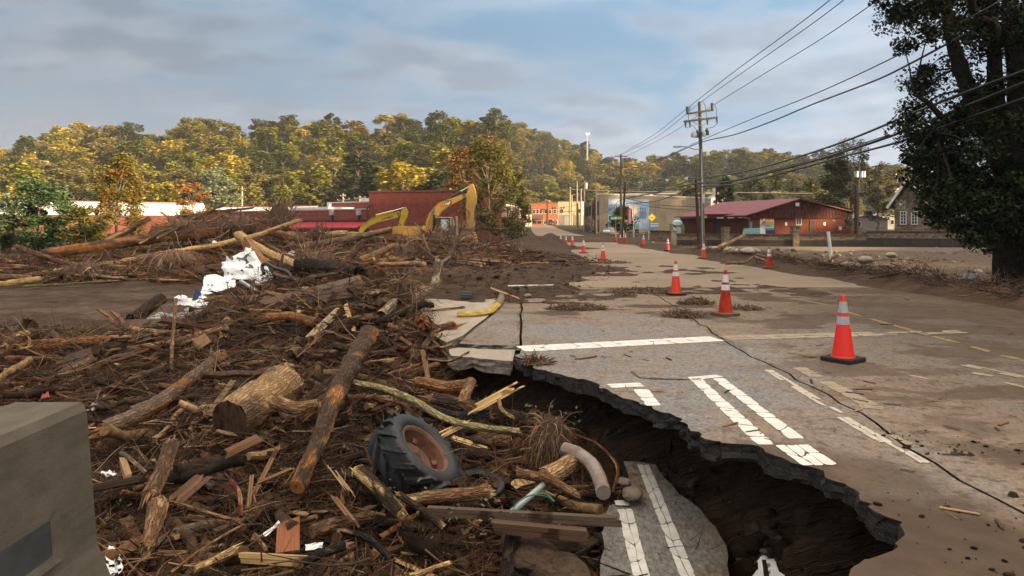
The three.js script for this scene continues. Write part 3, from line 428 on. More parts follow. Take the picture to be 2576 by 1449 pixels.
// ---------- single trees ----------
function tree(name, label, p, seed, o, group) { const t = makeTree(name, seed, o); t.name = numbered(name); t.position.copy(p); scene.add(t); tag(t, label, 'tree', group); t.userData.kind = 'thing'; return t; }
const soil = (X, d) => { const x = fx(X, d); return V(x, h(x, d) - 0.05, -d); };
tree('green_tree', 'dense dark green tree beyond the log pile, lowest of the front trees', soil(95, 42), 601, { height: 4.2, width: 4.6, clumps: 60, base: 0.1, leaf: 0.10, leaves: 15000, clumpR: 0.27, palette: [[0.035, 0.07, 0.025], [0.06, 0.105, 0.04], [0.10, 0.14, 0.08]], shape: domed, flat: 0.6 });
tree('green_tree', 'low dark green bush tree at the edge of the picture beyond the logs', soil(-8, 43), 602, { height: 2.9, width: 3.0, clumps: 34, base: 0.05, leaf: 0.10, leaves: 8000, clumpR: 0.3, palette: [[0.04, 0.07, 0.025], [0.06, 0.095, 0.035]], shape: domed });
tree('orange_tree', 'tall thin leafed tree turning orange and olive beyond the log pile', soil(292, 46), 603, { height: 6.1, width: 5.0, clumps: 90, base: 0.03, leaf: 0.085, leaves: 17000, clumpR: 0.24, palette: [[0.20, 0.15, 0.03], [0.15, 0.13, 0.03], [0.11, 0.12, 0.03], [0.24, 0.13, 0.03], [0.16, 0.10, 0.03]], shape: (t) => 1.0 - 0.72 * t ** 1.3 });
tree('orange_tree', 'short bushy tree with olive leaves between the green and orange trees', soil(215, 40), 604, { height: 2.6, width: 2.8, clumps: 34, base: 0.05, leaf: 0.085, leaves: 8000, clumpR: 0.3, palette: [[0.10, 0.11, 0.03], [0.15, 0.13, 0.035], [0.06, 0.09, 0.03]], shape: domed });
tree('silver_tree', 'rounded silvery green tree standing above the white roof', soil(548, 118), 605, { height: 10.4, width: 8.2, clumps: 80, base: 0.02, leaf: 0.22, leaves: 9000, clumpR: 0.26, palette: [[0.13, 0.17, 0.10], [0.19, 0.22, 0.14], [0.09, 0.13, 0.07]], shape: (t) => 0.75 + 0.3 * Math.sin(t * 3.1) - 0.45 * t ** 4 });
tree('red_tree', 'small thin tree with rust red leaves in front of the silvery tree', soil(482, 60), 606, { height: 5.0, width: 3.0, clumps: 26, base: 0.25, leaf: 0.11, leaves: 2600, clumpR: 0.3, palette: [[0.24, 0.09, 0.03], [0.30, 0.15, 0.04], [0.18, 0.12, 0.04]], shape: tall });
tree('yellow_tree', 'yellow leafed tree showing behind the orange tree', soil(405, 125), 607, { height: 8.5, width: 9, clumps: 44, base: 0.1, leaf: 0.26, leaves: 5000, clumpR: 0.3, palette: PAL.gold, shape: domed });
tree('yellow_tree', 'pale yellow tree above the green tree at the edge of the picture', soil(30, 120), 608, { height: 7.6, width: 7, clumps: 40, base: 0.1, leaf: 0.26, leaves: 4200, clumpR: 0.3, palette: [[0.30, 0.24, 0.06], [0.36, 0.29, 0.08]], shape: domed });
tree('birch_tree', 'tall pale stemmed olive tree beside the digger with the raised boom', soil(1232, 60), 609, { height: 8.6, width: 6.2, clumps: 100, base: 0.08, leaf: 0.10, leaves: 16000, clumpR: 0.23, trunk: 0.13, bark: BARK.pale, palette: [[0.12, 0.11, 0.025], [0.17, 0.145, 0.035], [0.09, 0.10, 0.03], [0.20, 0.15, 0.04]], shape: (t) => 0.95 - 0.5 * t ** 2 });
tree('birch_tree', 'reddish brown leafed tree rising behind the windowless brick wall', soil(1168, 78), 610, { height: 10.0, width: 6.4, clumps: 60, base: 0.12, leaf: 0.14, leaves: 8000, clumpR: 0.26, palette: [[0.17, 0.065, 0.03], [0.20, 0.11, 0.035], [0.14, 0.10, 0.03]], shape: (t) => 1 - 0.6 * t });
tree('birch_tree', 'slender olive tree between the digger and the street', soil(1298, 66), 611, { height: 6.3, width: 3.4, clumps: 44, base: 0.06, leaf: 0.11, leaves: 6000, clumpR: 0.28, bark: BARK.pale, palette: [[0.12, 0.12, 0.03], [0.17, 0.15, 0.04], [0.08, 0.09, 0.03]], shape: tall });
tree('street_tree', 'small rounded green tree behind the green shop sign', soil(1568, 98), 612, { height: 3.9, width: 4.2, clumps: 44, base: 0.18, leaf: 0.13, leaves: 6500, clumpR: 0.3, palette: [[0.05, 0.07, 0.022], [0.09, 0.10, 0.03], [0.14, 0.13, 0.04]], shape: domed });
tree('garden_tree', 'tall bright green tree behind the stepped white parapet', soil(1823, 118), 613, { height: 9.3, width: 4.6, clumps: 50, base: 0.1, leaf: 0.2, leaves: 6000, clumpR: 0.32, palette: [[0.05, 0.085, 0.03], [0.085, 0.12, 0.035]], shape: tall });
tree('pine_tree', 'broad dark tree behind the gable end of the red brick shop', soil(2098, 105), 614, { height: 11.2, width: 8.0, clumps: 70, base: 0.03, leaf: 0.17, leaves: 11000, clumpR: 0.26, palette: [[0.03, 0.04, 0.016], [0.055, 0.06, 0.02], [0.09, 0.085, 0.028]], shape: (t) => 1.02 - 0.62 * t });
tree('loose_tree', 'tall loose leafed tree rising over the utility pole by the stone house', soil(2140, 118), 615, { height: 15.0, width: 8.2, clumps: 48, base: 0.42, leaf: 0.19, leaves: 5600, clumpR: 0.3, palette: [[0.10, 0.10, 0.04], [0.15, 0.14, 0.055]], shape: tall });
tree('loose_tree', 'thin yellowing tree between the utility pole and the stone house', soil(2208, 120), 616, { height: 11.5, width: 6.0, clumps: 40, base: 0.22, leaf: 0.2, leaves: 3800, clumpR: 0.3, palette: [[0.10, 0.09, 0.03], [0.14, 0.12, 0.04]], shape: tall });
tree('loose_tree', 'hazy yellow tree behind the stone house roof', soil(2268, 170), 617, { height: 14.5, width: 9.0, clumps: 40, base: 0.2, leaf: 0.3, leaves: 3600, clumpR: 0.3, palette: PAL.olive, shape: domed });
for (const [X, d, hh, w, i] of [[1740, 150, 9, 9, 0], [1895, 165, 11.5, 10, 1], [1965, 160, 12.5, 11, 2], [2030, 150, 10.5, 9, 3]]) tree('valley_tree', ['round olive tree above the blue roofed shop', 'olive tree rising over the slope of the red roof', 'wide olive tree above the ridge of the red roof', 'yellowing tree above the gable of the red roof'][i], soil(X, d), 620 + i, { height: hh, width: w, clumps: 46, base: 0.12, leaf: 0.24, leaves: 5200, clumpR: 0.3, palette: [[0.10, 0.10, 0.03], [0.14, 0.13, 0.04], [0.07, 0.08, 0.025]], shape: domed });
{ // the big dark tree on the bank
  const p = soil(2548, 20.5), root = thing('maple_tree', 'huge dark leafy tree on the bank, its trunk cut by the picture edge', 'tree', p), r = rng(640), trunk = new Geo(), limbs = [], crown = new Geo(), clumps = [];
  const barkBump = (i, j, l) => 0.9 + 0.2 * hash(j, 3, 1) + 0.06 * hash(i, j, 2), limb = (pts, r0, r1, n = 12) => { const c = new THREE.CatmullRomCurve3(pts).getPoints(n), g = new Geo(); g.tube(c, c.map((_, i) => lerp(r0, r1, i / n)), 10, { rough: barkBump }); limbs.push(g); return c; };
  const S = (X, Y, d = 20.5) => at(X, Y, d).sub(p);
  trunk.tube(new THREE.CatmullRomCurve3([V(0.1, -0.3, 0), V(0.05, 0.3, 0), S(2548, 600), S(2546, 500), S(2550, 430)]).getPoints(16), [0.86, 0.74, 0.62, 0.56, 0.53, 0.52, 0.5, 0.49, 0.48, 0.48, 0.47, 0.47, 0.46, 0.45, 0.44, 0.42, 0.4], 14, { rough: barkBump });
  const A = limb([S(2546, 480), S(2480, 330), S(2415, 170), S(2385, 60), S(2370, -60)], 0.30, 0.10), B = limb([S(2548, 440), S(2505, 250), S(2500, 100), S(2478, -80)], 0.27, 0.12), C = limb([S(2552, 440), S(2560, 200, 20), S(2540, 20, 19.6), S(2560, -150, 19.5)], 0.3, 0.16), D = limb([S(2470, 300), S(2390, 310, 20), S(2330, 255, 19.8), S(2300, 240, 19.6)], 0.13, 0.03), E = limb([S(2440, 460), S(2380, 380, 20), S(2345, 330, 19.5)], 0.12, 0.04, 8), F = limb([S(2500, 60, 19.8), S(2460, 40, 19.6), S(2435, -30, 19.4)], 0.12, 0.07, 8), G2 = limb([S(2552, 500), S(2620, 300, 21), S(2680, 100, 22)], 0.3, 0.14), E0 = limb([S(2546, 520), S(2490, 480, 20.2), S(2440, 460)], 0.2, 0.12, 6);
  mesh('trunk', trunk, BARK.dark, root); limbs.forEach((g) => mesh('limb', g, BARK.dark, root));
  // clumps along the outline of the crown and through its depth
  const edge = table([-200, 0, 40, 110, 190, 240, 300, 330, 400, 430, 520, 560, 620, 690], [2195, 2200, 2190, 2230, 2218, 2218, 2246, 2234, 2224, 2246, 2300, 2350, 2450, 2520]);
  for (let k = 0; k < 520; k++) { const Y = -160 + 865 * r(), e = edge(Y) + 14, X = lerp(e, 2760, Math.pow(r(), 1.05)), deep = 18.2 + 6.0 * r(); if (Y > 560 && X > 2480 && X < 2640 && deep < 21.5 && r() < 0.55) continue; if (Y < 330 && r() < 0.10 + 0.25 * smooth(2420, 2250, X)) continue; const cs = 0.30 + 0.5 * r(); if (X < edge(Y) + cs * 55 || (fbm(X * 0.011, Y * 0.013, 2, 66) < 0.43 && Y < 480)) continue; clumps.push([S(X, Y, deep), cs]); }
  const twig = new Geo(); for (const [c] of clumps) { const cs = [A, B, C, D, E, F, G2, E0]; let best = null, bd = 1e9; for (const L of cs) for (const q of L) { const dd = q.distanceTo(c); if (dd < bd) { bd = dd; best = q; } } if (bd < 3.5) twig.tube([best, best.clone().lerp(c, 0.5).add(V(0, 0.12, 0)), c], [0.035, 0.022, 0.008], 4); }
  mesh('twigs', twig, BARK.dark, root);
  const pal = [[0.020, 0.030, 0.012], [0.034, 0.048, 0.018], [0.015, 0.023, 0.01]];
  for (const [c, s] of clumps) for (let k = 0; k < 300; k++) {
    const a = r() * 6.283, u = r() * 2 - 1, q = Math.sqrt(1 - u * u), rr = s * Math.pow(r(), 0.45), x = c.x + Math.cos(a) * q * rr, y = c.y + u * rr * 0.7, z = c.z + Math.sin(a) * q * rr, size = 0.036 + 0.034 * r(), b = r() * 6.283, col = pal[Math.floor(r() * 3)].map((v) => v * (0.8 + 0.4 * r()));
    const ex = V(Math.cos(b) * size, -size * (0.2 + 0.8 * r()), Math.sin(b) * size), ey = V(-Math.sin(b) * size * 0.62, size * (r() - 0.5), Math.cos(b) * size * 0.62), i = crown.v(x - ex.x, y - ex.y, z - ex.z, 0, 0, col); crown.v(x + ey.x, y + ey.y, z + ey.z, 1, 0, col); crown.v(x + ex.x, y + ex.y, z + ex.z, 1, 1, col); crown.v(x - ey.x, y - ey.y, z - ey.z, 0, 1, col); crown.tri(i, i + 1, i + 2).tri(i, i + 2, i + 3);
  }
  mesh('crown', crown, LEAF, root);
  for (const [x, z, a, s] of [[19.5, -13, 1.2, 1.05], [17.5, -4, 2.6, 0.95], [21, 4, 4.1, 1.1]]) { const c = copyOf(Object.assign(root, { userData: { ...root.userData, plain: 'maple_tree' } }), V(x, -0.3, z), a, s, 'dark maple tree farther along the bank, beside the road'); c.userData.group = 'maples along the bank'; }
}
// ---------- buildings ----------
const W = { glass: new THREE.MeshPhysicalMaterial({ color: lin(0.02, 0.024, 0.03), roughness: 0.12, metalness: 0, side: THREE.DoubleSide }), white: mat([0.74, 0.73, 0.70], 0.6, { map: per(T.stain, 2) }), grey: mat([0.36, 0.36, 0.37], 0.6), dark: mat([0.03, 0.03, 0.032], 0.6), steel: mat([0.40, 0.42, 0.45], 0.45, { metalness: 0.5 }), black: mat([0.016, 0.016, 0.017], 0.45), pole: mat([0.17, 0.14, 0.115], 0.9, { map: per(T.bark, 0.8) }), creosote: mat([0.085, 0.045, 0.032], 0.9, { map: per(T.bark, 0.8) }) };
const brick = (c, o = {}) => mat(c, 0.9, { map: per(T.brick, 2.4), ...o }), wallMat = (c) => mat(c, 0.9, { map: per(T.stain, 5) }), roofMat = (c, r = 0.55) => mat(c, r, { map: per(T.stain, 4) });
const stoneMat = mat([0.24, 0.19, 0.145], 0.95, { map: per(T.stone, 2.4), bumpMap: per(T.stone, 2.4), bumpScale: 0.02 });
// a building whose front runs from survey column XL at distance dL to XR at dR; local x along the front, z towards the street
function facade(name, label, XL, dL, XR, dR, y = null, category = 'building') {
  const a = V(fx(XL, dL), 0, -dL), b = V(fx(XR, dR), 0, -dR), t = thing(name, label, category, a, Math.atan2(-(b.z - a.z), b.x - a.x));
  t.position.y = y ?? 0; const w = a.distanceTo(b);
  return { t, w, y: t.position.y, x: (X) => { let lo = -0.3, hi = 1.3; for (let i = 0; i < 40; i++) { const m = (lo + hi) / 2, px = lerp(a.x, b.x, m), pz = lerp(a.z, b.z, m); if (1288 + px / -pz * FOCAL < X) lo = m; else hi = m; } return lo * w; }, d: (X) => dL + (dR - dL) * 0 , Y: (Y, X) => { const m = X === undefined ? 0.5 : (X / w); const d = -lerp(a.z, b.z, m); return fy(Y, d) - t.position.y; } };
}
const part = (t, name, m, f) => { const g = new Geo(); f(g); return mesh(name, g, m, t); };
function windowOn(t, x0, y0, x1, y1, z, o = {}) {              // a window: frame, pane, bars
  const w = new THREE.Group(); w.name = 'window'; t.add(w); const f = o.f ?? 0.07, bars = o.bars ?? [1, 1];
  part(w, 'frame', o.m ?? W.white, (g) => { g.box(x0 - f, y0 - f, z - 0.05, x0, y1 + f, z + 0.05).box(x1, y0 - f, z - 0.05, x1 + f, y1 + f, z + 0.05).box(x0, y1, z - 0.05, x1, y1 + f, z + 0.05).box(x0, y0 - f, z - 0.05, x1, y0, z + 0.07); for (let i = 1; i < bars[0]; i++) { const x = lerp(x0, x1, i / bars[0]); g.box(x - 0.02, y0, z - 0.02, x + 0.02, y1, z + 0.03); } for (let i = 1; i < bars[1]; i++) { const y = lerp(y0, y1, i / bars[1]); g.box(x0, y - 0.02, z - 0.02, x1, y + 0.02, z + 0.032); } });
  part(w, 'pane', o.pane ?? W.glass, (g) => g.face([V(x0, y0, z), V(x1, y0, z), V(x1, y1, z), V(x0, y1, z)]));
  return w;
}
const door = (t, x0, x1, y1, z, m, y0 = 0) => { const d = new THREE.Group(); d.name = 'door'; t.add(d); part(d, 'leaf', m, (g) => g.box(x0 + 0.06, y0, z - 0.02, x1 - 0.06, y1 - 0.06, z + 0.03)); part(d, 'frame', W.dark, (g) => g.box(x0, y0, z - 0.02, x0 + 0.06, y1, z + 0.06).box(x1 - 0.06, y0, z - 0.02, x1, y1, z + 0.06).box(x0 + 0.06, y1 - 0.06, z - 0.02, x1 - 0.06, y1, z + 0.06)); return d; };
function print(t, name, w, h_, x, y, z, draw, px = 512, parent = t, ry = 0) { // flat print on a thin panel, proud of what carries it
  const m = new THREE.MeshStandardMaterial({ map: canvas(px, Math.max(16, Math.round(px * h_ / w)), draw), roughness: 0.55, side: THREE.DoubleSide });
  const g = new Geo(); g.face([V(-w / 2, -h_ / 2, 0), V(w / 2, -h_ / 2, 0), V(w / 2, h_ / 2, 0), V(-w / 2, h_ / 2, 0)], [[0, 0], [1, 0], [1, 1], [0, 1]]);
  const o = mesh(name, g, m, parent); o.position.set(x, y, z); o.rotation.y = ry; return o;
}
{ // the windowless brick wall behind the diggers
  const b = facade('brick_hall', 'tall windowless red brick building behind the yellow diggers', 928, 71, 1212, 67.5), H = b.Y(483, b.w / 2);
  part(b.t, 'wall', brick([0.22, 0.062, 0.044]), (g) => g.box(0, -1, -6, b.w, H, 0)); part(b.t, 'coping', brick([0.16, 0.06, 0.045]), (g) => g.box(-0.06, H + 0.003, -6.06, b.w + 0.06, H + 0.16, 0.07));
  part(b.t, 'downpipe', W.dark, (g) => g.bar(V(-0.12, 0, 0.12), V(-0.12, H - 1.5, 0.12), 0.13).bar(V(-0.12, H - 1.5, 0.12), V(0.25, H - 1.2, 0.1), 0.13));
}
{ // the low brick shop with the red awning
  const b = facade('brick_shop', 'long low red brick shop with a red awning behind the log heap', 500, 98, 926, 77), H = b.Y(529, b.w * 0.8);
  part(b.t, 'wall', brick([0.25, 0.075, 0.055]), (g) => g.box(0, -1, -20, b.w, H, 0)); part(b.t, 'coping', W.grey, (g) => g.box(-0.05, H + 0.003, -0.4, b.w, H + 0.12, 0.06));
  const x0 = b.x(735), ay = b.Y(558, x0), ab = b.Y(574, x0);
  part(b.t, 'awning', roofMat([0.40, 0.012, 0.025], 0.6), (g) => g.hexa([V(x0 - 2, ab, 1.6), V(b.w, ab, 1.6), V(b.w, ab, 0.02), V(x0 - 2, ab, 0.02), V(x0 - 2, ab + 0.12, 1.6), V(b.w, ab + 0.12, 1.6), V(b.w, ay, 0.02), V(x0 - 2, ay, 0.02)]));
  part(b.t, 'beam', W.dark, (g) => g.box(x0 - 2, ab - 0.22, 0.02, b.w, ab - 0.004, 1.5)); part(b.t, 'gutter', W.dark, (g) => g.box(0, ay + 0.1, 0.003, b.w, ay + 0.22, 0.14));
  for (let i = 0; i < 5; i++) windowOn(b.t, x0 - 1.6 + i * 2.0, 0.4, x0 + 0.1 + i * 2.0, ab - 0.4, 0.03, { m: W.dark, f: 0.08 });
  for (const X of [502, 837, 905]) { const x = b.x(X), y = b.Y(540, x); part(b.t, 'rain_head', W.grey, (g) => g.box(x - 0.28, y - 0.05, 0.003, x + 0.28, y + 0.5, 0.3)); part(b.t, 'downpipe', W.dark, (g) => g.box(x - 0.1, ay, 0.01, x + 0.1, y - 0.06, 0.22)); }
}
{ const b = facade('brick_block', 'set back upper brick storey between the low shop and the tall brick wall', 823, 92, 935, 88), H = b.Y(510, b.w / 2); part(b.t, 'wall', brick([0.25, 0.075, 0.055]), (g) => g.box(0, 0, -12, b.w, H, 0)); part(b.t, 'coping', W.grey, (g) => g.box(-0.05, H, -12, b.w + 0.05, H + 0.14, 0.06)); part(b.t, 'vent_hood', W.white, (g) => g.box(b.w * 0.72, H + 0.14, -1.4, b.w * 0.92, H + 0.55, -0.4)); }
function paleRoof(name, label, XL, dL, XR, dR, yLow, yHigh) { const b = facade(name, label, XL, dL, XR, dR), lo = b.Y(yLow, b.w / 2), hi = b.Y(yHigh, b.w / 2); part(b.t, 'wall', brick([0.17, 0.058, 0.043]), (g) => g.box(0, -1, -8, b.w, lo, 0)); part(b.t, 'roof', W.white, (g) => g.hexa([V(-0.2, lo + 0.003, 0.25), V(b.w + 0.2, lo + 0.003, 0.25), V(b.w + 0.2, hi, -5), V(-0.2, hi, -5), V(-0.2, lo + 0.14, 0.25), V(b.w + 0.2, lo + 0.14, 0.25), V(b.w + 0.2, hi + 0.14, -5), V(-0.2, hi + 0.14, -5)])); part(b.t, 'ridge_cap', mat([0.25, 0.12, 0.09], 0.8), (g) => g.box(-0.2, hi + 0.05, -5.3, b.w + 0.2, hi + 0.3, -5.003)); return b; }
paleRoof('white_roofed_shed', 'long white roofed building behind the orange tree', -60, 92, 520, 106, 541, 509);
paleRoof('white_roofed_shed', 'white roofed building ending beside the tall root ball', 500, 104, 738, 98, 538, 521);
{ const b = facade('flat_white_roof', 'thin white roof edge over the low brick shop', 730, 90, 826, 86), lo = b.Y(532, b.w / 2), hi = b.Y(521, b.w / 2); part(b.t, 'roof_edge', W.white, (g) => g.box(0, lo, -8, b.w, hi, 0)); part(b.t, 'vent_pipe', W.white, (g) => g.box(b.w - 0.7, hi, -0.8, b.w - 0.35, hi + 0.45, -0.4)); }
{ // the mural building and its row
  const b = facade('mural_building', 'large beige building whose blank side wall carries a blue mural', 1510, 112, 1780, 122), H0 = b.Y(489, 0), H1 = b.Y(499, b.w), beige = wallMat([0.40, 0.31, 0.21]);
  part(b.t, 'side_wall', beige, (g) => g.hexa([V(0, -1, 0), V(b.w, -1, 0), V(b.w, -1, -0.4), V(0, -1, -0.4), V(0, H0, 0), V(b.w, H1, 0), V(b.w, H1, -0.4), V(0, H0, -0.4)]));
  part(b.t, 'coping', W.white, (g) => g.hexa([V(-0.06, H0 + 0.003, 0.08), V(b.w, H1 + 0.003, 0.08), V(b.w, H1 + 0.003, -0.5), V(-0.06, H0 + 0.003, -0.5), V(-0.06, H0 + 0.18, 0.08), V(b.w, H1 + 0.18, 0.08), V(b.w, H1 + 0.18, -0.5), V(-0.06, H0 + 0.18, -0.5)]));
  part(b.t, 'plinth', mat([0.22, 0.16, 0.11], 0.95, { map: per(T.stain, 3) }), (g) => g.box(-0.003, -1, 0.003, b.w, 0.35, 0.03));
  const mx0 = b.x(1530), mx1 = b.x(1633), my0 = b.Y(576, b.w * 0.3), my1 = b.Y(501.5, b.w * 0.3);
  print(b.t, 'mural', mx1 - mx0, my1 - my0, (mx0 + mx1) / 2, (my0 + my1) / 2, 0.012, (c, w, hh) => {   // a pale blue scene of figures, in general shapes
    const r = rng(9); c.fillStyle = '#9db4cc'; c.fillRect(0, 0, w, hh); for (let i = 0; i < 900; i++) { c.fillStyle = ['#b6c8da', '#8ea6c0', '#a9bdd2', '#c9d5e2'][Math.floor(r() * 4)]; c.globalAlpha = 0.35; c.beginPath(); c.ellipse(r() * w, r() * hh, 4 + r() * 26, 3 + r() * 10, r(), 0, 7); c.fill(); } c.globalAlpha = 1;
    c.fillStyle = '#dfe6ee'; for (let i = 0; i < 40; i++) { c.globalAlpha = 0.3; c.beginPath(); c.ellipse(w * (0.05 + 0.5 * r()), hh * (0.05 + 0.12 * r()), 20 + r() * 40, 5 + r() * 8, 0, 0, 7); c.fill(); } c.globalAlpha = 1;
    c.fillStyle = '#7d93ab'; c.fillRect(0, hh * 0.3, w * 0.6, hh * 0.22); for (let i = 0; i < 14; i++) { c.fillStyle = ['#5d7189', '#6d829a', '#53677f'][i % 3]; const x = w * (i < 9 ? 0.03 + 0.055 * i : 0.66 + 0.06 * (i - 9)), y = hh * (i < 9 ? 0.16 + 0.1 * r() : 0.3 + 0.05 * r()), s = hh * (i < 9 ? 0.2 : 0.4); c.globalAlpha = 0.8; c.beginPath(); c.ellipse(x, y, s * 0.1, s * 0.12, 0, 0, 7); c.fill(); c.beginPath(); c.ellipse(x, y + s * 0.5, s * 0.15, s * 0.4, 0.1 * (r() - 0.5), 0, 7); c.fill(); } c.globalAlpha = 1;
    c.fillStyle = '#c9ab92'; c.beginPath(); c.moveTo(w * 0.63, hh * 0.1); c.quadraticCurveTo(w * 0.72, hh * 0.28, w * 0.71, hh * 0.42); c.lineTo(w * 0.66, hh * 0.5); c.lineTo(w * 0.60, hh * 0.5); c.lineTo(w * 0.55, hh * 0.42); c.quadraticCurveTo(w * 0.56, hh * 0.25, w * 0.63, hh * 0.1); c.fill();
    c.fillStyle = '#97a9bb'; c.globalAlpha = 0.6; c.fillRect(0, hh * 0.82, w, hh * 0.18); c.globalAlpha = 1; });
  // its street side, seen at a sharp angle, with a row of fronts going up the street
  const row = [['#', 1476, 150, 1500, 126, 'dark brick two storey front beside the mural building', [0.10, 0.04, 0.035], 505], ['#', 1500, 126, 1510.2, 112.05, 'beige front of the mural building with upper windows', [0.40, 0.31, 0.21], 489.5]];
  const s = facade('shop_front', 'narrow beige shop front at the corner of the mural building', 1500, 121, 1509.5, 112.1), Hs = b.Y(489, 0);
  part(s.t, 'wall', beige, (g) => g.box(0, -1, -0.3, s.w - 0.05, Hs, 0)); for (let i = 0; i < 4; i++) windowOn(s.t, s.w * (0.12 + 0.21 * i), 3.1, s.w * (0.12 + 0.21 * i) + 0.9, 5.2, 0.02, { m: W.dark });
  for (let i = 0; i < 3; i++) windowOn(s.t, s.w * (0.1 + 0.28 * i), 0.4, s.w * (0.1 + 0.28 * i) + 1.6, 2.3, 0.02, { m: W.dark });
  const fr = [[1489, 133, 1499.6, 121, [0.16, 0.05, 0.04], 505, 'red brick'], [1481, 143, 1488.8, 133, [0.42, 0.33, 0.12], 507, 'mustard yellow'], [1475, 152, 1480.8, 143, [0.13, 0.16, 0.22], 511, 'slate blue'], [1468, 164, 1474.8, 152, [0.12, 0.045, 0.035], 511, 'dark red']];
  for (const [XL, dL, XR, dR, c, top, word] of fr) { const f = facade('shop_front', 'narrow ' + word + ' shop front in the row up the street', XL, dL, XR, dR), H = f.Y(top, f.w / 2); part(f.t, 'wall', wallMat(c), (g) => g.box(0, -1, -6, f.w - 0.02, H, 0)); for (let i = 0; i < 3; i++) windowOn(f.t, f.w * (0.12 + 0.28 * i), H * 0.55, f.w * (0.12 + 0.28 * i) + 1.3, H * 0.85, 0.02, { m: W.dark }); windowOn(f.t, f.w * 0.1, 0.5, f.w * 0.85, H * 0.42, 0.02, { m: W.dark, bars: [3, 1] }); }
}
{ // at the head of the street
  const b = facade('corner_block', 'two storey orange brick block with white arched windows at the street end', 1336, 286, 1403.4, 284, 1.28), H = b.Y(512, b.w / 2), or = brick([0.52, 0.18, 0.08]), half = b.w * 0.45;
  part(b.t, 'wall', or, (g) => g.box(0, -0.5, -12, b.w, H, 0)); part(b.t, 'cornice', brick([0.42, 0.15, 0.07]), (g) => g.box(-0.1, H, -12, b.w + 0.1, H + 0.3, 0.14));
  const up = b.Y(537, 0), dn = b.Y(528, 0); for (const X of [1343.5, 1352, 1360.5, 1372.5, 1384, 1396]) { const x = b.x(X); windowOn(b.t, x - 0.42, up, x + 0.42, dn + 0.1, 0.05, { f: 0.16, bars: [1, 2] }); }
  part(b.t, 'awning', mat([0.11, 0.085, 0.065], 0.8), (g) => { const y1 = b.Y(541, 0), y0 = b.Y(550.5, 0); g.hexa([V(0.1, y0, 1.4), V(half, y0, 1.4), V(half, y0, 0.02), V(0.1, y0, 0.02), V(0.1, y0 + 0.1, 1.4), V(half, y0 + 0.1, 1.4), V(half, y1, 0.02), V(0.1, y1, 0.02)]); });
  for (let i = 0; i < 2; i++) windowOn(b.t, 0.5 + i * 2, 0.6, 2.2 + i * 2, 1.7, 0.05, { m: W.grey });
  for (const X of [1373, 1397]) { const x = b.x(X); const w = windowOn(b.t, x - 0.75, 0.5, x + 0.75, 1.6, 0.06, { f: 0.2, bars: [2, 1] }); part(w, 'arch', W.white, (g) => { for (let k = 0; k < 8; k++) { const a0 = Math.PI * k / 8, a1 = Math.PI * (k + 1) / 8, q = (a, s) => V(x + Math.cos(a) * s, 1.8 + Math.sin(a) * s * 0.75, 0.1); g.face([q(a0, 0.95), q(a1, 0.95), q(a1, 0.72), q(a0, 0.72)]); } }); part(w, 'pane', W.glass, (g) => { for (let k = 0; k < 8; k++) { const a0 = Math.PI * k / 8, a1 = Math.PI * (k + 1) / 8; g.face([V(x, 1.8, 0.07), V(x + Math.cos(a0) * 0.72, 1.8 + Math.sin(a0) * 0.54, 0.07), V(x + Math.cos(a1) * 0.72, 1.8 + Math.sin(a1) * 0.54, 0.07)]); } }); }
  { const x = b.x(1385); door(b.t, x - 0.7, x + 0.7, 2.3, 0.03, W.glass); part(b.t, 'transom', W.white, (g) => g.box(x - 0.9, 2.3, 0.02, x + 0.9, 2.42, 0.25)); }
  const c = facade('cream_block', 'cream painted two storey block with grey ground floor at the street end', 1403.8, 285, 1463, 283, 1.28), Hc = c.Y(507, c.w / 2), mid = c.Y(541, c.w / 2);
  part(c.t, 'wall', wallMat([0.66, 0.53, 0.36]), (g) => g.box(0, mid, -12, c.w, Hc, 0)); part(c.t, 'lower_wall', wallMat([0.30, 0.27, 0.22]), (g) => g.box(0, -0.5, -12, c.w, mid - 0.003, 0.1)); part(c.t, 'coping', mat([0.25, 0.2, 0.15]), (g) => g.box(-0.1, Hc, -12, c.w + 0.1, Hc + 0.2, 0.15));
  for (const X of [1413, 1436, 1456]) { const x = c.x(X); windowOn(c.t, x - 0.6, mid + 0.9, x + 0.6, mid + 2.3, 0.05, { m: W.grey, bars: [2, 2] }); }
  part(c.t, 'garage_door', W.grey, (g) => g.box(c.x(1420), -0.3, 0.1, c.x(1436), mid - 0.5, 0.16)); part(c.t, 'small_sign', mat([0.5, 0.03, 0.03]), (g) => g.box(c.x(1438), mid + 0.1, 0.003, c.x(1445), mid + 0.5, 0.08));
}
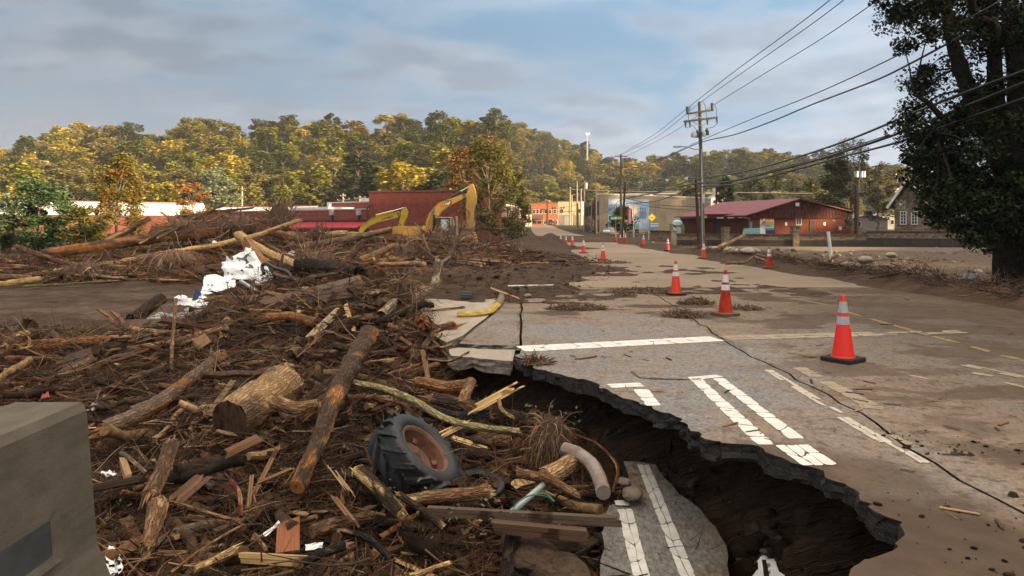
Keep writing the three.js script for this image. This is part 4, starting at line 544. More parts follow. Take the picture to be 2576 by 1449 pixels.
{ // behind the birch: a pale wall with a dark red awning, beside the digger
  const b = facade('side_shop', 'pale brick shop half hidden by the birch beside the digger', 1216, 74, 1322, 112), H = b.Y(512, b.w * 0.2); part(b.t, 'wall', brick([0.42, 0.31, 0.25]), (g) => g.box(0, -1, -8, b.w, H, 0)); part(b.t, 'awning', roofMat([0.25, 0.02, 0.02]), (g) => g.box(b.w * 0.3, 2.1, 0.003, b.w * 0.75, 2.4, 1.2)); part(b.t, 'coping', W.white, (g) => g.box(0, H, -8, b.w, H + 0.2, 0.1));
  for (let i = 0; i < 4; i++) windowOn(b.t, 2 + i * 9, 0.4, 6 + i * 9, 1.9, 0.03, { m: W.dark, bars: [3, 1] }); for (let i = 0; i < 5; i++) windowOn(b.t, 2 + i * 7.5, H - 1.6, 3.4 + i * 7.5, H - 0.5, 0.03, { m: W.white });
  const a = facade('far_shop', 'pale low shop with an arched entry far down the street', 1318, 205, 1338, 228, 0.9), Ha = a.Y(537, 0); part(a.t, 'wall', wallMat([0.55, 0.47, 0.38]), (g) => g.box(0, -1, -4, a.w, Ha, 0)); windowOn(a.t, 2, 0.4, 9, 2.0, 0.03, { m: W.white, bars: [4, 1] }); print(a.t, 'sign_board', 7, 1.2, 9, Ha - 0.8, 0.02, (c, w, hh) => { c.fillStyle = '#e8e8ea'; c.fillRect(0, 0, w, hh); });
}
{ // the brick shop with the red gable roof on the far bank
  const b = facade('gable_shop', 'brown brick shop with a red metal roof and painted mountain panel', 1879, 76, 2128, 80), eave = b.Y(548, b.w / 2), peakX = b.x(2006), peak = b.Y(501, peakX), D = 14, br = brick([0.125, 0.038, 0.021]);
  part(b.t, 'wall', br, (g) => g.box(0.4, -1.2, -D, b.w - 0.2, eave, 0)); part(b.t, 'foundation', mat([0.11, 0.04, 0.03], 0.95), (g) => g.box(0.395, -1.2, 0.002, b.w - 0.195, 0.9, 0.025));
  const L = -0.2, R = b.w + 0.15, rl = b.Y(543, 0), rr = b.Y(531, b.w);
  part(b.t, 'gable', mat([0.085, 0.028, 0.024], 0.85, { map: per(T.wood, 1.4) }), (g) => { g.face([V(L, eave - 0.05, 0.14), V(R, eave - 0.05, 0.14), V(R, rr - 0.05, 0.14), V(peakX, peak - 0.06, 0.14), V(L, rl - 0.05, 0.14)]); g.face([V(L, eave - 0.05, 0.14), V(L, eave - 0.05, 0.003), V(R, eave - 0.05, 0.003), V(R, eave - 0.05, 0.14)]); for (let x = L + 0.3; x < R; x += 0.42) { const t = x < peakX ? lerp(rl, peak, (x - L) / (peakX - L)) : lerp(peak, rr, (x - peakX) / (R - peakX)); g.box(x, eave - 0.05, 0.141, x + 0.05, t - 0.08, 0.165); } });
  part(b.t, 'roof', roofMat([0.17, 0.018, 0.022], 0.6), (g) => { g.hexa([V(L - 0.25, rl - 0.06, 0.45), V(peakX, peak - 0.03, 0.45), V(peakX, peak - 0.03, -D), V(L - 0.25, rl - 0.06, -D), V(L - 0.25, rl + 0.06, 0.45), V(peakX, peak + 0.09, 0.45), V(peakX, peak + 0.09, -D), V(L - 0.25, rl + 0.06, -D)]); g.hexa([V(peakX + 0.003, peak - 0.03, 0.45), V(R + 0.25, rr - 0.06, 0.45), V(R + 0.25, rr - 0.06, -D), V(peakX + 0.003, peak - 0.03, -D), V(peakX + 0.003, peak + 0.09, 0.45), V(R + 0.25, rr + 0.06, 0.45), V(R + 0.25, rr + 0.06, -D), V(peakX + 0.003, peak + 0.09, -D)]); });
  // the lower wing on the street side: a porch under the same red metal
  const p = facade('porch_wing', 'shop porch with glass doors under the red metal roof', 1784, 80.5, 1879, 78.2), pe = p.Y(543, p.w * 0.3);
  part(p.t, 'wall', br, (g) => g.box(0, -1.2, -9, p.w, pe + 0.3, -1.5)); part(p.t, 'fascia', mat([0.10, 0.028, 0.026], 0.7), (g) => g.box(-0.6, pe - 0.22, 0.1, p.w + 0.1, pe + 0.10, 0.22));
  part(p.t, 'soffit', W.dark, (g) => g.box(-0.6, pe - 0.14, -1.5, p.w, pe - 0.06, 0.1));
  part(p.t, 'roof', roofMat([0.17, 0.018, 0.022], 0.6), (g) => { const y0 = pe + 0.12; p.t.updateMatrixWorld(); const q = (X, Y, d) => p.t.worldToLocal(at(X, Y, d)), c = [V(-0.6, y0, 0.35), V(p.w + 0.2, y0 + 0.02, 0.35), q(1902, 512, 97), q(1797, 535, 96)]; g.hexa([...c, ...c.map((v) => v.clone().add(V(0, 0.1, 0)))]); });
  for (let i = 0; i < 3; i++) { const x = p.w * (0.25 + 0.28 * i), m = new THREE.MeshStandardMaterial({ color: lin(0.9, 0.9, 0.85), emissive: lin(1, 0.95, 0.82), emissiveIntensity: 0.35 }); part(p.t, 'lamp_tube', m, (g) => g.box(x - 0.35, pe - 0.24, -0.75, x + 0.35, pe - 0.15, -0.62)); }
  const gm = new THREE.MeshStandardMaterial({ color: lin(0.06, 0.055, 0.055), roughness: 0.25, side: THREE.DoubleSide });
  windowOn(p.t, 0.35, 0.35, 1.0, 1.75, -1.47, { m: W.dark, pane: gm }); windowOn(p.t, 1.25, 0.2, 1.8, 1.9, -1.47, { m: W.dark, pane: gm }); windowOn(p.t, 2.25, 0.45, 3.3, 1.7, -1.47, { m: W.dark, pane: mat([0.16, 0.14, 0.13], 0.4) }); door(p.t, 1.85, 2.2, 1.9, -1.47, W.grey, 0);
  part(p.t, 'post', br, (g) => g.box(p.w - 0.3, -1.2, -0.25, p.w + 0.1, pe - 0.23, 0.08)); windowOn(b.t, 0.55 - 0.35, 0.4, 0.55 + 0.1, 1.8, 0.03, { m: W.dark, pane: mat([0.2, 0.25, 0.28], 0.4) });
  print(p.t, 'sign_board', 0.62, 0.5, -0.5, pe + 0.02, 0.24, (c, w, hh) => { c.fillStyle = '#8d8a60'; c.fillRect(0, 0, w, hh); c.fillStyle = '#c2b24a'; c.fillRect(w * 0.5, 0, w * 0.5, hh); }, 32);
  const x0 = b.x(1911), x1 = b.x(1946.5), y0 = b.Y(579.5, x0), y1 = b.Y(543, x0); // the painted panel
  print(b.t, 'painted_panel', x1 - x0, y1 - y0, (x0 + x1) / 2, (y0 + y1) / 2, 0.05, (c, w, hh) => { const bands = ['#5a3a86', '#8c2f6b', '#c83a3a', '#e0662f', '#eea23c', '#e7c85a']; bands.forEach((k, i) => { c.fillStyle = k; c.fillRect(0, hh * i * 0.07, w, hh * 0.08); }); c.fillStyle = '#e2c878'; c.fillRect(0, hh * 0.42, w, hh * 0.4); const peakOf = (x, y, s, k) => { c.fillStyle = k; c.beginPath(); c.moveTo(w * x, hh * y); c.lineTo(w * (x + s), hh * 0.76); c.lineTo(w * (x - s), hh * 0.76); c.fill(); }; peakOf(0.3, 0.18, 0.36, '#3f86b0'); peakOf(0.82, 0.26, 0.3, '#5aa0c8'); c.fillStyle = '#eef3f6'; c.beginPath(); c.moveTo(w * 0.3, hh * 0.18); c.lineTo(w * 0.4, hh * 0.32); c.lineTo(w * 0.2, hh * 0.32); c.fill(); c.beginPath(); c.moveTo(w * 0.82, hh * 0.26); c.lineTo(w * 0.89, hh * 0.36); c.lineTo(w * 0.75, hh * 0.36); c.fill(); c.fillStyle = '#c8862e'; c.beginPath(); c.ellipse(w * 0.6, hh * 0.56, w * 0.26, hh * 0.16, 0, 0, 7); c.fill(); c.fillStyle = '#86b060'; c.beginPath(); c.ellipse(w * 0.92, hh * 0.62, w * 0.2, hh * 0.16, 0, 0, 7); c.fill(); c.fillStyle = '#b07ab8'; c.beginPath(); c.moveTo(w * 0.25, hh * 0.5); c.lineTo(w * 0.45, hh * 0.76); c.lineTo(w * 0.06, hh * 0.76); c.fill(); c.fillStyle = '#a6bd58'; c.beginPath(); c.ellipse(w * 0.08, hh * 0.7, w * 0.12, hh * 0.08, 0, 0, 7); c.fill(); c.fillStyle = '#2d6e5a'; c.beginPath(); c.ellipse(w * 0.58, hh * 0.73, w * 0.2, hh * 0.05, 0, 0, 7); c.fill(); c.fillStyle = '#e6edf0'; c.fillRect(0, hh * 0.76, w, hh * 0.04); c.fillStyle = '#36a0d0'; c.fillRect(0, hh * 0.8, w, hh * 0.2); c.fillStyle = '#2478a8'; c.fillRect(0, hh * 0.9, w, hh * 0.1); }, 256);
  const X = (v) => b.x(v), Yq = (v) => b.Y(v, b.w / 2); part(b.t, 'vent', W.white, (g) => g.box(X(1998), Yq(518.5), 0.17, X(2007), Yq(510), 0.24)); door(b.t, X(2037), X(2049), Yq(554), 0.03, mat([0.07, 0.022, 0.018], 0.7), 0.1);
  windowOn(b.t, X(2003), Yq(565), X(2014), Yq(536), 0.03, { m: W.grey, bars: [2, 1] }); for (const [a, c] of [[1975, 1980], [2072, 2077]]) part(b.t, 'paper_notice', W.white, (g) => g.box(X(a), Yq(567), 0.003, X(c), Yq(559), 0.02)); part(b.t, 'wall_vent', W.dark, (g) => g.box(X(2093), Yq(557), 0.003, X(2101), Yq(553), 0.05)); part(b.t, 'meter_box', W.grey, (g) => g.box(X(2107), Yq(579), 0.03, X(2113), Yq(570), 0.25));
  part(b.t, 'downpipe', mat([0.2, 0.06, 0.03], 0.6), (g) => g.bar(V(0.1, eave - 0.1, 0.3), V(-0.9, eave + 0.05, 0.3), 0.12).bar(V(0.1, eave - 0.1, 0.3), V(0.1, -0.8, 0.2), 0.1));
  const low = facade('low_wall', 'short red brick wall beside the end of the gable shop', 2118, 79, 2140, 78); part(low.t, 'wall', brick([0.22, 0.05, 0.035]), (g) => g.box(0, -0.6, -0.3, low.w, 1.0, 0));
  const teal = thing('fallen_sign', 'teal and pale board leaning by the painted panel', 'board', at(1868, 588, 70)), s = 70 / FOCAL; part(teal, 'teal_half', mat([0.06, 0.17, 0.16], 0.5), (g) => g.hexa([V(0, 0, 0), V(44 * s, 0, 0), V(44 * s, 0, -0.1), V(0, 0, -0.1), V(6 * s, 13 * s, -0.3), V(46 * s, 15 * s, -0.3), V(46 * s, 15 * s, -0.4), V(6 * s, 13 * s, -0.4)])); part(teal, 'pale_half', mat([0.35, 0.40, 0.33], 0.5), (g) => g.hexa([V(44.2 * s, 0, 0), V(58 * s, 0, 0), V(58 * s, 0, -0.1), V(44.2 * s, 0, -0.1), V(46.2 * s, 15 * s, -0.3), V(59 * s, 14 * s, -0.3), V(59 * s, 14 * s, -0.4), V(46.2 * s, 15 * s, -0.4)]));
}
{ // the blue-fronted shop and the stepped parapet
  const b = facade('blue_shop', 'tan shop with a slate blue fascia next to the red roofed shop', 1712, 92, 1812, 86), y0 = b.Y(552, b.w * 0.3), y1 = b.Y(533, b.w * 0.5);
  part(b.t, 'wall', mat([0.30, 0.155, 0.075], 0.9, { map: per(T.brick, 2.4) }), (g) => g.box(0.7, -1.2, -8, b.w, y0, -1.2)); part(b.t, 'fascia', mat([0.045, 0.065, 0.12], 0.6, { map: per(T.stain, 3) }), (g) => g.hexa([V(-0.1, y0, 0), V(b.w, y0, 0), V(b.w, y0, -8), V(-0.1, y0, -8), V(-0.1, y1 - 0.35, 0), V(b.w, y1, 0), V(b.w, y1, -8), V(-0.1, y1 - 0.35, -8)]));
  for (const X of [1742, 1752, 1761]) { const x = b.x(X); windowOn(b.t, x - 0.2, 0.5, x + 0.2, y0 - 0.35, -1.17, { m: W.dark }); } door(b.t, b.x(1783), b.x(1790), y0 - 0.4, -1.17, W.dark);
  const s = facade('parapet_building', 'building with a stepped white parapet behind the red roof', 1795, 112, 1898, 108), Y = (v) => s.Y(v, s.w / 2); part(s.t, 'wall', brick([0.2, 0.07, 0.05]), (g) => g.box(0, 0, -8, s.w, Y(540), 0)); part(s.t, 'parapet', W.white, (g) => { [[0, 0.13, 533], [0.13, 0.28, 524], [0.28, 0.47, 518], [0.47, 0.66, 513], [0.66, 1, 507]].forEach(([a, c, v]) => g.box(a * s.w + 0.002, Y(540) + 0.003, -0.3, c * s.w - 0.002, Y(v), 0.05)); });
  const e = facade('red_cottage', 'small dark red gabled cottage behind the blue fascia', 1780, 128, 1800, 126), py = e.Y(520, 0), ey = e.Y(531, 0); part(e.t, 'wall', brick([0.16, 0.05, 0.04]), (g) => { g.box(0, 0, -6, e.w, ey, 0); g.face([V(0, ey, 0), V(e.w, ey, 0), V(e.w / 2, py, 0)]); }); part(e.t, 'roof', roofMat([0.07, 0.06, 0.06]), (g) => g.hexa([V(e.w / 2, py, 0.2), V(e.w + 0.2, ey, 0.2), V(e.w + 0.2, ey, -6), V(e.w / 2, py, -6), V(e.w / 2, py + 0.15, 0.2), V(e.w + 0.2, ey + 0.15, 0.2), V(e.w + 0.2, ey + 0.15, -6), V(e.w / 2, py + 0.15, -6)]));
}
// houses across the valley
for (const [X, d, w, yb, ye, yp, c, rc, label] of [[1805, 230, 4.2, 516, 500, 489, [0.55, 0.55, 0.53], [0.30, 0.32, 0.36], 'white gabled house showing between the transformer pole and the bright green tree'], [1640, 300, 3.6, 503, 494, 486, [0.6, 0.6, 0.6], [0.16, 0.17, 0.2], 'white gable peeping over the mural wall'], [1868, 240, 9, 520, 512, 505, [0.45, 0.3, 0.3], [0.20, 0.12, 0.13], 'low house with a dull red roof behind the stepped parapet'], [1925, 250, 6, 516, 510, 506, [0.55, 0.5, 0.48], [0.25, 0.2, 0.2], 'pale low house behind the red roof slope'], [2050, 210, 5, 525, 516, 508, [0.5, 0.5, 0.48], [0.3, 0.31, 0.33], 'pale house behind the falling edge of the red roof'], [2185, 150, 8, 575, 552, 541, [0.24, 0.2, 0.18], [0.2, 0.07, 0.06], 'low brown house behind the bushes beyond the utility pole'], [2220, 165, 9, 570, 548, 538, [0.36, 0.34, 0.32], [0.3, 0.3, 0.3], 'pale low house beside the stone house']]) {
  const t = thing('house', label, 'house', V(fx(X, d), 0, -d)), y0 = Math.min(fy(yb, d), fy(ye, d) - 2.2), y1 = fy(ye, d), y2 = fy(yp, d);
  part(t, 'wall', wallMat(c), (g) => { g.box(-w / 2, y0 - 4, -6, w / 2, y1, 0); g.face([V(-w / 2, y1, 0), V(w / 2, y1, 0), V(0, y2, 0)]); }); part(t, 'roof', roofMat(rc), (g) => { for (const s of [-1, 1]) g.hexa([V(0, y2, 0.3), V(s * (w / 2 + 0.3), y1 - 0.1, 0.3), V(s * (w / 2 + 0.3), y1 - 0.1, -6), V(0, y2, -6), V(0, y2 + 0.15, 0.3), V(s * (w / 2 + 0.3), y1 + 0.05, 0.3), V(s * (w / 2 + 0.3), y1 + 0.05, -6), V(0, y2 + 0.15, -6)]); }); for (const s of [-0.25, 0.25]) windowOn(t, w * s - 0.35, y1 - 1.5, w * s + 0.35, y1 - 0.5, 0.03);
}
{ // stone house
  const b = facade('stone_house', 'stone house with white eaves half hidden by the dark tree', 2250, 62, 2425, 58), peakX = b.x(2292), L = b.x(2238), e = b.Y(522, 0), pk = b.Y(446, peakX), R = 2 * peakX - L, D = 12;
  part(b.t, 'gable_wall', stoneMat, (g) => { g.face([V(0, -1.2, 0), V(R - 0.4, -1.2, 0), V(R - 0.4, e - 0.1, 0), V(peakX, pk - 0.25, 0), V(0, e + 0.25, 0)]); g.box(0, -1.2, -D, R - 0.4, e - 0.4, -0.003); });
  part(b.t, 'roof', roofMat([0.17, 0.14, 0.13], 0.8), (g) => { g.hexa([V(L, e - 0.1, 0.55), V(peakX, pk - 0.1, 0.55), V(peakX, pk - 0.1, -D), V(L, e - 0.1, -D), V(L, e, 0.55), V(peakX, pk, 0.55), V(peakX, pk, -D), V(L, e, -D)]); g.hexa([V(peakX + 0.003, pk - 0.1, 0.55), V(R, e - 0.1, 0.55), V(R, e - 0.1, -D), V(peakX + 0.003, pk - 0.1, -D), V(peakX + 0.003, pk, 0.55), V(R, e, 0.55), V(R, e, -D), V(peakX + 0.003, pk, -D)]); });
  part(b.t, 'bargeboard', W.white, (g) => { g.bar(V(L, e - 0.06, 0.6), V(peakX, pk - 0.04, 0.6), 0.08, 0.2).bar(V(peakX, pk - 0.04, 0.61), V(R, e - 0.06, 0.61), 0.08, 0.2); });
  part(b.t, 'chimney', stoneMat, (g) => g.box(peakX + 0.1, pk - 1, -3, peakX + 1.2, pk + 0.5, -2)); for (const X of [2273, 2301, 2334]) { const x = b.x(X); windowOn(b.t, x - 0.19, b.Y(X > 2320 ? 551 : 563, x), x + 0.19, b.Y(X > 2320 ? 534 : 533, x), 0.04, { bars: [2, 4], f: 0.07 }); }
  print(b.t, 'quilt_panel', 0.85, 0.85, b.x(2265), b.Y(514, 0), 0.04, (c, w, hh) => { c.fillStyle = '#8f8f6a'; c.fillRect(0, 0, w, hh); c.fillStyle = '#2e3b2c'; for (let i = 0; i < 4; i++) for (let j = 0; j < 4; j++) if ((i + j) % 2) { c.beginPath(); c.moveTo(w * i / 4, hh * j / 4); c.lineTo(w * (i + 1) / 4, hh * j / 4); c.lineTo(w * i / 4, hh * (j + 1) / 4); c.fill(); } c.fillStyle = '#d8d4b8'; c.beginPath(); c.ellipse(w / 2, hh / 2, w * 0.14, hh * 0.14, 0, 0, 7); c.fill(); }, 64);
  part(b.t, 'side_wing', stoneMat, (g) => g.box(R - 0.4, -1.2, -6, R + 4.5, e - 0.4, -1)); part(b.t, 'wing_roof', roofMat([0.17, 0.14, 0.13], 0.8), (g) => g.box(R - 0.3, e - 0.4, -6.2, R + 4.8, e - 0.2, -0.7)); windowOn(b.t, R + 1.4, 0.9, R + 2.2, 2.2, -0.96, { bars: [2, 2] });
}
// ---------- river wall, bridge parapet, gateway sign ----------
{
  const wall = (name, label, XL, dL, XR, dR, top, bottom, lower) => { const b = facade(name, label, XL, dL, XR, dR, null, 'wall'), y1 = b.Y(top, b.w / 2); part(b.t, 'stonework', stoneMat, (g) => g.box(0, -1.4, -0.5, b.w, y1 - 0.1, 0)); part(b.t, 'cap', mat([0.11, 0.085, 0.065], 0.9, { map: per(T.stain, 1) }), (g) => g.box(-0.05, y1 - 0.097, -0.58, b.w + 0.05, y1, 0.08)); if (lower) part(b.t, 'footing', mat([0.065, 0.055, 0.047], 0.95, { map: per(T.stain, 2), bumpMap: per(T.mudB, 1), bumpScale: 0.03 }), (g) => g.box(0, -1.4, 0.003, b.w, b.Y(lower, b.w / 2), 0.16)); return b; };
  const b = wall('stone_wall', 'long rubble stone river wall in front of the gable shop', 1703, 60, 2180, 58, 589, 622, 604);
  wall('stone_wall', 'darker stone river wall running under the big tree', 2180.5, 58, 2560, 52, 581, 620, 600);
  wall('stone_wall', 'low stone parapet between the round sign and the guide signs', 1636, 70, 1689, 66, 580, 604, null);
  for (const [X, t, label] of [[1824, 571, 'stone pier on the river wall before the porch'], [1998, 568, 'stone pier on the river wall below the shop window'], [2181, 583, 'stone pier at the corner of the two river walls']]) { const d = 58.8, p = thing('stone_pier', label, 'pier', V(fx(X, d), 0, -d)); part(p, 'shaft', stoneMat, (g) => g.box(-0.24, -1.4, -0.3, 0.24, fy(t, d) - 0.12, 0.46)); part(p, 'cap', mat([0.14, 0.11, 0.085], 0.9), (g) => g.box(-0.3, fy(t, d) - 0.117, -0.36, 0.3, fy(t, d), 0.52)); }
  const f = facade('kerb_line', 'thin pale kerb at the foot of the river wall', 1790, 55, 2490, 51, null, 'kerb'); part(f.t, 'kerb_stone', mat([0.34, 0.28, 0.22], 0.9), (g) => g.box(0, -0.7, -0.2, f.w, fy(621.5, 53), 0));
  const q = thing('concrete_post', 'square concrete post beside the round town sign', 'post', V(fx(1695, 62), 0, -62)); part(q, 'shaft', M.concrete, (g) => g.box(-0.22, -0.8, -0.22, 0.22, fy(579, 62) - 0.08, 0.22)); part(q, 'cap', M.concrete, (g) => g.box(-0.27, fy(579, 62) - 0.077, -0.27, 0.27, fy(579, 62), 0.27));
  const d = 75, s = d / FOCAL, g0 = thing('town_sign', 'arched green and blue town sign between two stone pillars', 'sign', V(fx(1703.5, d), fy(589, d), -d));
  for (const k of [-1, 1]) part(g0, 'pillar', mat([0.20, 0.17, 0.14], 0.95, { map: per(T.stone, 1.5) }), (g) => g.box(k * 14 * s - 3.4 * s, -0.4, -0.25, k * 14 * s + 3.4 * s, (k < 0 ? 26 : 26) * s, 0.1));
  const m = new THREE.MeshStandardMaterial({ roughness: 0.6, side: THREE.DoubleSide, map: canvas(128, 176, (c, w, hh) => { c.fillStyle = '#b9c6c9'; c.fillRect(0, 0, w, hh); c.fillStyle = '#5f86a0'; c.beginPath(); c.ellipse(w / 2, hh * 0.36, w * 0.5, hh * 0.36, 0, 0, 7); c.fill(); c.fillStyle = '#d9dfdc'; c.beginPath(); c.ellipse(w / 2, hh * 0.36, w * 0.40, hh * 0.28, 0, 0, 7); c.fill(); c.fillStyle = '#7f9bb0'; c.fillRect(w * 0.14, hh * 0.25, w * 0.72, hh * 0.2); c.fillStyle = '#9aa7a4'; c.beginPath(); c.moveTo(w * 0.1, hh * 0.5); c.lineTo(w * 0.45, hh * 0.18); c.lineTo(w * 0.9, hh * 0.5); c.fill(); c.fillStyle = '#3d6b4c'; c.fillRect(w * 0.1, hh * 0.46, w * 0.8, hh * 0.16); c.fillStyle = '#9fb6a6'; c.fillRect(w * 0.1, hh * 0.62, w * 0.8, hh * 0.38); c.fillStyle = '#5b7567'; for (let i = 0; i < 4; i++) c.fillRect(w * 0.18, hh * (0.67 + i * 0.08), w * 0.64, 3); c.fillStyle = '#2e5a86'; c.font = 'bold 13px sans-serif'; c.textAlign = 'center'; c.fillText('WELCOME TO', w / 2, hh * 0.1); }) });
  const sg = new Geo(), sh = [], uv = []; const R = 14 * s; for (let k = 0; k <= 20; k++) { const a = Math.PI * k / 20; sh.push(V(Math.cos(a) * R, 26 * s + Math.sin(a) * 14 * s, 0.02)); } sh.unshift(V(10.4 * s, 26 * s, 0.02)); sh.unshift(V(10.4 * s, 3 * s, 0.02)); sh.push(V(-10.4 * s, 26 * s, 0.02)); sh.push(V(-10.4 * s, 3 * s, 0.02)); sg.face(sh, sh.map((p) => [(p.x / R + 1) / 2, (p.y - 3 * s) / (37 * s)])); mesh('board', sg, m, g0); part(g0, 'backing', W.grey, (g) => g.face(sh.map((p) => V(p.x, p.y, -0.06))));
  const gr = facade('guard_rail', 'pale concrete rail of a raised road crossing behind the town', 1440, 330, 2045, 300, null, 'rail'); part(gr.t, 'rail', mat([0.55, 0.42, 0.27], 0.9), (g) => g.box(0, gr.Y(488, gr.w / 2), -0.5, gr.w, gr.Y(484.5, gr.w / 2), 0)); part(gr.t, 'bank', mat([0.05, 0.06, 0.022], 1), (g) => g.box(0, 0, -0.9, gr.w, gr.Y(488, gr.w / 2) - 0.003, -0.2));
  { const t = thing('church_spire', 'thin white church spire above the trees beside the stone house', 'church', at(2254, 475, 200)), s2 = 200 / FOCAL; part(t, 'spire', W.white, (g) => g.tube([V(0, 17 * s2, 0), V(0, 45 * s2, 0)], [0.5, 0.03], 8)); part(t, 'tower', W.white, (g) => g.box(-5 * s2, -3, -0.6, 5 * s2, 11 * s2, 0.6)); part(t, 'belfry', W.grey, (g) => g.box(-3.4 * s2, 11 * s2, -0.4, 3.4 * s2, 17 * s2, 0.4)); }
}
// ---------- poles and wires ----------
function pole(label, X, dist, yTop, yBase, r, o = {}) {
  const base = at(X, yBase, dist), top = at(o.topX ?? X, yTop, dist), t = thing('utility_pole', label, 'pole', base, 0, o.group), up = top.clone().sub(base);
  part(t, 'shaft', o.m ?? W.pole, (g) => g.tube([V(0, -0.8, 0).add(V(0, 0, 0)), up.clone().multiplyScalar(0.5), up], [r * 1.15, r, r * 0.78], 10, { caps: true }));
  for (const [Xa, Ya, Xb, Yb] of o.arms ?? []) part(t, 'crossarm', o.armM ?? W.pole, (g) => g.bar(at(Xa, Ya, dist - r).sub(base), at(Xb, Yb, dist - r).sub(base), 0.1, 0.12));
  for (const [Xi, Yi, hh] of o.pins ?? []) part(t, 'insulator', W.grey, (g) => g.tube([at(Xi, Yi, dist - r).sub(base), at(Xi, Yi, dist - r).sub(base).add(V(0, hh ?? 0.22, 0))], 0.05, 6, { caps: true }));
  t.userData.dist = undefined; return t;
}
const tan = W.pole;
{
  const d = 50, t = pole('tall utility pole with two crossarms and a street light, beside a leaning brown pole', 1769.5, d, 256, 623, 0.13, { topX: 1759.4 }), b = t.position, q = (X, Y, k = d - 0.15) => at(X, Y, k).sub(b);
  const arm = (n, A, B, w = 0.12, m = W.pole) => part(t, n, m, (g) => g.bar(q(...A), q(...B), w, w * 1.1)), rod = (n, pts, r, m = W.steel) => part(t, n, m, (g) => g.tube(pts.map((p) => q(...p)), r, 5));
  arm('crossarm', [1728, 286.5], [1795, 276.5]); arm('crossarm', [1720, 306], [1805.5, 295.5]);
  for (const [X, y0, y1] of [[1730.5, 285, 268.5], [1793, 276, 259.5]]) part(t, 'insulator_post', mat([0.10, 0.12, 0.13], 0.6), (g) => g.tube([q(X, y0), q(X - 1, y1)], 0.13, 8, { caps: true }));
  for (const [A, B, C] of [[[1745, 284], [1762, 297]], [[1777, 280], [1764, 297]], [[1740, 304], [1763, 318]], [[1787, 299], [1766, 318]]].map((x) => [...x, 0])) rod('brace', [A, B], 0.03);
  for (const [X, y] of [[1724, 308], [1735, 307], [1779, 301], [1803, 298]]) part(t, 'cutout', W.dark, (g) => g.tube([q(X, y), q(X + 0.8, y + 8), q(X + 1.2, y + 14)], [0.07, 0.05, 0.02], 6));
  for (const [X, y0, y1, r, m] of [[1746, 345, 328, 0.22, W.steel], [1754, 346, 326, 0.16, W.dark], [1771, 343, 326, 0.17, W.steel], [1778, 340, 322, 0.16, W.dark]]) { part(t, 'transformer', m, (g) => g.tube([q(X, y0), q(X, y0 - (y0 - y1) * 0.55), q(X, y1 + 3), q(X, y1)], [r, r, r * 0.4, r * 0.2], 8, { caps: true })); }
  part(t, 'bracket', W.dark, (g) => g.bar(q(1744, 337), q(1780, 333), 0.08)); part(t, 'conduit', W.steel, (g) => g.tube([q(1764.5, 375), q(1766, 500), q(1767.5, 622)], 0.05, 6)); part(t, 'meter_box', W.steel, (g) => { const p = q(1768.5, 500, d - 0.3); g.box(p.x - 0.09, p.y - 0.32, p.z - 0.1, p.x + 0.12, p.y + 0.32, p.z + 0.05); });
  part(t, 'street_lamp_arm', W.steel, (g) => g.tube(new THREE.CatmullRomCurve3([q(1760, 375.5), q(1745, 375), q(1732, 370), q(1711, 367.5)]).getPoints(10), 0.045, 6)); part(t, 'street_lamp_head', W.grey, (g) => { const p = q(1704, 369.6); g.box(p.x - 0.26, p.y - 0.05, p.z - 0.1, p.x + 0.24, p.y + 0.06, p.z + 0.1); });
  for (const pts of [[[1737, 268], [1733, 285], [1731, 305]], [[1768, 254], [1774, 266], [1779, 300]], [[1797, 262], [1803, 275], [1802.5, 296]], [[1727, 322], [1742, 315], [1752, 326]], [[1803, 312], [1794, 320], [1779, 323]]]) rod('jumper_wire', pts, 0.018, W.dark);
}
pole('stout brown pole leaning beside the tall utility pole', 1759.5, 49.4, 447.7, 622, 0.11, { topX: 1750, m: W.creosote });
pole('pole with two crossarms standing before the mural wall', 1562.6, 92, 388, 588, 0.16, { topX: 1561.8, arms: [[1546, 393, 1578, 393], [1546, 420, 1577, 421]] });
pole('dark leaning pole in front of the green shop sign', 1565.8, 82, 458.5, 590, 0.13, { topX: 1572.3, m: W.creosote });
pole('slim grey pole at the corner of the mural building', 1501, 108, 455, 587, 0.12, { topX: 1499.5, m: mat([0.4, 0.33, 0.25], 0.8), arms: [[1489, 458, 1512, 458]] });
pole('brown pole beside the corner of the mural building', 1497.5, 109, 497, 586, 0.12, { m: W.creosote });
for (const [X, d, y0, y1, arms, label, m] of [[1434, 225, 470, 560, [[1427, 475, 1443, 475], [1427, 482, 1443, 482]], 'thick tan pole with two short crossarms in front of the cream block'], [1438.5, 228, 490, 560, [], 'plain brown pole beside the thick tan pole'], [1451.5, 190, 456, 566, [[1442, 461, 1466, 460]], 'tall thin tan pole with a long crossarm up the street'], [1453.5, 188, 511, 566, [], 'short dark pole in front of the tall thin tan pole', W.creosote], [1470, 140, 456, 580, [[1460, 459, 1481, 459]], 'street pole carrying a white transformer'], [1461.5, 215, 474, 560, [], 'thin pole beside the end of the cream block'], [1376.5, 262, 507, 567, [], 'thin dark pole in front of the arched windows', W.creosote], [1330, 200, 517, 575, [], 'thin pale pole at the left side of the street']]) { const t = pole(label.replace('at the left side of the street', 'beside the far pale shop'), X, d, y0, y1, d * 0.0011, { arms, m: m ?? mat([0.34, 0.27, 0.18], 0.85) }); if (label.includes('white transformer')) part(t, 'transformer', W.white, (g) => { const p = at(1474, 475, d).sub(t.position); g.tube([p, p.clone().add(V(0, 1.2, 0))], 0.3, 10, { caps: true }); }); }
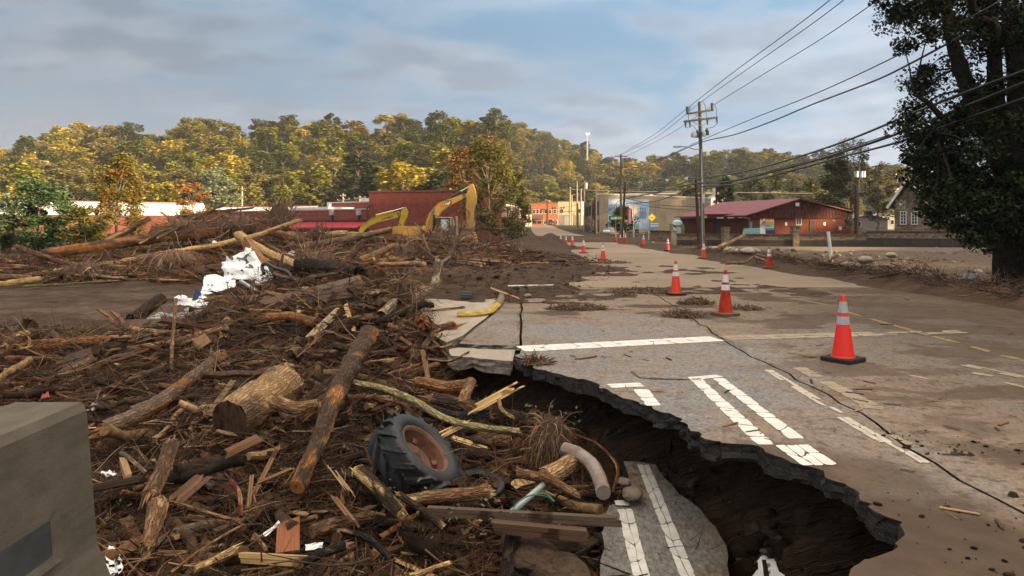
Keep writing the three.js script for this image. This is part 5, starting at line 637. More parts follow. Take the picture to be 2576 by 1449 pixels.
{ const t = pole('brown pole with a white transformer behind the blue fascia', 1802, 100, 466, 525, 0.12, { m: W.creosote }); part(t, 'transformer', W.white, (g) => { const p = at(1796, 491, 99.7).sub(t.position); g.tube([p, p.clone().add(V(0, 0.95, 0))], 0.2, 12, { caps: true }); }); }
{ const t = pole('pole with three grey transformers between the red roof and the stone house', 2155.5, 66, 408, 581, 0.13, { topX: 2161 }); for (const X of [2154, 2166, 2172]) part(t, 'transformer', W.steel, (g) => { const p = at(X, 446, 65.7).sub(t.position); g.tube([p, p.clone().add(V(0, 0.55, 0))], 0.2, 10, { caps: true }); }); part(t, 'bracket', W.dark, (g) => g.bar(at(2160, 487, 65.8).sub(t.position), at(2173, 489, 65.8).sub(t.position), 0.1)); pole('shorter dark pole right beside the pole with three transformers', 2152.5, 65.5, 467, 581, 0.12, { m: W.creosote }); }
for (const [X, d, y0, y1, arms, label] of [[609, 125, 470, 530, [[599, 477, 618, 480], [598, 494, 618, 497]], 'twin armed pole rising over the white roof beside the silvery tree'], [863, 108, 487, 530, [[856, 494, 870, 493], [848, 504, 879, 502]], 'double crossarm pole above the set back brick storey'], [905, 108, 493, 530, [[891, 500, 919, 497]], 'single crossarm pole beside the tall brick wall'], [693, 115, 509, 530, [[688, 513, 699, 513]], 'pole top just showing over the white roof edge']]) pole(label, X, d, y0, y1, 0.12, { arms, m: mat([0.42, 0.36, 0.27], 0.8), pins: arms.flatMap(([a, b, c, e]) => [[a + 1, b], [(a + c) / 2 + 3, (b + e) / 2], [c - 1, e]]) });
{ const d = 290, s = d / FOCAL, t = thing('radio_mast', 'thin lattice mast with pale antennas above the hill trees', 'mast', at(1477.5, 385, d)); part(t, 'lattice', W.grey, (g) => { for (const k of [-1, 1]) g.bar(V(k * 1.1 * s, -3, 0), V(k * 0.8 * s, 46 * s, 0), 0.22); for (let i = 0; i < 22; i++) g.bar(V((i % 2 ? 1 : -1) * s, i * 2.1 * s, 0), V((i % 2 ? -1 : 1) * s, (i + 1) * 2.1 * s, 0), 0.12); }); for (const [x, y, w] of [[-3.5, 48, 2.4], [0.5, 47.5, 2], [4.2, 48.5, 2.6]]) part(t, 'antenna', W.white, (g) => g.tube([V(x * s, (y - 3) * s, 0), V(x * s, (y + 3) * s, 0)], w * s * 0.7, 8, { caps: true })); }
function wire(label, pts, r = 0.02, m = W.dark, sag = 0, group) { const P = pts.map((p) => at(...p)), c = new THREE.CatmullRomCurve3(P).getPoints(pts.length * 10), g = new Geo(); g.tube(c, r, 5); const o = mesh('overhead_wire', g, m); tag(o, label, 'wire', group); o.userData.kind = 'thing'; return o; }
const grW = mat([0.10, 0.11, 0.12], 0.7);
wire('overhead wire rising from the first insulator of the tall pole, steepest of the bare wires', [[1562, 388, 92], [1640, 342, 75], [1735, 267.5, 50], [1850, 178, 37], [2000, 68, 28], [2090, -2, 24], [2180, -80, 21]], 0.019, grW);
wire('overhead wire passing the tip of the tall pole', [[1564, 389, 92], [1650, 345, 75], [1767, 254, 50], [1900, 160, 37], [2040, 62, 29], [2126, -3, 25], [2220, -80, 22]], 0.019, grW);
wire('overhead wire from the third insulator, lowest of the three bare wires', [[1578, 392, 92], [1680, 340, 72], [1798, 262.5, 50], [1930, 181, 38], [2090, 82, 29], [2212, -3, 25], [2300, -70, 22]], 0.019, grW);
wire('grey straight cable running from the tall pole up to the dark tree', [[1562, 420, 92], [1660, 398, 70], [1766, 352, 50], [1900, 296, 37], [2060, 232, 29], [2243, 147, 23], [2400, 66, 20], [2540, -10, 18]], 0.022, grW);
wire('twisted cable bundle running below the grey straight cable', [[1570, 430, 92], [1660, 402, 70], [1767, 357, 50], [1850, 338, 42], [1940, 306, 36], [2038, 265, 31], [2130, 230, 27], [2208, 200, 25], [2290, 160, 22], [2420, 90, 19]], 0.034, grW);
wire('thick black cable from the leaning pole, highest of three', [[1572, 470, 82], [1660, 474, 62], [1751, 451, 49], [1860, 434, 40], [1988, 401, 32], [2140, 350, 26], [2328, 272, 21], [2470, 218, 18], [2600, 170, 16]], 0.042, W.black);
wire('thick black cable from the leaning pole, middle of three', [[1572, 500, 82], [1660, 482, 62], [1751, 462, 49], [1830, 457, 42], [1960, 428, 34], [2100, 389, 28], [2240, 343, 23.5], [2420, 272, 19], [2600, 200, 16]], 0.05, W.black);
wire('thin black cable lashed above the middle thick cable', [[1751, 461.4, 49], [1830, 456, 42], [1960, 424, 34], [2100, 383, 28], [2238, 339, 23.5]], 0.02, W.black);
wire('thick black cable from the leaning pole, lowest of three', [[1575, 512, 82], [1650, 506, 66], [1752, 472, 49], [1850, 463, 40], [1980, 433, 33], [2120, 394, 28], [2245, 362, 23.5], [2400, 310, 19.5], [2600, 240, 16]], 0.042, W.black);
wire('low wire sweeping from the dark leaning pole across the mural wall', [[1500, 540, 108], [1535, 528, 95], [1572, 500, 82], [1640, 514, 75], [1757, 520, 60]], 0.03, W.black);
wire('second low wire sweeping across the mural wall', [[1572, 506, 82], [1640, 520, 75], [1757, 530, 60]], 0.03, W.black);
wire('pale wires crossing behind the town above the mural wall', [[1436, 476, 225], [1560, 481, 180], [1800, 484, 160], [2045, 487, 140]], 0.10, mat([0.45, 0.36, 0.24], 0.8));
wire('wire crossing the street in front of the brick corner block', [[1300, 522, 190], [1376, 526, 190], [1453, 516, 188]], 0.06, W.dark); wire('lower wire across the street carrying the traffic lights', [[1318, 528, 185], [1390, 533, 185], [1462, 530, 185], [1500, 518, 120]], 0.06, W.dark);
for (const [X, Y, n] of [[1363.5, 527.5, 0], [1369, 527.5, 1], [1389.5, 523.5, 2], [1395.5, 523.5, 3], [1411.5, 523.5, 4], [1418, 523.5, 5]]) { const d = 186, s = d / FOCAL, t = thing('traffic_light', 'black traffic light hanging over the street, number ' + ['one', 'two', 'three', 'four', 'five', 'six'][n] + ' in the row', 'traffic light', at(X, Y, d), 0, 'traffic lights over the street'); part(t, 'housing', W.black, (g) => g.box(-1.9 * s, -1.5 * s, -0.15, 1.9 * s, 2.2 * s, 0.15)); part(t, 'hanger', W.black, (g) => g.bar(V(0, 2.2 * s, 0), V(0, 6 * s, 0), 0.06)); }
// ---------- signs ----------
{
  const sign = (label, X, Y, d, turn = 0) => thing('sign', label, 'sign', at(X, Y, d), turn), s = (d) => d / FOCAL;
  { const d = 88, k = s(d), t = sign('green shop sign with white and yellow lettering by the dark leaning pole', 1549, 595, d); part(t, 'post', W.grey, (g) => g.box(-0.5 * k, -0.6, -0.1, 0.5 * k, 41 * k, 0.1)); part(t, 'cabinet', mat([0.02, 0.16, 0.07], 0.5), (g) => g.box(-17 * k, 41 * k, -0.2, 19 * k, 52 * k, 0.2)); print(t, 'lettering', 35.4 * k, 10.4 * k, 1 * k, 46.5 * k, 0.206, (c, w, hh) => { c.fillStyle = '#14733f'; c.fillRect(0, 0, w, hh); c.font = 'italic bold ' + Math.round(hh * 0.74) + 'px sans-serif'; c.textBaseline = 'middle'; c.fillStyle = '#f4f4f0'; c.fillText('SUB', w * 0.09, hh * 0.53); const m = c.measureText('SUB').width; c.fillStyle = '#f2c521'; c.fillText('WAY', w * 0.09 + m, hh * 0.53); }, 512); }
  { const d = 84, k = s(d), t = sign('white post carrying a tall red INFORMATION banner', 1594, 597, d); part(t, 'post', W.white, (g) => g.tube([V(0, -0.4, 0), V(0, 78 * k, 0)], 1.1 * k, 8, { caps: true })); part(t, 'banner_arm', W.white, (g) => g.bar(V(-15 * k, 71.5 * k, 0), V(0, 71.5 * k, 0), 0.04).bar(V(-15 * k, 35 * k, 0), V(0, 35 * k, 0), 0.04)); const p = print(t, 'banner', 35.5 * k, 11.6 * k, -9.7 * k, 53.3 * k, 0.03, (c, w, hh) => { c.fillStyle = '#c42331'; c.fillRect(0, 0, w, hh); c.fillStyle = '#f6eeee'; c.font = 'bold ' + Math.round(hh * 0.56) + 'px sans-serif'; c.textAlign = 'center'; c.textBaseline = 'middle'; c.fillText('INFORMATION', w / 2, hh * 0.52, w * 0.92); }, 512); p.rotation.z = -Math.PI / 2; }
  { const d = 80, k = s(d), t = sign('teal and black shop board at the foot of the red banner', 1602, 595, d); print(t, 'board', 10 * k, 32 * k, 0, 17 * k, 0, (c, w, hh) => { c.fillStyle = '#7fb0a4'; c.fillRect(0, 0, w, hh * 0.46); c.fillStyle = '#1e2a2c'; c.fillRect(0, hh * 0.46, w, hh * 0.54); c.fillStyle = '#27484a'; c.beginPath(); c.moveTo(w * 0.2, hh * 0.2); c.lineTo(w * 0.5, hh * 0.3); c.lineTo(w * 0.8, hh * 0.2); c.lineTo(w * 0.5, hh * 0.36); c.fill(); c.fillStyle = '#c8323a'; c.beginPath(); c.moveTo(w * 0.2, hh * 0.62); c.lineTo(w * 0.55, hh * 0.62); c.lineTo(w * 0.55, hh * 0.57); c.lineTo(w * 0.85, hh * 0.65); c.lineTo(w * 0.55, hh * 0.72); c.lineTo(w * 0.55, hh * 0.68); c.lineTo(w * 0.2, hh * 0.68); c.fill(); c.fillStyle = '#d0d6d4'; c.fillRect(w * 0.25, hh * 0.8, w * 0.5, hh * 0.03); c.fillRect(w * 0.2, hh * 0.87, w * 0.6, hh * 0.03); }, 96); part(t, 'frame', W.grey, (g) => g.box(-5.4 * k, -0.3, -0.08, -4.9 * k, 33.4 * k, 0.02).box(4.9 * k, -0.3, -0.08, 5.4 * k, 33.4 * k, 0.02)); }
  { const d = 72, k = s(d), t = sign('yellow diamond sign with a walking figure', 1640, 592, d); part(t, 'post', W.grey, (g) => g.box(-0.5 * k, -0.4, -0.05, 0.5 * k, 50 * k, 0)); const m = print(t, 'plate', 14 * k, 14 * k, 0, 45 * k, 0.03, (c, w, hh) => { c.fillStyle = '#d9a925'; c.fillRect(0, 0, w, hh); c.strokeStyle = '#2a2208'; c.lineWidth = 3; c.strokeRect(4, 4, w - 8, hh - 8); c.translate(w / 2, hh / 2); c.rotate(-Math.PI / 4); c.fillStyle = '#1c180a'; c.strokeStyle = '#1c180a'; c.lineCap = 'round'; c.beginPath(); c.arc(2, -34, 7, 0, 7); c.fill(); c.lineWidth = 13; c.beginPath(); c.moveTo(0, -20); c.lineTo(-2, 4); c.stroke(); c.lineWidth = 7; c.beginPath(); c.moveTo(-2, 4); c.lineTo(12, 34); c.moveTo(-2, 4); c.lineTo(-16, 32); c.moveTo(0, -20); c.lineTo(-16, -2); c.moveTo(0, -20); c.lineTo(16, -4); c.stroke(); }, 128); m.rotation.z = Math.PI / 4; }
  { const d = 71, k = s(d), t = sign('blue guide sign under a narrow green sign', 1647, 590, d); part(t, 'post', W.grey, (g) => g.box(-0.6 * k, -0.4, -0.05, 0.6 * k, 29.5 * k, 0)); print(t, 'green_plate', 23 * k, 4.6 * k, 0, 27.2 * k, 0.02, (c, w, hh) => { c.fillStyle = '#5c6b4a'; c.fillRect(0, 0, w, hh); c.fillStyle = '#c9cfbb'; for (let i = 0; i < 8; i++) c.fillRect(w * (0.05 + i * 0.115), hh * 0.35, w * 0.08, hh * 0.3); }, 128); print(t, 'blue_plate', 23 * k, 5.0 * k, 0, 21.6 * k, 0.02, (c, w, hh) => { c.fillStyle = '#2b6cc0'; c.fillRect(0, 0, w, hh); c.fillStyle = '#e8eef6'; for (let i = 0; i < 9; i++) c.fillRect(w * (0.05 + i * 0.1), hh * 0.3, w * 0.07, hh * 0.38); }, 128); print(t, 'blue_panel', 5 * k, 9 * k, -7 * k, 14 * k, 0.02, (c, w, hh) => { c.fillStyle = '#3a7cc8'; c.fillRect(0, 0, w, hh); }, 32); }
  { const d = 104, k = s(d), t = sign('small black and blue sign by the beige wall', 1526, 590, d); part(t, 'post', W.grey, (g) => g.box(-0.4 * k, -0.3, -0.05, 0.4 * k, 22 * k, 0)); part(t, 'black_plate', W.black, (g) => g.box(-3 * k, 22 * k, 0, 3 * k, 27 * k, 0.05)); part(t, 'blue_plate', mat([0.03, 0.07, 0.3], 0.5), (g) => g.box(-3 * k, 17 * k, 0.003, 3 * k, 21.6 * k, 0.05)); }
  { const d = 86, k = s(d), t = thing('white_tank', 'white plastic tank lying by the beige wall', 'tank', at(1527, 588.5, d)); part(t, 'barrel', W.white, (g) => g.tube([V(-7.6 * k, 5 * k, -0.4), V(-7 * k, 5 * k, -0.4), V(7 * k, 5 * k, 0), V(7.6 * k, 5 * k, 0)], [3.6 * k, 5 * k, 5 * k, 3.6 * k], 14, { caps: true })); part(t, 'rib', W.grey, (g) => { for (const x of [-3.5, 0, 3.5]) g.tube([V((x - 0.3) * k, 5 * k, -0.2), V((x + 0.3) * k, 5 * k, -0.2)], 5.2 * k, 14); }); }
  { const d = 79, k = s(d), t = thing('marker_post', 'thin pale post with a red tip by the green shop sign', 'post', at(1569, 591, d)); part(t, 'shaft', W.white, (g) => g.bar(V(0, -0.3, 0), V(0, 12 * k, 0), 0.08)); part(t, 'tip', mat([0.5, 0.06, 0.04]), (g) => g.bar(V(0, 12 * k, 0), V(0, 19 * k, 0), 0.09)); }
  { const d = 72, t = thing('rail_fence', 'low grey rail in front of the beige building', 'fence', at(1632, 588, d)), k = s(d); part(t, 'rail', W.grey, (g) => g.bar(V(0, 7 * k, 0), V(55 * k, 7 * k, 0.3), 0.09).bar(V(0, 3 * k, 0), V(55 * k, 3 * k, 0.3), 0.07)); for (let i = 0; i < 5; i++) part(t, 'post', W.grey, (g) => g.bar(V(13.7 * i * k, -0.6, 0.07 * i), V(13.7 * i * k, 7.5 * k, 0.07 * i), 0.1)); }
  { const t = thing('white_post', 'leaning white plastic post standing in the sandy river bank', 'post', at(2092, 641, 33)); part(t, 'tube', mat([0.78, 0.78, 0.76], 0.45), (g) => g.tube([V(0, -0.3, 0), at(2083.5, 583, 33).sub(t.position)], 0.075, 10, { caps: true })); }
}
// ---------- traffic cones ----------
{
  const orange = mat([0.78, 0.055, 0.018], 0.6, { map: per(T.stain, 0.6) }), worn = mat([0.42, 0.045, 0.018], 0.7, { map: per(T.rust, 0.5) }), band = mat([0.72, 0.72, 0.72], 0.4, { map: per(T.stain, 0.3) }), greyBand = mat([0.42, 0.43, 0.45], 0.4, { map: per(T.stain, 0.3) }), rubber = mat([0.025, 0.024, 0.024], 0.75), muddy = mat([0.15, 0.10, 0.07], 0.9, { map: per(T.stain, 0.2) });
  const marked = (txt, col) => new THREE.MeshStandardMaterial({ roughness: 0.5, side: THREE.DoubleSide, map: canvas(1024, 512, (c, w, hh) => { const g = rng(5); c.fillStyle = col; c.fillRect(0, 0, w, hh); c.fillStyle = txt[1]; c.font = 'bold 72px sans-serif'; c.textAlign = 'center'; c.fillText(txt[0], w * txt[2], hh * 0.44); for (let i = 0; i < txt[3]; i++) { c.save(); c.translate(w * (txt[2] - 0.06 + 0.13 * g()), hh * (0.12 + 0.66 * g())); c.rotate(g() * 1.5 - 0.9); c.fillRect(-2, -2, 4 + g() * 7, 3 + g() * 22); c.restore(); } c.fillStyle = col; for (let i = 0; i < 90; i++) { c.globalAlpha = 0.75; c.fillRect(w * (txt[2] - 0.12 + 0.24 * g()), hh * (0.22 + 0.26 * g()), 3 + g() * 9, 2 + g() * 10); } }) });
  const R = (y) => lerp(0.118, 0.026, (y - 0.035) / 0.685), ring = (a, b) => [[R(a), a], [R(b), b]];
  function cone(m, bandM, baseM) {
    const t = new THREE.Group(); t.userData.plain = 'traffic_cone';
    part(t, 'base', baseM ?? rubber, (g) => { const pts = [], n = 5; for (const [sx, sz] of [[1, 1], [1, -1], [-1, -1], [-1, 1]]) for (let k = 0; k <= n; k++) { const a = Math.atan2(sz, sx) + Math.PI / 4 - Math.PI / 2 * k / n; pts.push(V(sx * 0.15 + Math.cos(a) * 0.025, 0, sz * 0.15 + Math.sin(a) * 0.025)); } const up = pts.map((p) => p.clone().setY(0.034)), top = pts.map((p) => p.clone().multiplyScalar(0.955).setY(0.042)); g.face(top); for (let k = 0; k < pts.length; k++) { const j = (k + 1) % pts.length; g.face([pts[k], up[k], up[j], pts[j]]); g.face([up[k], top[k], top[j], up[j]]); } });
    part(t, 'body', m, (g) => { g.lathe([[0.128, 0.036], [0.122, 0.046], ...[0.06, 0.2, 0.396].map((y) => [R(y), y])], 28); });
    part(t, 'body', m.map && m.map.image?.getContext ? orange : m, (g) => { g.lathe([[R(0.396), 0.396], [R(0.485), 0.485], [R(0.525), 0.525], [R(0.65), 0.65], [R(0.715), 0.715], [R(0.72) - 0.006, 0.72], [0.012, 0.719]], 28); });
    for (const [a, b] of [[0.400, 0.486], [0.527, 0.648]]) part(t, 'reflective_band', bandM, (g) => g.lathe([[R(a) + 0.0005, a - 0.001], [R(a) + 0.003, a], [R(b) + 0.003, b], [R(b) + 0.0005, b + 0.001]], 28));
    return t;
  }
  const protos = { fresh: cone(orange, band), marked: cone(marked(['MAINT', '#c9b8ad', 0.075, 26], '#e52a1e'), greyBand), worn: cone(worn, band, muddy), plain: cone(orange, band) };
  const list = [['marked', 2121, 908, 0.62, 'clean orange cone with grey bands and worn lettering, closest to the broken edge'], ['worn', 1825, 793, 0.35, 'dirty red cone with a muddy base beside the clumps of dry grass'], ['fresh', 1700, 742, 0.15, 'bright orange cone on a black base near the dirty red cone'], ['worn', 1935, 677, 0.9, 'dirty red cone by the dark mud bank near the driftwood stump'],
    ['fresh', 1770, 651, 0.3, 'orange cone directly in front of the tall utility pole'], ['plain', 1680, 633, 0.8, 'orange cone between the yellow diamond sign and the round town sign'], ['plain', 1619, 621, 0.2, 'orange cone below the teal and black shop board'], ['worn', 1573.5, 613, 0.5, 'worn cone at the foot of the red banner, third of the far row'], ['worn', 1560.5, 610, 0.1, 'worn cone second in the far row before the green shop sign'], ['fresh', 1549.5, 607.3, 0.7, 'bright cone first in the far row before the green shop sign'],
    ['fresh', 1517, 655, 0.4, 'orange cone at the edge of the mud with the broadest base of its line'], ['plain', 1468, 637, 0.75, 'orange cone beside the tyre tracks, second of the mud edge line'], ['fresh', 1440, 625.5, 0.1, 'orange cone third along the mud edge line'], ['plain', 1424, 618.5, 0.55, 'orange cone fourth along the mud edge line'], ['plain', 1410.5, 613.3, 0.35, 'orange cone farthest up the street beside the dirt heap']];
  const first = new Set();
  for (const [k, X, Y, turn, label] of list) { const d = 2700 / (Y - 565), p = at(X, Y, d); p.y = Math.max(0.006, h(p.x, d) > 0 ? h(p.x, d) - 0.01 : 0.006); const c = first.has(k) ? copyOf(protos[k], p, turn, null, label, 'traffic cones along the road') : protos[k]; if (!first.has(k)) { first.add(k); c.name = numbered('traffic_cone'); c.position.copy(p); c.rotation.y = turn; scene.add(c); tag(c, label, 'traffic cone', 'traffic cones along the road'); } c.userData.kind = 'thing'; if (d > 9) c.scale.y = [0.98, 1.03, 1][Math.floor(X) % 3]; }
}
// ---------- diggers ----------
function plate(g, outline, z0, z1, m4) { // extruded side profile [x, y] between z0 and z1
  const A = outline.map(([x, y]) => V(x, y, z1)), B = outline.map(([x, y]) => V(x, y, z0)); if (m4) { A.forEach((p) => p.applyMatrix4(m4)); B.forEach((p) => p.applyMatrix4(m4)); }
  const tri = THREE.ShapeUtils.triangulateShape(outline.map(([x, y]) => new THREE.Vector2(x, y)), []);
  for (const [P, flip] of [[A, 0], [B, 1]]) { const k = P.map((p, i) => g.v(p.x, p.y, p.z, outline[i][0], outline[i][1])); for (const [a, b, c] of tri) flip ? g.tri(k[a], k[c], k[b]) : g.tri(k[a], k[b], k[c]); }
  for (let i = 0; i < outline.length; i++) { const j = (i + 1) % outline.length; g.face([A[i], B[i], B[j], A[j]]); }
}
function digger(name, label, X, Y, d, yellow, o) {
  const t = thing(name, label, 'excavator', at(X, Y, d), o.turn ?? 0), s = d / FOCAL, q = ([x, y]) => [(x - X) * s, (Y - y) * s], Q = (x, y, z = 0) => V((x - X) * s, (Y - y) * s, z), w = o.w;
  part(t, 'boom', yellow, (g) => { plate(g, o.boom.map(q), -w / 2, w / 2); plate(g, o.boomFlange.map(q), -w / 2 - 0.05, w / 2 + 0.05); });
  part(t, 'stick', yellow, (g) => { plate(g, o.stick.map(q), -w * 0.42 + 0.01, w * 0.42 - 0.01); });
  const ram = (n, a, b, r, m, z = 0) => part(t, n, m, (g) => g.tube([Q(...a, z), Q(...b, z)], r, 10, { caps: true }));
  const chrome = mat([0.55, 0.57, 0.6], 0.25, { metalness: 0.9 }); for (const [a, b, r, k, z] of o.rams) ram(k ? 'ram_rod' : 'ram_cylinder', a, b, r, k ? chrome : o.ramM ?? W.black, z ?? 0);
  for (const pts of o.hoses) part(t, 'hose', W.black, (g) => g.tube(new THREE.CatmullRomCurve3(pts.map(([x, y]) => Q(x, y, w / 2 + 0.06))).getPoints(14), 0.028, 6));
  const [lx, ly, lw, lh, la, draw] = o.logo, p = print(t, 'lettering', lw * s, lh * s, (lx - X) * s, (Y - ly) * s, w / 2 + 0.01, draw, 256); p.rotation.z = la; p.material.transparent = true;
  return { t, s, Q, q };
}
{
  const catY = mat([0.40, 0.235, 0.045], 0.5, { map: per(T.stain, 1.2) }), linkY = mat([0.55, 0.37, 0.015], 0.45, { map: per(T.stain, 1.2) });
  const c = digger('excavator', 'dark yellow excavator with raised boom and hanging stick, its tracks behind the logs', 1115, 617, 48, catY, { w: 0.62, turn: -0.12,
    boom: [[1072, 578], [1074, 560], [1083, 538], [1097, 521], [1110, 510], [1130, 503], [1152, 496], [1172, 489], [1174, 497], [1160, 505], [1140, 514], [1122, 523], [1108, 534], [1098, 548], [1092, 566], [1088, 580]], boomFlange: [[1074, 562], [1083, 539], [1097, 521.5], [1110, 510.5], [1152, 496.5], [1172, 489.5], [1171.5, 488], [1152, 494.8], [1110, 508.8], [1096, 520], [1081.5, 538], [1072.5, 562]],
    stick: [[1180, 479], [1184, 465], [1191, 463], [1197, 480], [1200, 497], [1199, 512], [1196, 530], [1194, 576], [1192, 583], [1182, 583], [1178, 576], [1176, 545], [1173, 500], [1175, 490]],
    rams: [[[1128, 501], [1160, 482], 0.10, 0], [[1160, 482], [1188, 466.5], 0.055, 1], [[1196.5, 514], [1195.5, 556], 0.11, 0, 0.1], [[1195.5, 556], [1193, 590], 0.05, 1, 0.1], [[1096, 540], [1100, 524], 0.06, 1, 0.36], [[1094, 566], [1096, 540], 0.085, 0, 0.36]],
    hoses: [[[1170, 488], [1176, 494], [1177, 504], [1174, 518], [1176, 526], [1182, 532], [1184, 542], [1180, 552]], [[1166, 488], [1173, 490], [1175, 500], [1172, 512]], [[1128, 504], [1118, 500], [1112, 506]]],
    logo: [1130.5, 511.5, 18, 11, 0.3, (k, w, hh) => { k.clearRect(0, 0, w, hh); k.fillStyle = '#7c1f1f'; k.beginPath(); k.moveTo(w * 0.42, 0); k.lineTo(w * 0.95, 0); k.lineTo(w, hh * 0.5); k.lineTo(w * 0.9, hh); k.lineTo(w * 0.5, hh); k.fill(); k.fillStyle = '#1a1a1a'; k.fillRect(w * 0.02, hh * 0.1, w * 0.86, hh * 0.8); k.fillStyle = '#f4f4f4'; k.font = 'bold ' + Math.round(hh * 0.72) + 'px sans-serif'; k.textBaseline = 'middle'; k.fillText('CAT', w * 0.06, hh * 0.5, w * 0.78); k.fillStyle = '#e0a520'; k.beginPath(); k.moveTo(w * 0.35, hh * 0.88); k.lineTo(w * 0.46, hh * 0.6); k.lineTo(w * 0.57, hh * 0.88); k.fill(); }] });
  const { t, Q, q } = c; part(t, 'warning_label', mat([0.5, 0.03, 0.03], 0.5), (g) => { const p = Q(1115, 519, 0.312); g.box(p.x - 0.09, p.y - 0.05, p.z, p.x + 0.09, p.y + 0.05, p.z + 0.006); });
  part(t, 'engine_housing', catY, (g) => { plate(g, [[1018, 582], [1018, 570], [1046, 569], [1060, 569], [1072, 568], [1072, 592], [1020, 592]].map(q), -1.2, 0.9); }); part(t, 'counterweight', catY, (g) => plate(g, [[993, 588], [993, 574], [997, 569], [1018, 569], [1018, 588]].map(q), -1.25, 0.95));
  part(t, 'handrail', W.black, (g) => { for (const [a, b] of [[[1046, 572], [1046, 561]], [[1052, 561], [1058, 572]], [[1046, 561], [1052, 561]], [[1060, 571], [1061, 563]], [[1061, 563], [1069, 564]], [[1069, 564], [1070, 571]]]) g.bar(Q(...a, 0.7), Q(...b, 0.7), 0.05); });
  const cab = new THREE.Group(); cab.name = 'cab'; t.add(cab); part(cab, 'frame', W.black, (g) => { for (const [a, b] of [[[1104, 592], [1107, 549]], [[1107, 549], [1136, 549]], [[1136, 549], [1134, 592]], [[1112, 549], [1110, 592]]]) for (const z of [-0.35, 0.55]) g.bar(Q(...a, z), Q(...b, z), 0.08); g.bar(Q(1107, 549, -0.35), Q(1107, 549, 0.55), 0.08).bar(Q(1136, 549, -0.35), Q(1136, 549, 0.55), 0.08); plate(g, [[1104, 592], [1134, 592], [1134, 580], [1104, 580]].map(q), -0.34, 0.54); }); part(cab, 'roof', W.white, (g) => plate(g, [[1106, 549], [1137, 549], [1136, 546.5], [1108, 546.5]].map(q), -0.36, 0.56)); part(cab, 'pane', new THREE.MeshPhysicalMaterial({ color: lin(0.35, 0.46, 0.46), roughness: 0.08, side: THREE.DoubleSide }), (g) => { g.face([Q(1113, 580, 0.53), Q(1133, 580, 0.53), Q(1134.5, 551, 0.53), Q(1113, 551, 0.53)]); g.face([Q(1134.2, 580, 0.5), Q(1135, 551, 0.5), Q(1135, 551, -0.3), Q(1134.2, 580, -0.3)]); }); part(cab, 'seat', W.dark, (g) => { const p = Q(1117, 586); g.box(p.x - 0.2, p.y, -0.1, p.x + 0.25, p.y + 0.5, 0.3); });
  part(t, 'bucket', mat([0.42, 0.24, 0.06], 0.6, { map: per(T.rust, 0.5) }), (g) => { plate(g, [[1180, 583], [1194, 583], [1199, 596], [1203, 612], [1206, 622], [1196, 623], [1186, 620], [1176, 622], [1178, 606], [1178, 594]].map(q), -0.45, 0.45); for (const z of [-0.4, -0.13, 0.13, 0.4]) g.bar(Q(1200, 620, z), Q(1206, 625, z), 0.09, 0.05); }); part(t, 'link', W.steel, (g) => g.bar(Q(1193, 590, 0.1), Q(1197, 600, 0.1), 0.09).bar(Q(1183, 575, 0.1), Q(1193, 590, 0.1), 0.08));
  for (const z of [-0.9, 0.75]) part(t, 'track', W.dark, (g) => plate(g, [[1048, 613], [1044, 606], [1048, 599], [1118, 599], [1122, 606], [1118, 613]].map(q), z - 0.25, z + 0.25));
  const l = digger('excavator', 'bright yellow excavator with a folded boom beside the windowless brick wall', 960, 612, 58, linkY, { w: 0.6, turn: 0.06, ramM: mat([0.62, 0.42, 0.20], 0.5),
    boom: [[896, 596], [903, 584], [909, 570], [920, 561], [936, 551], [948, 545], [985, 538], [1002, 532.5], [1010, 537], [1007, 545], [990, 550], [948, 560], [926, 572], [918, 579], [911, 588], [905, 596]], boomFlange: [[909, 570.5], [936, 551.5], [948, 545.6], [985, 538.5], [1002, 533], [1002, 531.6], [985, 536.8], [948, 543.9], [935, 550], [908, 569]],
    stick: [[1009, 533], [1016, 521], [1020, 520.5], [1027, 533], [1024, 545], [1016.5, 562], [1014, 576], [1000, 576], [1001, 568], [1005.5, 550]], rams: [[[946, 541.5], [987, 531], 0.085, 0, 0], [[987, 531], [1017, 522], 0.045, 1, 0]], hoses: [[[1002, 535], [1008, 541], [1004, 551], [1003, 560], [1010, 566]], [[1000, 536], [1005, 545], [1002, 556]], [[946, 542], [937, 541], [932, 548]]],
    logo: [975, 547.6, 32, 8.6, 0.22, (k, w, hh) => { k.clearRect(0, 0, w, hh); k.fillStyle = '#17150c'; k.font = 'bold ' + Math.round(hh * 0.82) + 'px sans-serif'; k.textBaseline = 'middle'; k.fillText('Link-Belt', w * 0.02, hh * 0.52, w * 0.96); }] });
  part(l.t, 'body', linkY, (g) => plate(g, [[868, 603], [868, 590], [882, 583], [905, 585], [928, 590], [930, 603]].map(l.q), -1, 0.9)); part(l.t, 'handrail', W.black, (g) => { for (const [a, b] of [[[1024, 583], [1024, 562]], [[1034, 566], [1038, 583]], [[1024, 562], [1034, 562]]]) g.bar(l.Q(...a, 0.2), l.Q(...b, 0.2), 0.05); }); for (const z of [-0.8, 0.7]) part(l.t, 'track', W.dark, (g) => plate(g, [[870, 613], [866, 608], [870, 602], [950, 602], [954, 608], [950, 613]].map(l.q), z - 0.25, z + 0.25));
}
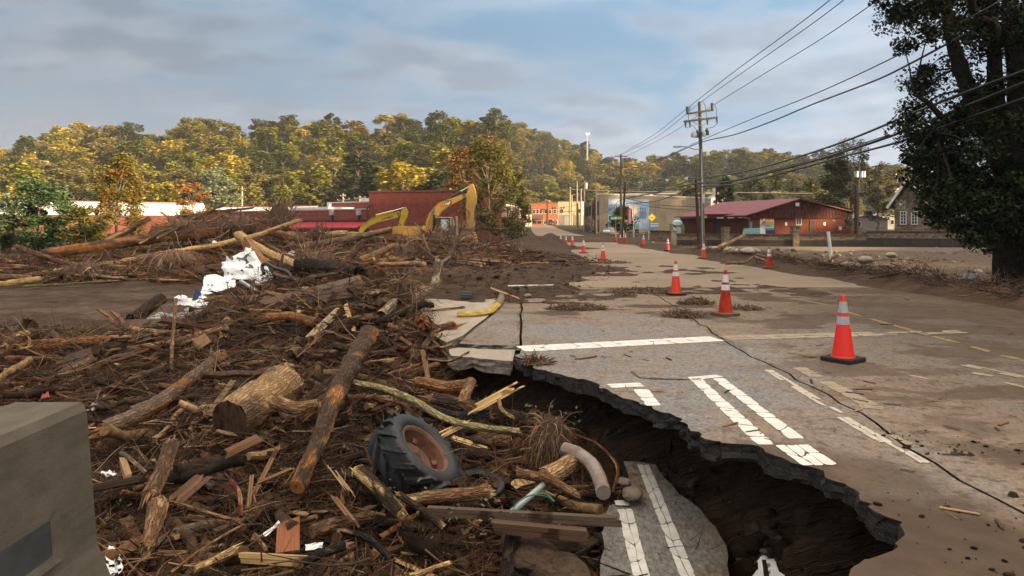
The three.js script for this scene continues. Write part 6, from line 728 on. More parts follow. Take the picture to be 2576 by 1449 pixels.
// ---------- car and person at the end of the street ----------
{
  const d = 262, k = d / FOCAL, t = thing('car', 'dark grey car seen from behind with lit brake lights', 'car', V(fx(1391, d), roadY(d) + 0.05, -d)), paint = mat([0.06, 0.06, 0.065], 0.3, { metalness: 0.4 });
  part(t, 'body', paint, (g) => { const pr = [[-0.95, 0.3], [0.95, 0.3], [1.0, 0.55], [0.98, 0.95], [-0.98, 0.95], [-1.0, 0.55]]; plate(g, pr, -4.4, 0); plate(g, [[-0.95, 0.952], [0.95, 0.952], [0.72, 1.55], [-0.72, 1.55]], -3.2, -0.25); }); part(t, 'rear_window', W.glass, (g) => g.face([V(-0.8, 1.0, -0.23), V(0.8, 1.0, -0.23), V(0.66, 1.45, -0.235), V(-0.66, 1.45, -0.235)])); part(t, 'bumper', W.dark, (g) => g.box(-0.96, 0.3, 0.003, 0.96, 0.55, 0.12)); part(t, 'number_plate', W.white, (g) => g.box(-0.25, 0.62, 0.003, 0.25, 0.76, 0.02));
  const red = new THREE.MeshStandardMaterial({ color: lin(0.6, 0.03, 0.02), emissive: lin(1, 0.10, 0.05), emissiveIntensity: 0.55 }); for (const x of [-0.8, 0.8]) part(t, 'tail_light', red, (g) => g.box(x - 0.15, 0.72, 0.003, x + 0.15, 0.95, 0.03)); part(t, 'tail_light', red, (g) => g.box(-0.2, 1.47, -0.24, 0.2, 1.54, -0.2)); for (const x of [-0.75, 0.75]) for (const z of [-0.8, -3.5]) { const wl = part(t, 'wheel', W.black, (g) => g.tube([V(x - 0.12, 0.33, z), V(x + 0.12, 0.33, z)], 0.33, 14, { caps: true })); }
  const J = { hip: [0, 0.95, 0], chest: [0, 1.32, 0], neck: [0, 1.5, 0], head: [0, 1.66, 0.01], lk: [-0.10, 0.5, 0.03], lf: [-0.11, 0.06, 0], rk: [0.11, 0.5, 0.02], rf: [0.13, 0.06, 0.02], lh: [-0.09, 0.92, 0], rh: [0.09, 0.92, 0], ls: [-0.19, 1.42, 0], le: [-0.25, 1.14, -0.02], lw: [-0.22, 0.9, 0.06], rs: [0.19, 1.42, 0], re: [0.25, 1.15, 0], rw: [0.2, 0.92, 0.1], lt: [-0.12, 0.05, 0.16], rt: [0.14, 0.05, 0.18], lfn: [-0.21, 0.8, 0.1], rfn: [0.19, 0.82, 0.16] };
  const bones = [['hip', 'chest', 0.14, 0.17], ['chest', 'neck', 0.15, 0.06], ['neck', 'head', 0.055, 0.105], ['lh', 'lk', 0.10, 0.065], ['lk', 'lf', 0.065, 0.045], ['rh', 'rk', 0.10, 0.065], ['rk', 'rf', 0.065, 0.045], ['lf', 'lt', 0.05, 0.035], ['rf', 'rt', 0.05, 0.035], ['ls', 'le', 0.065, 0.05], ['le', 'lw', 0.048, 0.035], ['rs', 're', 0.065, 0.05], ['re', 'rw', 0.048, 0.035], ['lw', 'lfn', 0.036, 0.02], ['rw', 'rfn', 0.036, 0.02], ['chest', 'ls', 0.11, 0.07], ['chest', 'rs', 0.11, 0.07], ['hip', 'lh', 0.12, 0.1], ['hip', 'rh', 0.12, 0.1]];
  const N = 64, mc = new MarchingCubes(N, new THREE.MeshStandardMaterial(), false, false, 60000); mc.isolation = 0; const S = 2.0;
  for (let z = 0; z < N; z++) for (let y = 0; y < N; y++) for (let x = 0; x < N; x++) { const p = V((x / N - 0.5) * S, y / N * S - 0.08, (z / N - 0.5) * S); let e = 0; for (const [a, b, ra, rb] of bones) { const A = V(...J[a]), B = V(...J[b]), ab = B.sub(A), u = clamp(p.clone().sub(A).dot(ab) / ab.lengthSq()), dd = p.distanceTo(A.addScaledVector(ab, u)) - lerp(ra, rb, u); if (dd < 0.25) e += Math.exp(-dd * 26); } mc.field[x + y * N + z * N * N] = e > 1e-9 ? Math.log(e) / 26 : -0.3; }
  mc.update(); const n = mc.count, pos = new Float32Array(n * 3), nor = new Float32Array(n * 3), col = new Float32Array(n * 3); for (let i = 0; i < n; i++) { pos[i * 3] = mc.positionArray[i * 3] * S / 2; pos[i * 3 + 1] = (mc.positionArray[i * 3 + 1] + 1) * S / 2 - 0.08; pos[i * 3 + 2] = mc.positionArray[i * 3 + 2] * S / 2; for (let c = 0; c < 3; c++) nor[i * 3 + c] = mc.normalArray[i * 3 + c]; const y = pos[i * 3 + 1], c = y > 1.56 ? [0.30, 0.18, 0.13] : y > 0.95 ? [0.03, 0.03, 0.035] : [0.02, 0.022, 0.03]; col.set(c, i * 3); }
  const bg = new THREE.BufferGeometry(); bg.setAttribute('position', new THREE.BufferAttribute(pos, 3)); bg.setAttribute('normal', new THREE.BufferAttribute(nor, 3)); bg.setAttribute('color', new THREE.BufferAttribute(col, 3));
  const m = mesh('person', bg, new THREE.MeshStandardMaterial({ vertexColors: true, roughness: 0.9, side: THREE.DoubleSide })); m.position.set(fx(1378.3, 268), roadY(268), -268); tag(m, 'person in dark clothes standing in the street beside the car', 'person'); m.userData.kind = 'thing';
}
// ---------- concrete barrier close by ----------
{
  const t = thing('concrete_barrier', 'grey concrete traffic barrier close to the lens with a recessed slot in its side', 'barrier', V(-1.76, 0, -2.7)), con = mat([0.135, 0.115, 0.09], 0.9, { map: per(T.stain, 0.35), bumpMap: per(T.grain, 0.4), bumpScale: 0.003 }), g = new Geo();
  const pr = [[-0.29, 0], [-0.29, 0.07], [-0.19, 0.30], [-0.135, 0.80], [-0.115, 0.83], [0.135, 0.83], [0.155, 0.80], [0.195, 0.30], [0.29, 0.07], [0.29, 0]], Z = [0, 0.035, 1.9], fr = (i) => pr.map(([x, y]) => V(x, y, Z[i]));
  const rows = [fr(0), fr(1), fr(2)]; for (let i = 1; i < 3; i++) for (let j = 0; j + 1 < pr.length; j++) g.face([rows[i - 1][j], rows[i - 1][j + 1], rows[i][j + 1], rows[i][j]]); for (const row of [rows[0], rows[2]]) for (const f of THREE.ShapeUtils.triangulateShape(pr.map(([x, y]) => new THREE.Vector2(x, y)), [])) g.face(f.map((k) => row[k])); mesh('block', g, con, t);
  part(t, 'slot_frame', con, (k) => { const q = (y, z, o = 0.004) => V(lerp(0.155, 0.195, (0.80 - y) / 0.5) + o, y, z), a = [[0.52, 0.22], [0.34, 0.22], [0.34, 1.2], [0.52, 1.2]], b = [[0.49, 0.26], [0.37, 0.26], [0.37, 1.2], [0.49, 1.2]]; for (let i = 0; i < 3; i++) k.face([q(...a[i], 0.014), q(...a[i + 1], 0.014), q(...b[i + 1], 0.004), q(...b[i], 0.004)]); }); part(t, 'slot', mat([0.06, 0.066, 0.07], 0.85, { map: per(T.stain, 0.3) }), (k) => { const q = (y, z) => V(lerp(0.155, 0.195, (0.80 - y) / 0.5) + 0.003, y, z); k.face([q(0.49, 0.26), q(0.37, 0.26), q(0.37, 1.2), q(0.49, 1.2)]); });
}
// ---------- driftwood ----------
const K = { mud: [0.125, 0.074, 0.045], dark: [0.055, 0.036, 0.024], red: [0.16, 0.07, 0.042], grey: [0.19, 0.14, 0.105], pale: [0.31, 0.215, 0.13], moss: [0.20, 0.19, 0.08], black: [0.03, 0.024, 0.02], fresh: [0.66, 0.44, 0.20], tan: [0.43, 0.27, 0.14], orange: [0.38, 0.17, 0.065], brown: [0.23, 0.125, 0.066], bone: [0.48, 0.37, 0.25] };
const logM = dull({ vertexColors: true, roughness: 0.85, map: per(T.bark, 0.55, 0.7), bumpMap: per(T.barkB, 0.55, 0.7), bumpScale: 0.018, side: THREE.DoubleSide });
const woodM = dull({ vertexColors: true, roughness: 0.78, map: per(T.wood, 0.9, 1.1), bumpMap: per(T.woodB, 0.4, 0.6), bumpScale: 0.004, side: THREE.DoubleSide });
const boardM = woodM, chipM = dull({ roughness: 0.82, map: per(T.wood, 0.5, 0.7), side: THREE.DoubleSide }), twigM = dull({ roughness: 0.88, side: THREE.DoubleSide });
const spot = (p, lift = 0) => { const s = onSoil(p[0], p[1], 0, 2.9); if (p.length > 2 && p[2] < -s.z) return at(p[0], p[1], p[2]); s.y += lift; return s; };
function splinters(g, c, t, s, b, r, len, r_, col) {          // a torn end: spikes of wood standing on the rim and core
  const n = 13; for (let k = 0; k < n; k++) { const a = (k + r_() * 0.6) / n * 6.283, q = k < 9 ? 0.72 : 0.3, o = c.clone().addScaledVector(s, Math.cos(a) * r * q).addScaledVector(b, Math.sin(a) * r * q).addScaledVector(t, -0.3 * r), L = len * (0.25 + r_() * r_() * 1.3), w = r * 0.34, tip = o.clone().addScaledVector(t, L + 0.3 * r).addScaledVector(s, (r_() - 0.5) * r * 0.5), e1 = o.clone().addScaledVector(s, -Math.sin(a) * w).addScaledVector(b, Math.cos(a) * w), e2 = o.clone().addScaledVector(s, Math.sin(a) * w).addScaledVector(b, -Math.cos(a) * w), e3 = o.clone().addScaledVector(s, Math.cos(a) * w * 0.8).addScaledVector(b, Math.sin(a) * w * 0.8), v = 0.7 + 0.5 * r_(), cc = col.map((x) => x * v); g.tint = cc; g.face([e1, e3, tip]).face([e3, e2, tip]).face([e2, e1, tip]); g.tint = null; }
}
let logSeed = 1000;
function log(name, label, pts, ra, rb, o = {}) {
  const r = rng(o.seed ?? ++logSeed), d0 = -spot(pts[0]).z, P = pts.map((p) => spot(p, ra * d0 / FOCAL * (o.lift ?? 0.8) + (o.lift ? 0 : 0.10))), A = ra * -P[0].z / FOCAL, B = rb * -P[P.length - 1].z / FOCAL;
  const L = P.reduce((a, p, i) => i ? a + p.distanceTo(P[i - 1]) : 0, 0), n = Math.max(8, Math.min(46, Math.round(L / Math.max(0.07, A * 0.8)))), bend = o.bend ?? 0.012, C = (P.length > 2 ? new THREE.CatmullRomCurve3(P).getSpacedPoints(n) : Array.from({ length: n + 1 }, (_, i) => P[0].clone().lerp(P[1], i / n)));
  const k0 = r() * 50; C.forEach((p, i) => { const w = Math.sin(Math.PI * i / n); p.x += (fbm(i * 0.22 + k0, 1, 3, 5) - 0.5) * bend * L * 2 * w; p.y += (fbm(i * 0.22, k0, 3, 6) - 0.5) * bend * L * 2 * w; });
  const org = C[Math.floor(n / 2)].clone(), t = thing(name, label, o.category ?? 'log', org, 0, o.group); C.forEach((p) => p.sub(org));
  const bark = o.bark ?? K.mud, wood = o.wood ?? K.tan, peel = o.peel ?? 0.2, sides = A > 0.07 ? 16 : A > 0.03 ? 11 : 8, Rr = C.map((_, i) => lerp(A, B, i / n)), flare = o.flare ?? 0, g = new Geo();
  g.tube(C, Rr.map((x, i) => x * (1 + flare * Math.pow(1 - i / n, 5))), sides, { r0: Math.max(A, B), rough: (i, j) => 0.88 + 0.26 * noise(i * 0.55 + k0, j * 0.9, 7, 0) + 0.10 * hash(j, i >> 1, logSeed), col: (i, j) => { const q = fbm(i * 0.20 + k0, j / sides * 3.2 + 7, 4, 12), w = smooth(0.70 - peel * 0.55, 0.74 - peel * 0.55, q), v = 0.72 + 0.56 * fbm(i * 0.4 + k0, j * 0.5, 3, 13); return [0, 1, 2].map((c) => lerp(bark[c], wood[c], w) * v); } });
  mesh('bark', g, logM, t);
  (o.ends ?? ['cut', 'split']).forEach((kind, e) => {
    if (kind === 'none') return; const i = e ? n : 0, c = C[i], tt = c.clone().sub(C[e ? n - 1 : 1]).normalize(), s = tt.clone().cross(Math.abs(tt.y) < 0.9 ? V(0, 1, 0) : V(1, 0, 0)).normalize(), b = tt.clone().cross(s), R = Rr[i] * (e ? 1 : 1 + flare), k = new Geo(), col = kind === 'mudshade' ? K.mud.map((x) => x * 0.7) : wood;  // muddy end colour lowered further, painting in shade on the face and in the hollow
    const rings = [[1.0, 0.0], [0.97, 0.05], [0.6, 0.04], [0.0, 0.03]], idx = rings.map(([q, z], ri) => { const row = []; for (let j = 0; j < sides; j++) { const a = j / sides * 6.2832, z2 = z * R + (kind === 'split' ? (hash(j, ri, logSeed) - 0.3) * R * 0.7 : (hash(j, ri, 3) - 0.5) * R * 0.04), p = c.clone().addScaledVector(s, Math.cos(a) * R * q).addScaledVector(b, Math.sin(a) * R * q).addScaledVector(tt, z2); const v = 0.8 + 0.4 * hash(j, ri, 9); row.push(k.v(p.x, p.y, p.z, Math.cos(a) * R * q, Math.sin(a) * R * q, col.map((x) => x * v))); } return row; });
    for (let ri = 1; ri < 4; ri++) for (let j = 0; j < sides; j++) { const j2 = (j + 1) % sides; k.tri(idx[ri - 1][j], idx[ri - 1][j2], idx[ri][j2]).tri(idx[ri - 1][j], idx[ri][j2], idx[ri][j]); }
    if (kind === 'split') splinters(k, c, tt, s, b, R, R * (o.tear ?? 2.2), r, wood);
    mesh(kind === 'split' ? 'broken_end' : 'cut_end', k, woodM, t);
  });
  for (let q = 0; q < (o.stubs ?? 0); q++) { const i = 2 + Math.floor(r() * (n - 4)), a = r() * 6.28, u = C[Math.min(n, i + 1)].clone().sub(C[i]).normalize(), s = u.clone().cross(V(0.1, 1, 0.05)).normalize(), b = u.clone().cross(s), dir = s.multiplyScalar(Math.cos(a)).addScaledVector(b, Math.abs(Math.sin(a))).addScaledVector(u, 0.6).normalize(), len = Rr[i] * (2 + 5 * r()), k = new Geo(), v = bark.map((x) => x * (0.8 + 0.3 * r())); k.tint = v; k.tube([C[i], C[i].clone().addScaledVector(dir, len * 0.5).add(V(0, 0.02 * r(), 0)), C[i].clone().addScaledVector(dir, len)], [Rr[i] * 0.4, Rr[i] * 0.28, Rr[i] * 0.12], 6, { caps: true }); mesh('branch_stub', k, logM, t); }
  return t;
}
function board(name, label, a, b, wpx, th, o = {}) {
  const r = rng(o.seed ?? ++logSeed), A = spot(a, o.lift ?? 0.16), B = spot(b, o.lift ?? 0.16), w = wpx * -A.z / FOCAL, axis = B.clone().sub(A), L = axis.length(); axis.normalize();
  let up = V(0, 1, 0.25).applyAxisAngle(axis, o.roll ?? 0.4); let s = axis.clone().cross(up).normalize(); up = s.clone().cross(axis).normalize();
  const t = thing(name, label, o.category ?? 'board', A.clone().lerp(B, 0.5), 0, o.group), g = new Geo(), n = o.strips ?? 3, seg = Math.max(2, Math.min(12, Math.round(L / 0.25))), col = o.col ?? K.brown, jagA = o.jag ?? 0.12;
  for (let k = 0; k < n; k++) {
    const e0 = (r() - 0.5) * jagA, e1 = (r() - 0.5) * jagA, y0 = (k / n - 0.5) * w + 0.0012, y1 = ((k + 1) / n - 0.5) * w - 0.0012, v = 0.8 + 0.4 * r(), z0 = (r() - 0.5) * th * 0.3, row = [];
    for (let i = 0; i <= seg; i++) { const u = i / seg, x = lerp(-L / 2 + e0, L / 2 + e1, u), sag = Math.sin(u * Math.PI) * (o.sag ?? 0), tw = (u - 0.5) * (o.twist ?? 0.15), q = (yy, zz) => V(0, 0, 0).addScaledVector(axis, x + (i === 0 || i === seg ? (r() - 0.5) * jagA * 0.6 : 0)).addScaledVector(s, yy * Math.cos(tw)).addScaledVector(up, zz + yy * Math.sin(tw) - sag); row.push([q(y0, z0 - th / 2), q(y1, z0 - th / 2), q(y1, z0 + th / 2), q(y0, z0 + th / 2)]); }
    g.tint = col.map((c) => c * v);
    for (let i = 0; i < seg; i++) for (let f = 0; f < 4; f++) { const p = row[i], q = row[i + 1], f2 = (f + 1) % 4, u0 = i / seg * L, u1 = (i + 1) / seg * L, vv = [y0, y1, y1, y0]; g.face([p[f], p[f2], q[f2], q[f]], [[vv[f] + f * 0.3, u0], [vv[f2] + f * 0.3 + 0.02, u0], [vv[f2] + f * 0.3 + 0.02, u1], [vv[f] + f * 0.3, u1]]); }
    g.tint = (o.endCol ?? K.tan).map((c) => c * v); g.face(row[0].slice().reverse()); g.face(row[seg]);
  }
  mesh(o.part ?? 'plank', g, o.m ?? boardM, t); return t;
}
function sheet(name, label, corners, nx, ny, amp, o = {}) {   // torn and buckled sheet
  const P = corners.map((p) => p.isVector3 ? p : spot(p, 0.05)), org = P[0].clone().add(P[2]).multiplyScalar(0.5), t = o.parent ?? thing(name, label, o.category ?? 'sheet', org, 0, o.group), g = new Geo(), k = new Geo(), sd = o.seed ?? ++logSeed, O = o.parent ? o.parent.position : org;
  const nrm = P[1].clone().sub(P[0]).cross(P[3].clone().sub(P[0])).normalize(), idx = [], sz = Math.max(P[0].distanceTo(P[1]), 0.1), back = [];
  for (let j = 0; j <= ny; j++) for (let i = 0; i <= nx; i++) { let u = i / nx, v = j / ny; const e = o.ragged ?? 0.05; if (i === 0) u += hash(j, 1, sd) * e; if (i === nx) u -= hash(j, 2, sd) * e; if (j === 0) v += hash(i, 3, sd) * e; if (j === ny) v -= hash(i, 4, sd) * e; const q = P[0].clone().multiplyScalar((1 - u) * (1 - v)).addScaledVector(P[1], u * (1 - v)).addScaledVector(P[2], u * v).addScaledVector(P[3], (1 - u) * v).sub(O), f = (Math.abs(fbm(u * 2.6 + sd, v * 2.6, 2, 3) - 0.5) * 2 - 0.3) * amp + (hash(i, j, sd) - 0.5) * amp * 0.08; q.addScaledVector(nrm, f); idx.push(g.v(q.x, q.y, q.z, u * sz, v * sz)); }
  for (let j = 0; j < ny; j++) for (let i = 0; i < nx; i++) { const a = j * (nx + 1) + i; if (hash(i, j, sd + 5) < (o.holes ?? 0)) continue; if (hash(i, j, sd) < 0.5) g.tri(a, a + 1, a + nx + 2).tri(a, a + nx + 2, a + nx + 1); else g.tri(a, a + 1, a + nx + 1).tri(a + 1, a + nx + 2, a + nx + 1); }
  mesh(o.part ?? 'panel', g, o.m ?? whiteMetal, t); return t;
}
const spatter = texture(512, 512, (u, v) => { const a = fbm(u * 9, v * 9, 5, 171, 9), m = smooth(0.62, 0.66, a), k = 0.86 + 0.1 * fbm(u * 5, v * 5, 3, 172, 5); return [lerp(k, 0.13, m), lerp(k, 0.09, m), lerp(k * 0.99, 0.06, m)]; });
const whiteMetal = new THREE.MeshStandardMaterial({ color: lin(0.82, 0.82, 0.82), map: per(spatter, 1.5), roughness: 0.4, flatShading: true, side: THREE.DoubleSide }), greyMetal = new THREE.MeshStandardMaterial({ color: lin(0.34, 0.34, 0.33), map: per(spatter, 1.2), roughness: 0.55, flatShading: true, side: THREE.DoubleSide }), foilM = new THREE.MeshStandardMaterial({ color: lin(0.8, 0.8, 0.8), map: per(spatter, 1.1), roughness: 0.35, flatShading: true, side: THREE.DoubleSide });
// --- the near heap, roughly from the lens outwards: [X, Y, distance?] ends on the survey sheet, radii in its units
const G = undefined;
log('big_log', 'thickest log of the near heap, its muddy shade darkened sawn end facing the barrier', [[578, 1058, 6.75], [640, 1018, 7.1], [715, 962, 7.6]], 52, 47, { bark: [0.20, 0.13, 0.08], wood: K.tan, peel: 0.62, ends: ['mudshade', 'split'], tear: 0.5 });
log('leaning_log', 'long bark covered trunk leaning over the sawn log, snapped pale at its foot', [[748, 1226, 5.65], [800, 1110, 6.2], [850, 980, 7.0], [928, 842, 8.6]], 20, 24, { bark: [0.105, 0.068, 0.045], wood: K.orange, peel: 0.22, ends: ['cut', 'split'], bend: 0.008 });
log('fork', 'short forked trunk joining the long leaning trunk below its top', [[800, 1025, 7.0], [850, 975, 7.3], [880, 905, 7.8]], 18, 16, { bark: K.mud, wood: K.orange, ends: ['split', 'none'], category: 'log' });
log('stubby_log', 'short dark log wedged behind the leaning trunk beside the sawn log', [[768, 1018, 7.05], [850, 952, 7.4]], 15, 17, { bark: K.dark, wood: K.orange, ends: ['cut', 'split'], tear: 1.2 });
log('stubby_log', 'short crooked log lying just below the sawn log', [[690, 1008, 6.6], [745, 1028, 6.5], [795, 1018, 6.6]], 17, 14, { bark: K.brown, ends: ['split', 'split'] });
log('mossy_branch', 'long pale green branch running down to the hole above the tractor tyre', [[875, 960, 7.4], [985, 985, 7.1], [1050, 1012, 6.9], [1110, 1050, 6.75], [1190, 1072, 6.7], [1305, 1086, 6.7]], 9, 8, { bark: K.moss, wood: [0.40, 0.34, 0.17], peel: 0.55, category: 'branch', ends: ['none', 'split'], bend: 0.004, tear: 0.8 });
log('dark_log', 'dark log passing behind the pale green branch towards the hole', [[1090, 1005, 7.3], [1215, 1035, 7.2], [1345, 1065, 7.2]], 19, 20, { bark: K.dark, wood: K.brown, peel: 0.1, ends: ['split', 'split'] });
log('dark_log', 'dark log lying deeper under the pale green branch by the tyre top', [[1070, 1030, 7.0], [1150, 1050, 6.95], [1230, 1045, 7.0]], 16, 14, { bark: K.black, wood: K.brown, ends: ['split', 'split'] });
log('round_log', 'brown log crossing above the dark logs near the concrete ledge', [[1050, 960, 7.8], [1130, 975, 7.7], [1170, 968, 7.8]], 13, 15, { bark: K.brown, wood: K.orange, peel: 0.35, ends: ['split', 'split'] });
log('round_log', 'short upright log standing behind the pale split timber', [[1160, 1020, 7.2], [1185, 960, 7.6]], 14, 13, { bark: K.brown, ends: ['none', 'cut'] });
board('split_timber', 'bright yellow split timber pointing up from the hole edge', [1188, 1032, 6.9], [1298, 972, 7.2], 22, 0.05, { col: K.fresh, endCol: K.fresh, strips: 4, jag: 0.16, roll: 0.9 });
log('pale_branch', 'small curved pale branch hanging beside the bright split timber', [[1255, 1005, 6.9], [1262, 1030, 6.8], [1290, 1050, 6.75]], 5, 4, { bark: K.pale, wood: K.fresh, peel: 0.6, category: 'branch' });
board('split_block', 'bright splintered block of wood beside the tyre rim', [1108, 1122, 6.85], [1168, 1088, 7.0], 34, 0.09, { col: K.fresh, endCol: K.fresh, strips: 6, jag: 0.35, roll: 1.0 });
board('split_block', 'second bright splinter standing above the tyre', [1100, 1100, 6.6], [1160, 1072, 6.8], 18, 0.05, { col: K.fresh, strips: 4, jag: 0.25, roll: 0.7 });
board('split_block', 'bright broken plank lying level behind the tyre', [1150, 1108, 6.6], [1215, 1128, 6.6], 14, 0.04, { col: K.fresh, strips: 3, jag: 0.12 });
board('white_plank', 'bright barkless plank under the mossy branch', [1080, 1072, 7.0], [1150, 1052, 7.1], 14, 0.04, { col: K.fresh, strips: 3, jag: 0.15 });
board('white_block', 'small white painted block below the bright splinters', [1158, 1148, 6.7], [1178, 1136, 6.7], 18, 0.05, { col: [0.7, 0.66, 0.6], strips: 1, jag: 0.02, category: 'block' });
log('round_log', 'brown log end poking out under the bright split wood', [[1165, 1095, 6.8], [1280, 1110, 6.9]], 16, 14, { bark: K.brown, wood: K.tan, ends: ['split', 'cut'], peel: 0.3 });
log('pale_log', 'pale cut log lying under the grey pipe in the hole', [[1372, 1205, 5.9], [1440, 1162, 6.2]], 26, 22, { bark: K.pale, wood: K.tan, peel: 0.5, ends: ['cut', 'split'], tear: 0.6 });
log('dark_branch', 'dark branch running under the lower end of the grey pipe', [[1305, 1190, 6.0], [1375, 1205, 5.85], [1445, 1240, 5.6]], 12, 9, { bark: K.brown, category: 'branch' });
log('thin_branch', 'thin reddish branch arching down into the hole beside the curved kerb piece', [[1440, 1092, 6.5], [1500, 1115, 6.4], [1540, 1155, 6.2], [1555, 1190, 6.0], [1540, 1240, 5.8]], 3.5, 4, { bark: K.red, category: 'branch', peel: 0, ends: ['none', 'none'] });
log('pale_log', 'splintered pale ended log lying below the tyre', [[1020, 1262, 5.5], [1100, 1250, 5.55], [1228, 1238, 5.7]], 15, 17, { bark: K.brown, wood: K.fresh, peel: 0.25, ends: ['split', 'split'], tear: 1.6 });
log('dark_branch', 'dark pointed branch crossing in front of the splintered pale log', [[1005, 1245, 5.45], [1080, 1295, 5.2], [1120, 1330, 5.1]], 8, 10, { bark: K.dark, category: 'branch', ends: ['split', 'none'] });
board('beam', 'long flat dark beam lying across the bottom of the heap into the hole', [1075, 1285, 5.35], [1555, 1312, 5.35], 22, 0.07, { col: [0.12, 0.082, 0.06], endCol: K.brown, strips: 2, jag: 0.05, roll: 1.2, category: 'beam' });
board('beam', 'short muddy beam below the long flat beam', [1230, 1322, 5.1], [1475, 1345, 5.1], 26, 0.10, { col: K.mud, endCol: K.mud, strips: 2, jag: 0.06, roll: 1.2, category: 'beam' });
log('black_post', 'black round post standing under the muddy beams', [[1272, 1462, 4.9], [1292, 1345, 5.2]], 20, 18, { bark: K.black, wood: K.dark, peel: 0.1, ends: ['none', 'cut'], category: 'post' });
board('lumber', 'bright new lumber lying at the bottom of the heap', [606, 1402, 5.0], [782, 1412, 5.0], 25, 0.07, { col: K.fresh, endCol: K.fresh, strips: 2, jag: 0.03, roll: 1.0 });
board('rusty_plate', 'square red brown board standing at the bottom of the heap', [726, 1315, 5.35], [724, 1392, 5.1], 56, 0.02, { col: [0.26, 0.10, 0.05], endCol: K.brown, strips: 1, jag: 0.04, roll: 0.1, category: 'board' });
sheet('white_scrap', 'torn white sheet beside the red brown board', [[652, 1345, 5.35], [712, 1300, 5.5], [722, 1306, 5.45], [668, 1352, 5.3]], 5, 3, 0.03, { m: foilM, category: 'scrap' });
sheet('white_scrap', 'small white scrap behind the red brown board', [[766, 1368, 5.2], [815, 1362, 5.2], [812, 1378, 5.15], [768, 1386, 5.15]], 4, 3, 0.02, { m: foilM, category: 'scrap' });
log('black_branch', 'black bent branch across the end of the bright lumber', [[758, 1420, 4.85], [800, 1398, 4.95], [868, 1372, 5.05]], 10, 12, { bark: K.black, category: 'branch', ends: ['split', 'split'] });
log('black_branch', 'curved black branch arching over the mud at the bottom', [[860, 1335, 5.2], [920, 1352, 5.1], [985, 1405, 4.9]], 8, 7, { bark: K.black, category: 'branch', ends: ['split', 'none'] });
log('round_log', 'half buried log above the curved black branch', [[785, 1338, 5.3], [850, 1318, 5.45], [925, 1300, 5.6]], 17, 16, { bark: K.mud, wood: K.brown, ends: ['cut', 'split'] });
log('bark_slab', 'rough bark slab leaning below the tyre', [[905, 1190, 5.8], [960, 1240, 5.55], [1010, 1292, 5.3]], 20, 14, { bark: K.dark, wood: K.fresh, peel: 0.3, ends: ['split', 'split'], tear: 1.5 });
board('splintered_board', 'narrow splintered board standing beside the rough bark slab', [842, 1188, 5.85], [870, 1225, 5.7], 12, 0.02, { col: K.tan, endCol: K.fresh, strips: 3, jag: 0.2 });
board('splintered_board', 'pointed board leaning above the half buried log', [840, 1250, 5.6], [895, 1320, 5.2], 13, 0.025, { col: K.brown, endCol: K.tan, strips: 2, jag: 0.15 });
log('gnarled_stump', 'gnarled upright root stump beside the barrier, worn pale', [[368, 1375, 5.0], [388, 1320, 5.15], [398, 1268, 5.3]], 17, 22, { bark: [0.25, 0.14, 0.075], wood: K.tan, peel: 0.4, ends: ['split', 'split'], tear: 1.2, category: 'stump' });
log('broken_log', 'broken trunk with smooth torn wood standing above the gnarled stump', [[378, 1245, 5.5], [410, 1180, 5.8], [432, 1118, 6.1]], 20, 17, { bark: K.mud, wood: [0.34, 0.19, 0.11], peel: 0.5, ends: ['split', 'split'], category: 'log' });
board('old_plank', 'dark grey plank lying beside the barrier edge', [238, 1228, 5.7], [372, 1202, 5.7], 17, 0.05, { col: K.dark, endCol: K.orange, strips: 2, jag: 0.05, roll: 0.9 });
board('short_post', 'short bright sawn post standing above the dark grey plank', [308, 1160, 6.0], [320, 1200, 5.8], 17, 0.05, { col: K.tan, endCol: K.fresh, strips: 1, jag: 0.04, roll: 1.4, category: 'post' });
log('thin_branch', 'grey stick crossing the short bright post', [[305, 1140, 6.1], [340, 1165, 5.9], [368, 1190, 5.8]], 5, 5, { bark: K.grey, category: 'branch', ends: ['cut', 'none'] });
log('long_log', 'long smooth pinkish trunk rising from behind the barrier', [[258, 1082, 6.7], [350, 1040, 7.1], [440, 985, 7.8], [560, 925, 9.0]], 20, 14, { bark: [0.20, 0.135, 0.10], wood: K.orange, peel: 0.2, ends: ['split', 'none'], bend: 0.006 });
board('slab_board', 'muddy flat board leaning beside the sawn log', [572, 1140, 6.1], [645, 1105, 6.2], 24, 0.03, { col: K.brown, strips: 2, jag: 0.1, roll: 0.9 });
board('slab_board', 'wide brown board lying against the broken trunk', [440, 1260, 5.6], [515, 1195, 5.9], 34, 0.03, { col: [0.2, 0.115, 0.075], strips: 3, jag: 0.14, roll: 1.0 });
board('lath', 'long upright split lath below the leaning trunk', [640, 1240, 5.6], [702, 1120, 6.1], 12, 0.02, { col: K.brown, strips: 2, jag: 0.1 });
board('lath', 'short bright edged lath leaning across the upright laths', [655, 1212, 5.55], [735, 1178, 5.65], 9, 0.02, { col: K.brown, endCol: K.fresh, strips: 2, jag: 0.05 });
board('lath', 'upright brown lath standing nearest the red strip', [625, 1275, 5.4], [632, 1205, 5.6], 11, 0.02, { col: K.brown, strips: 2, jag: 0.08 });
log('red_strip', 'curved red strip of bark or plastic low in the heap', [[580, 1210, 5.65], [600, 1240, 5.5], [606, 1300, 5.3]], 6, 5, { bark: [0.20, 0.035, 0.025], peel: 0, category: 'strip', ends: ['none', 'none'] });
log('thin_branch', 'thin straight branch running down past the gnarled stump', [[398, 1252, 5.4], [470, 1275, 5.3], [600, 1312, 5.2]], 4, 5, { bark: K.brown, category: 'branch' });
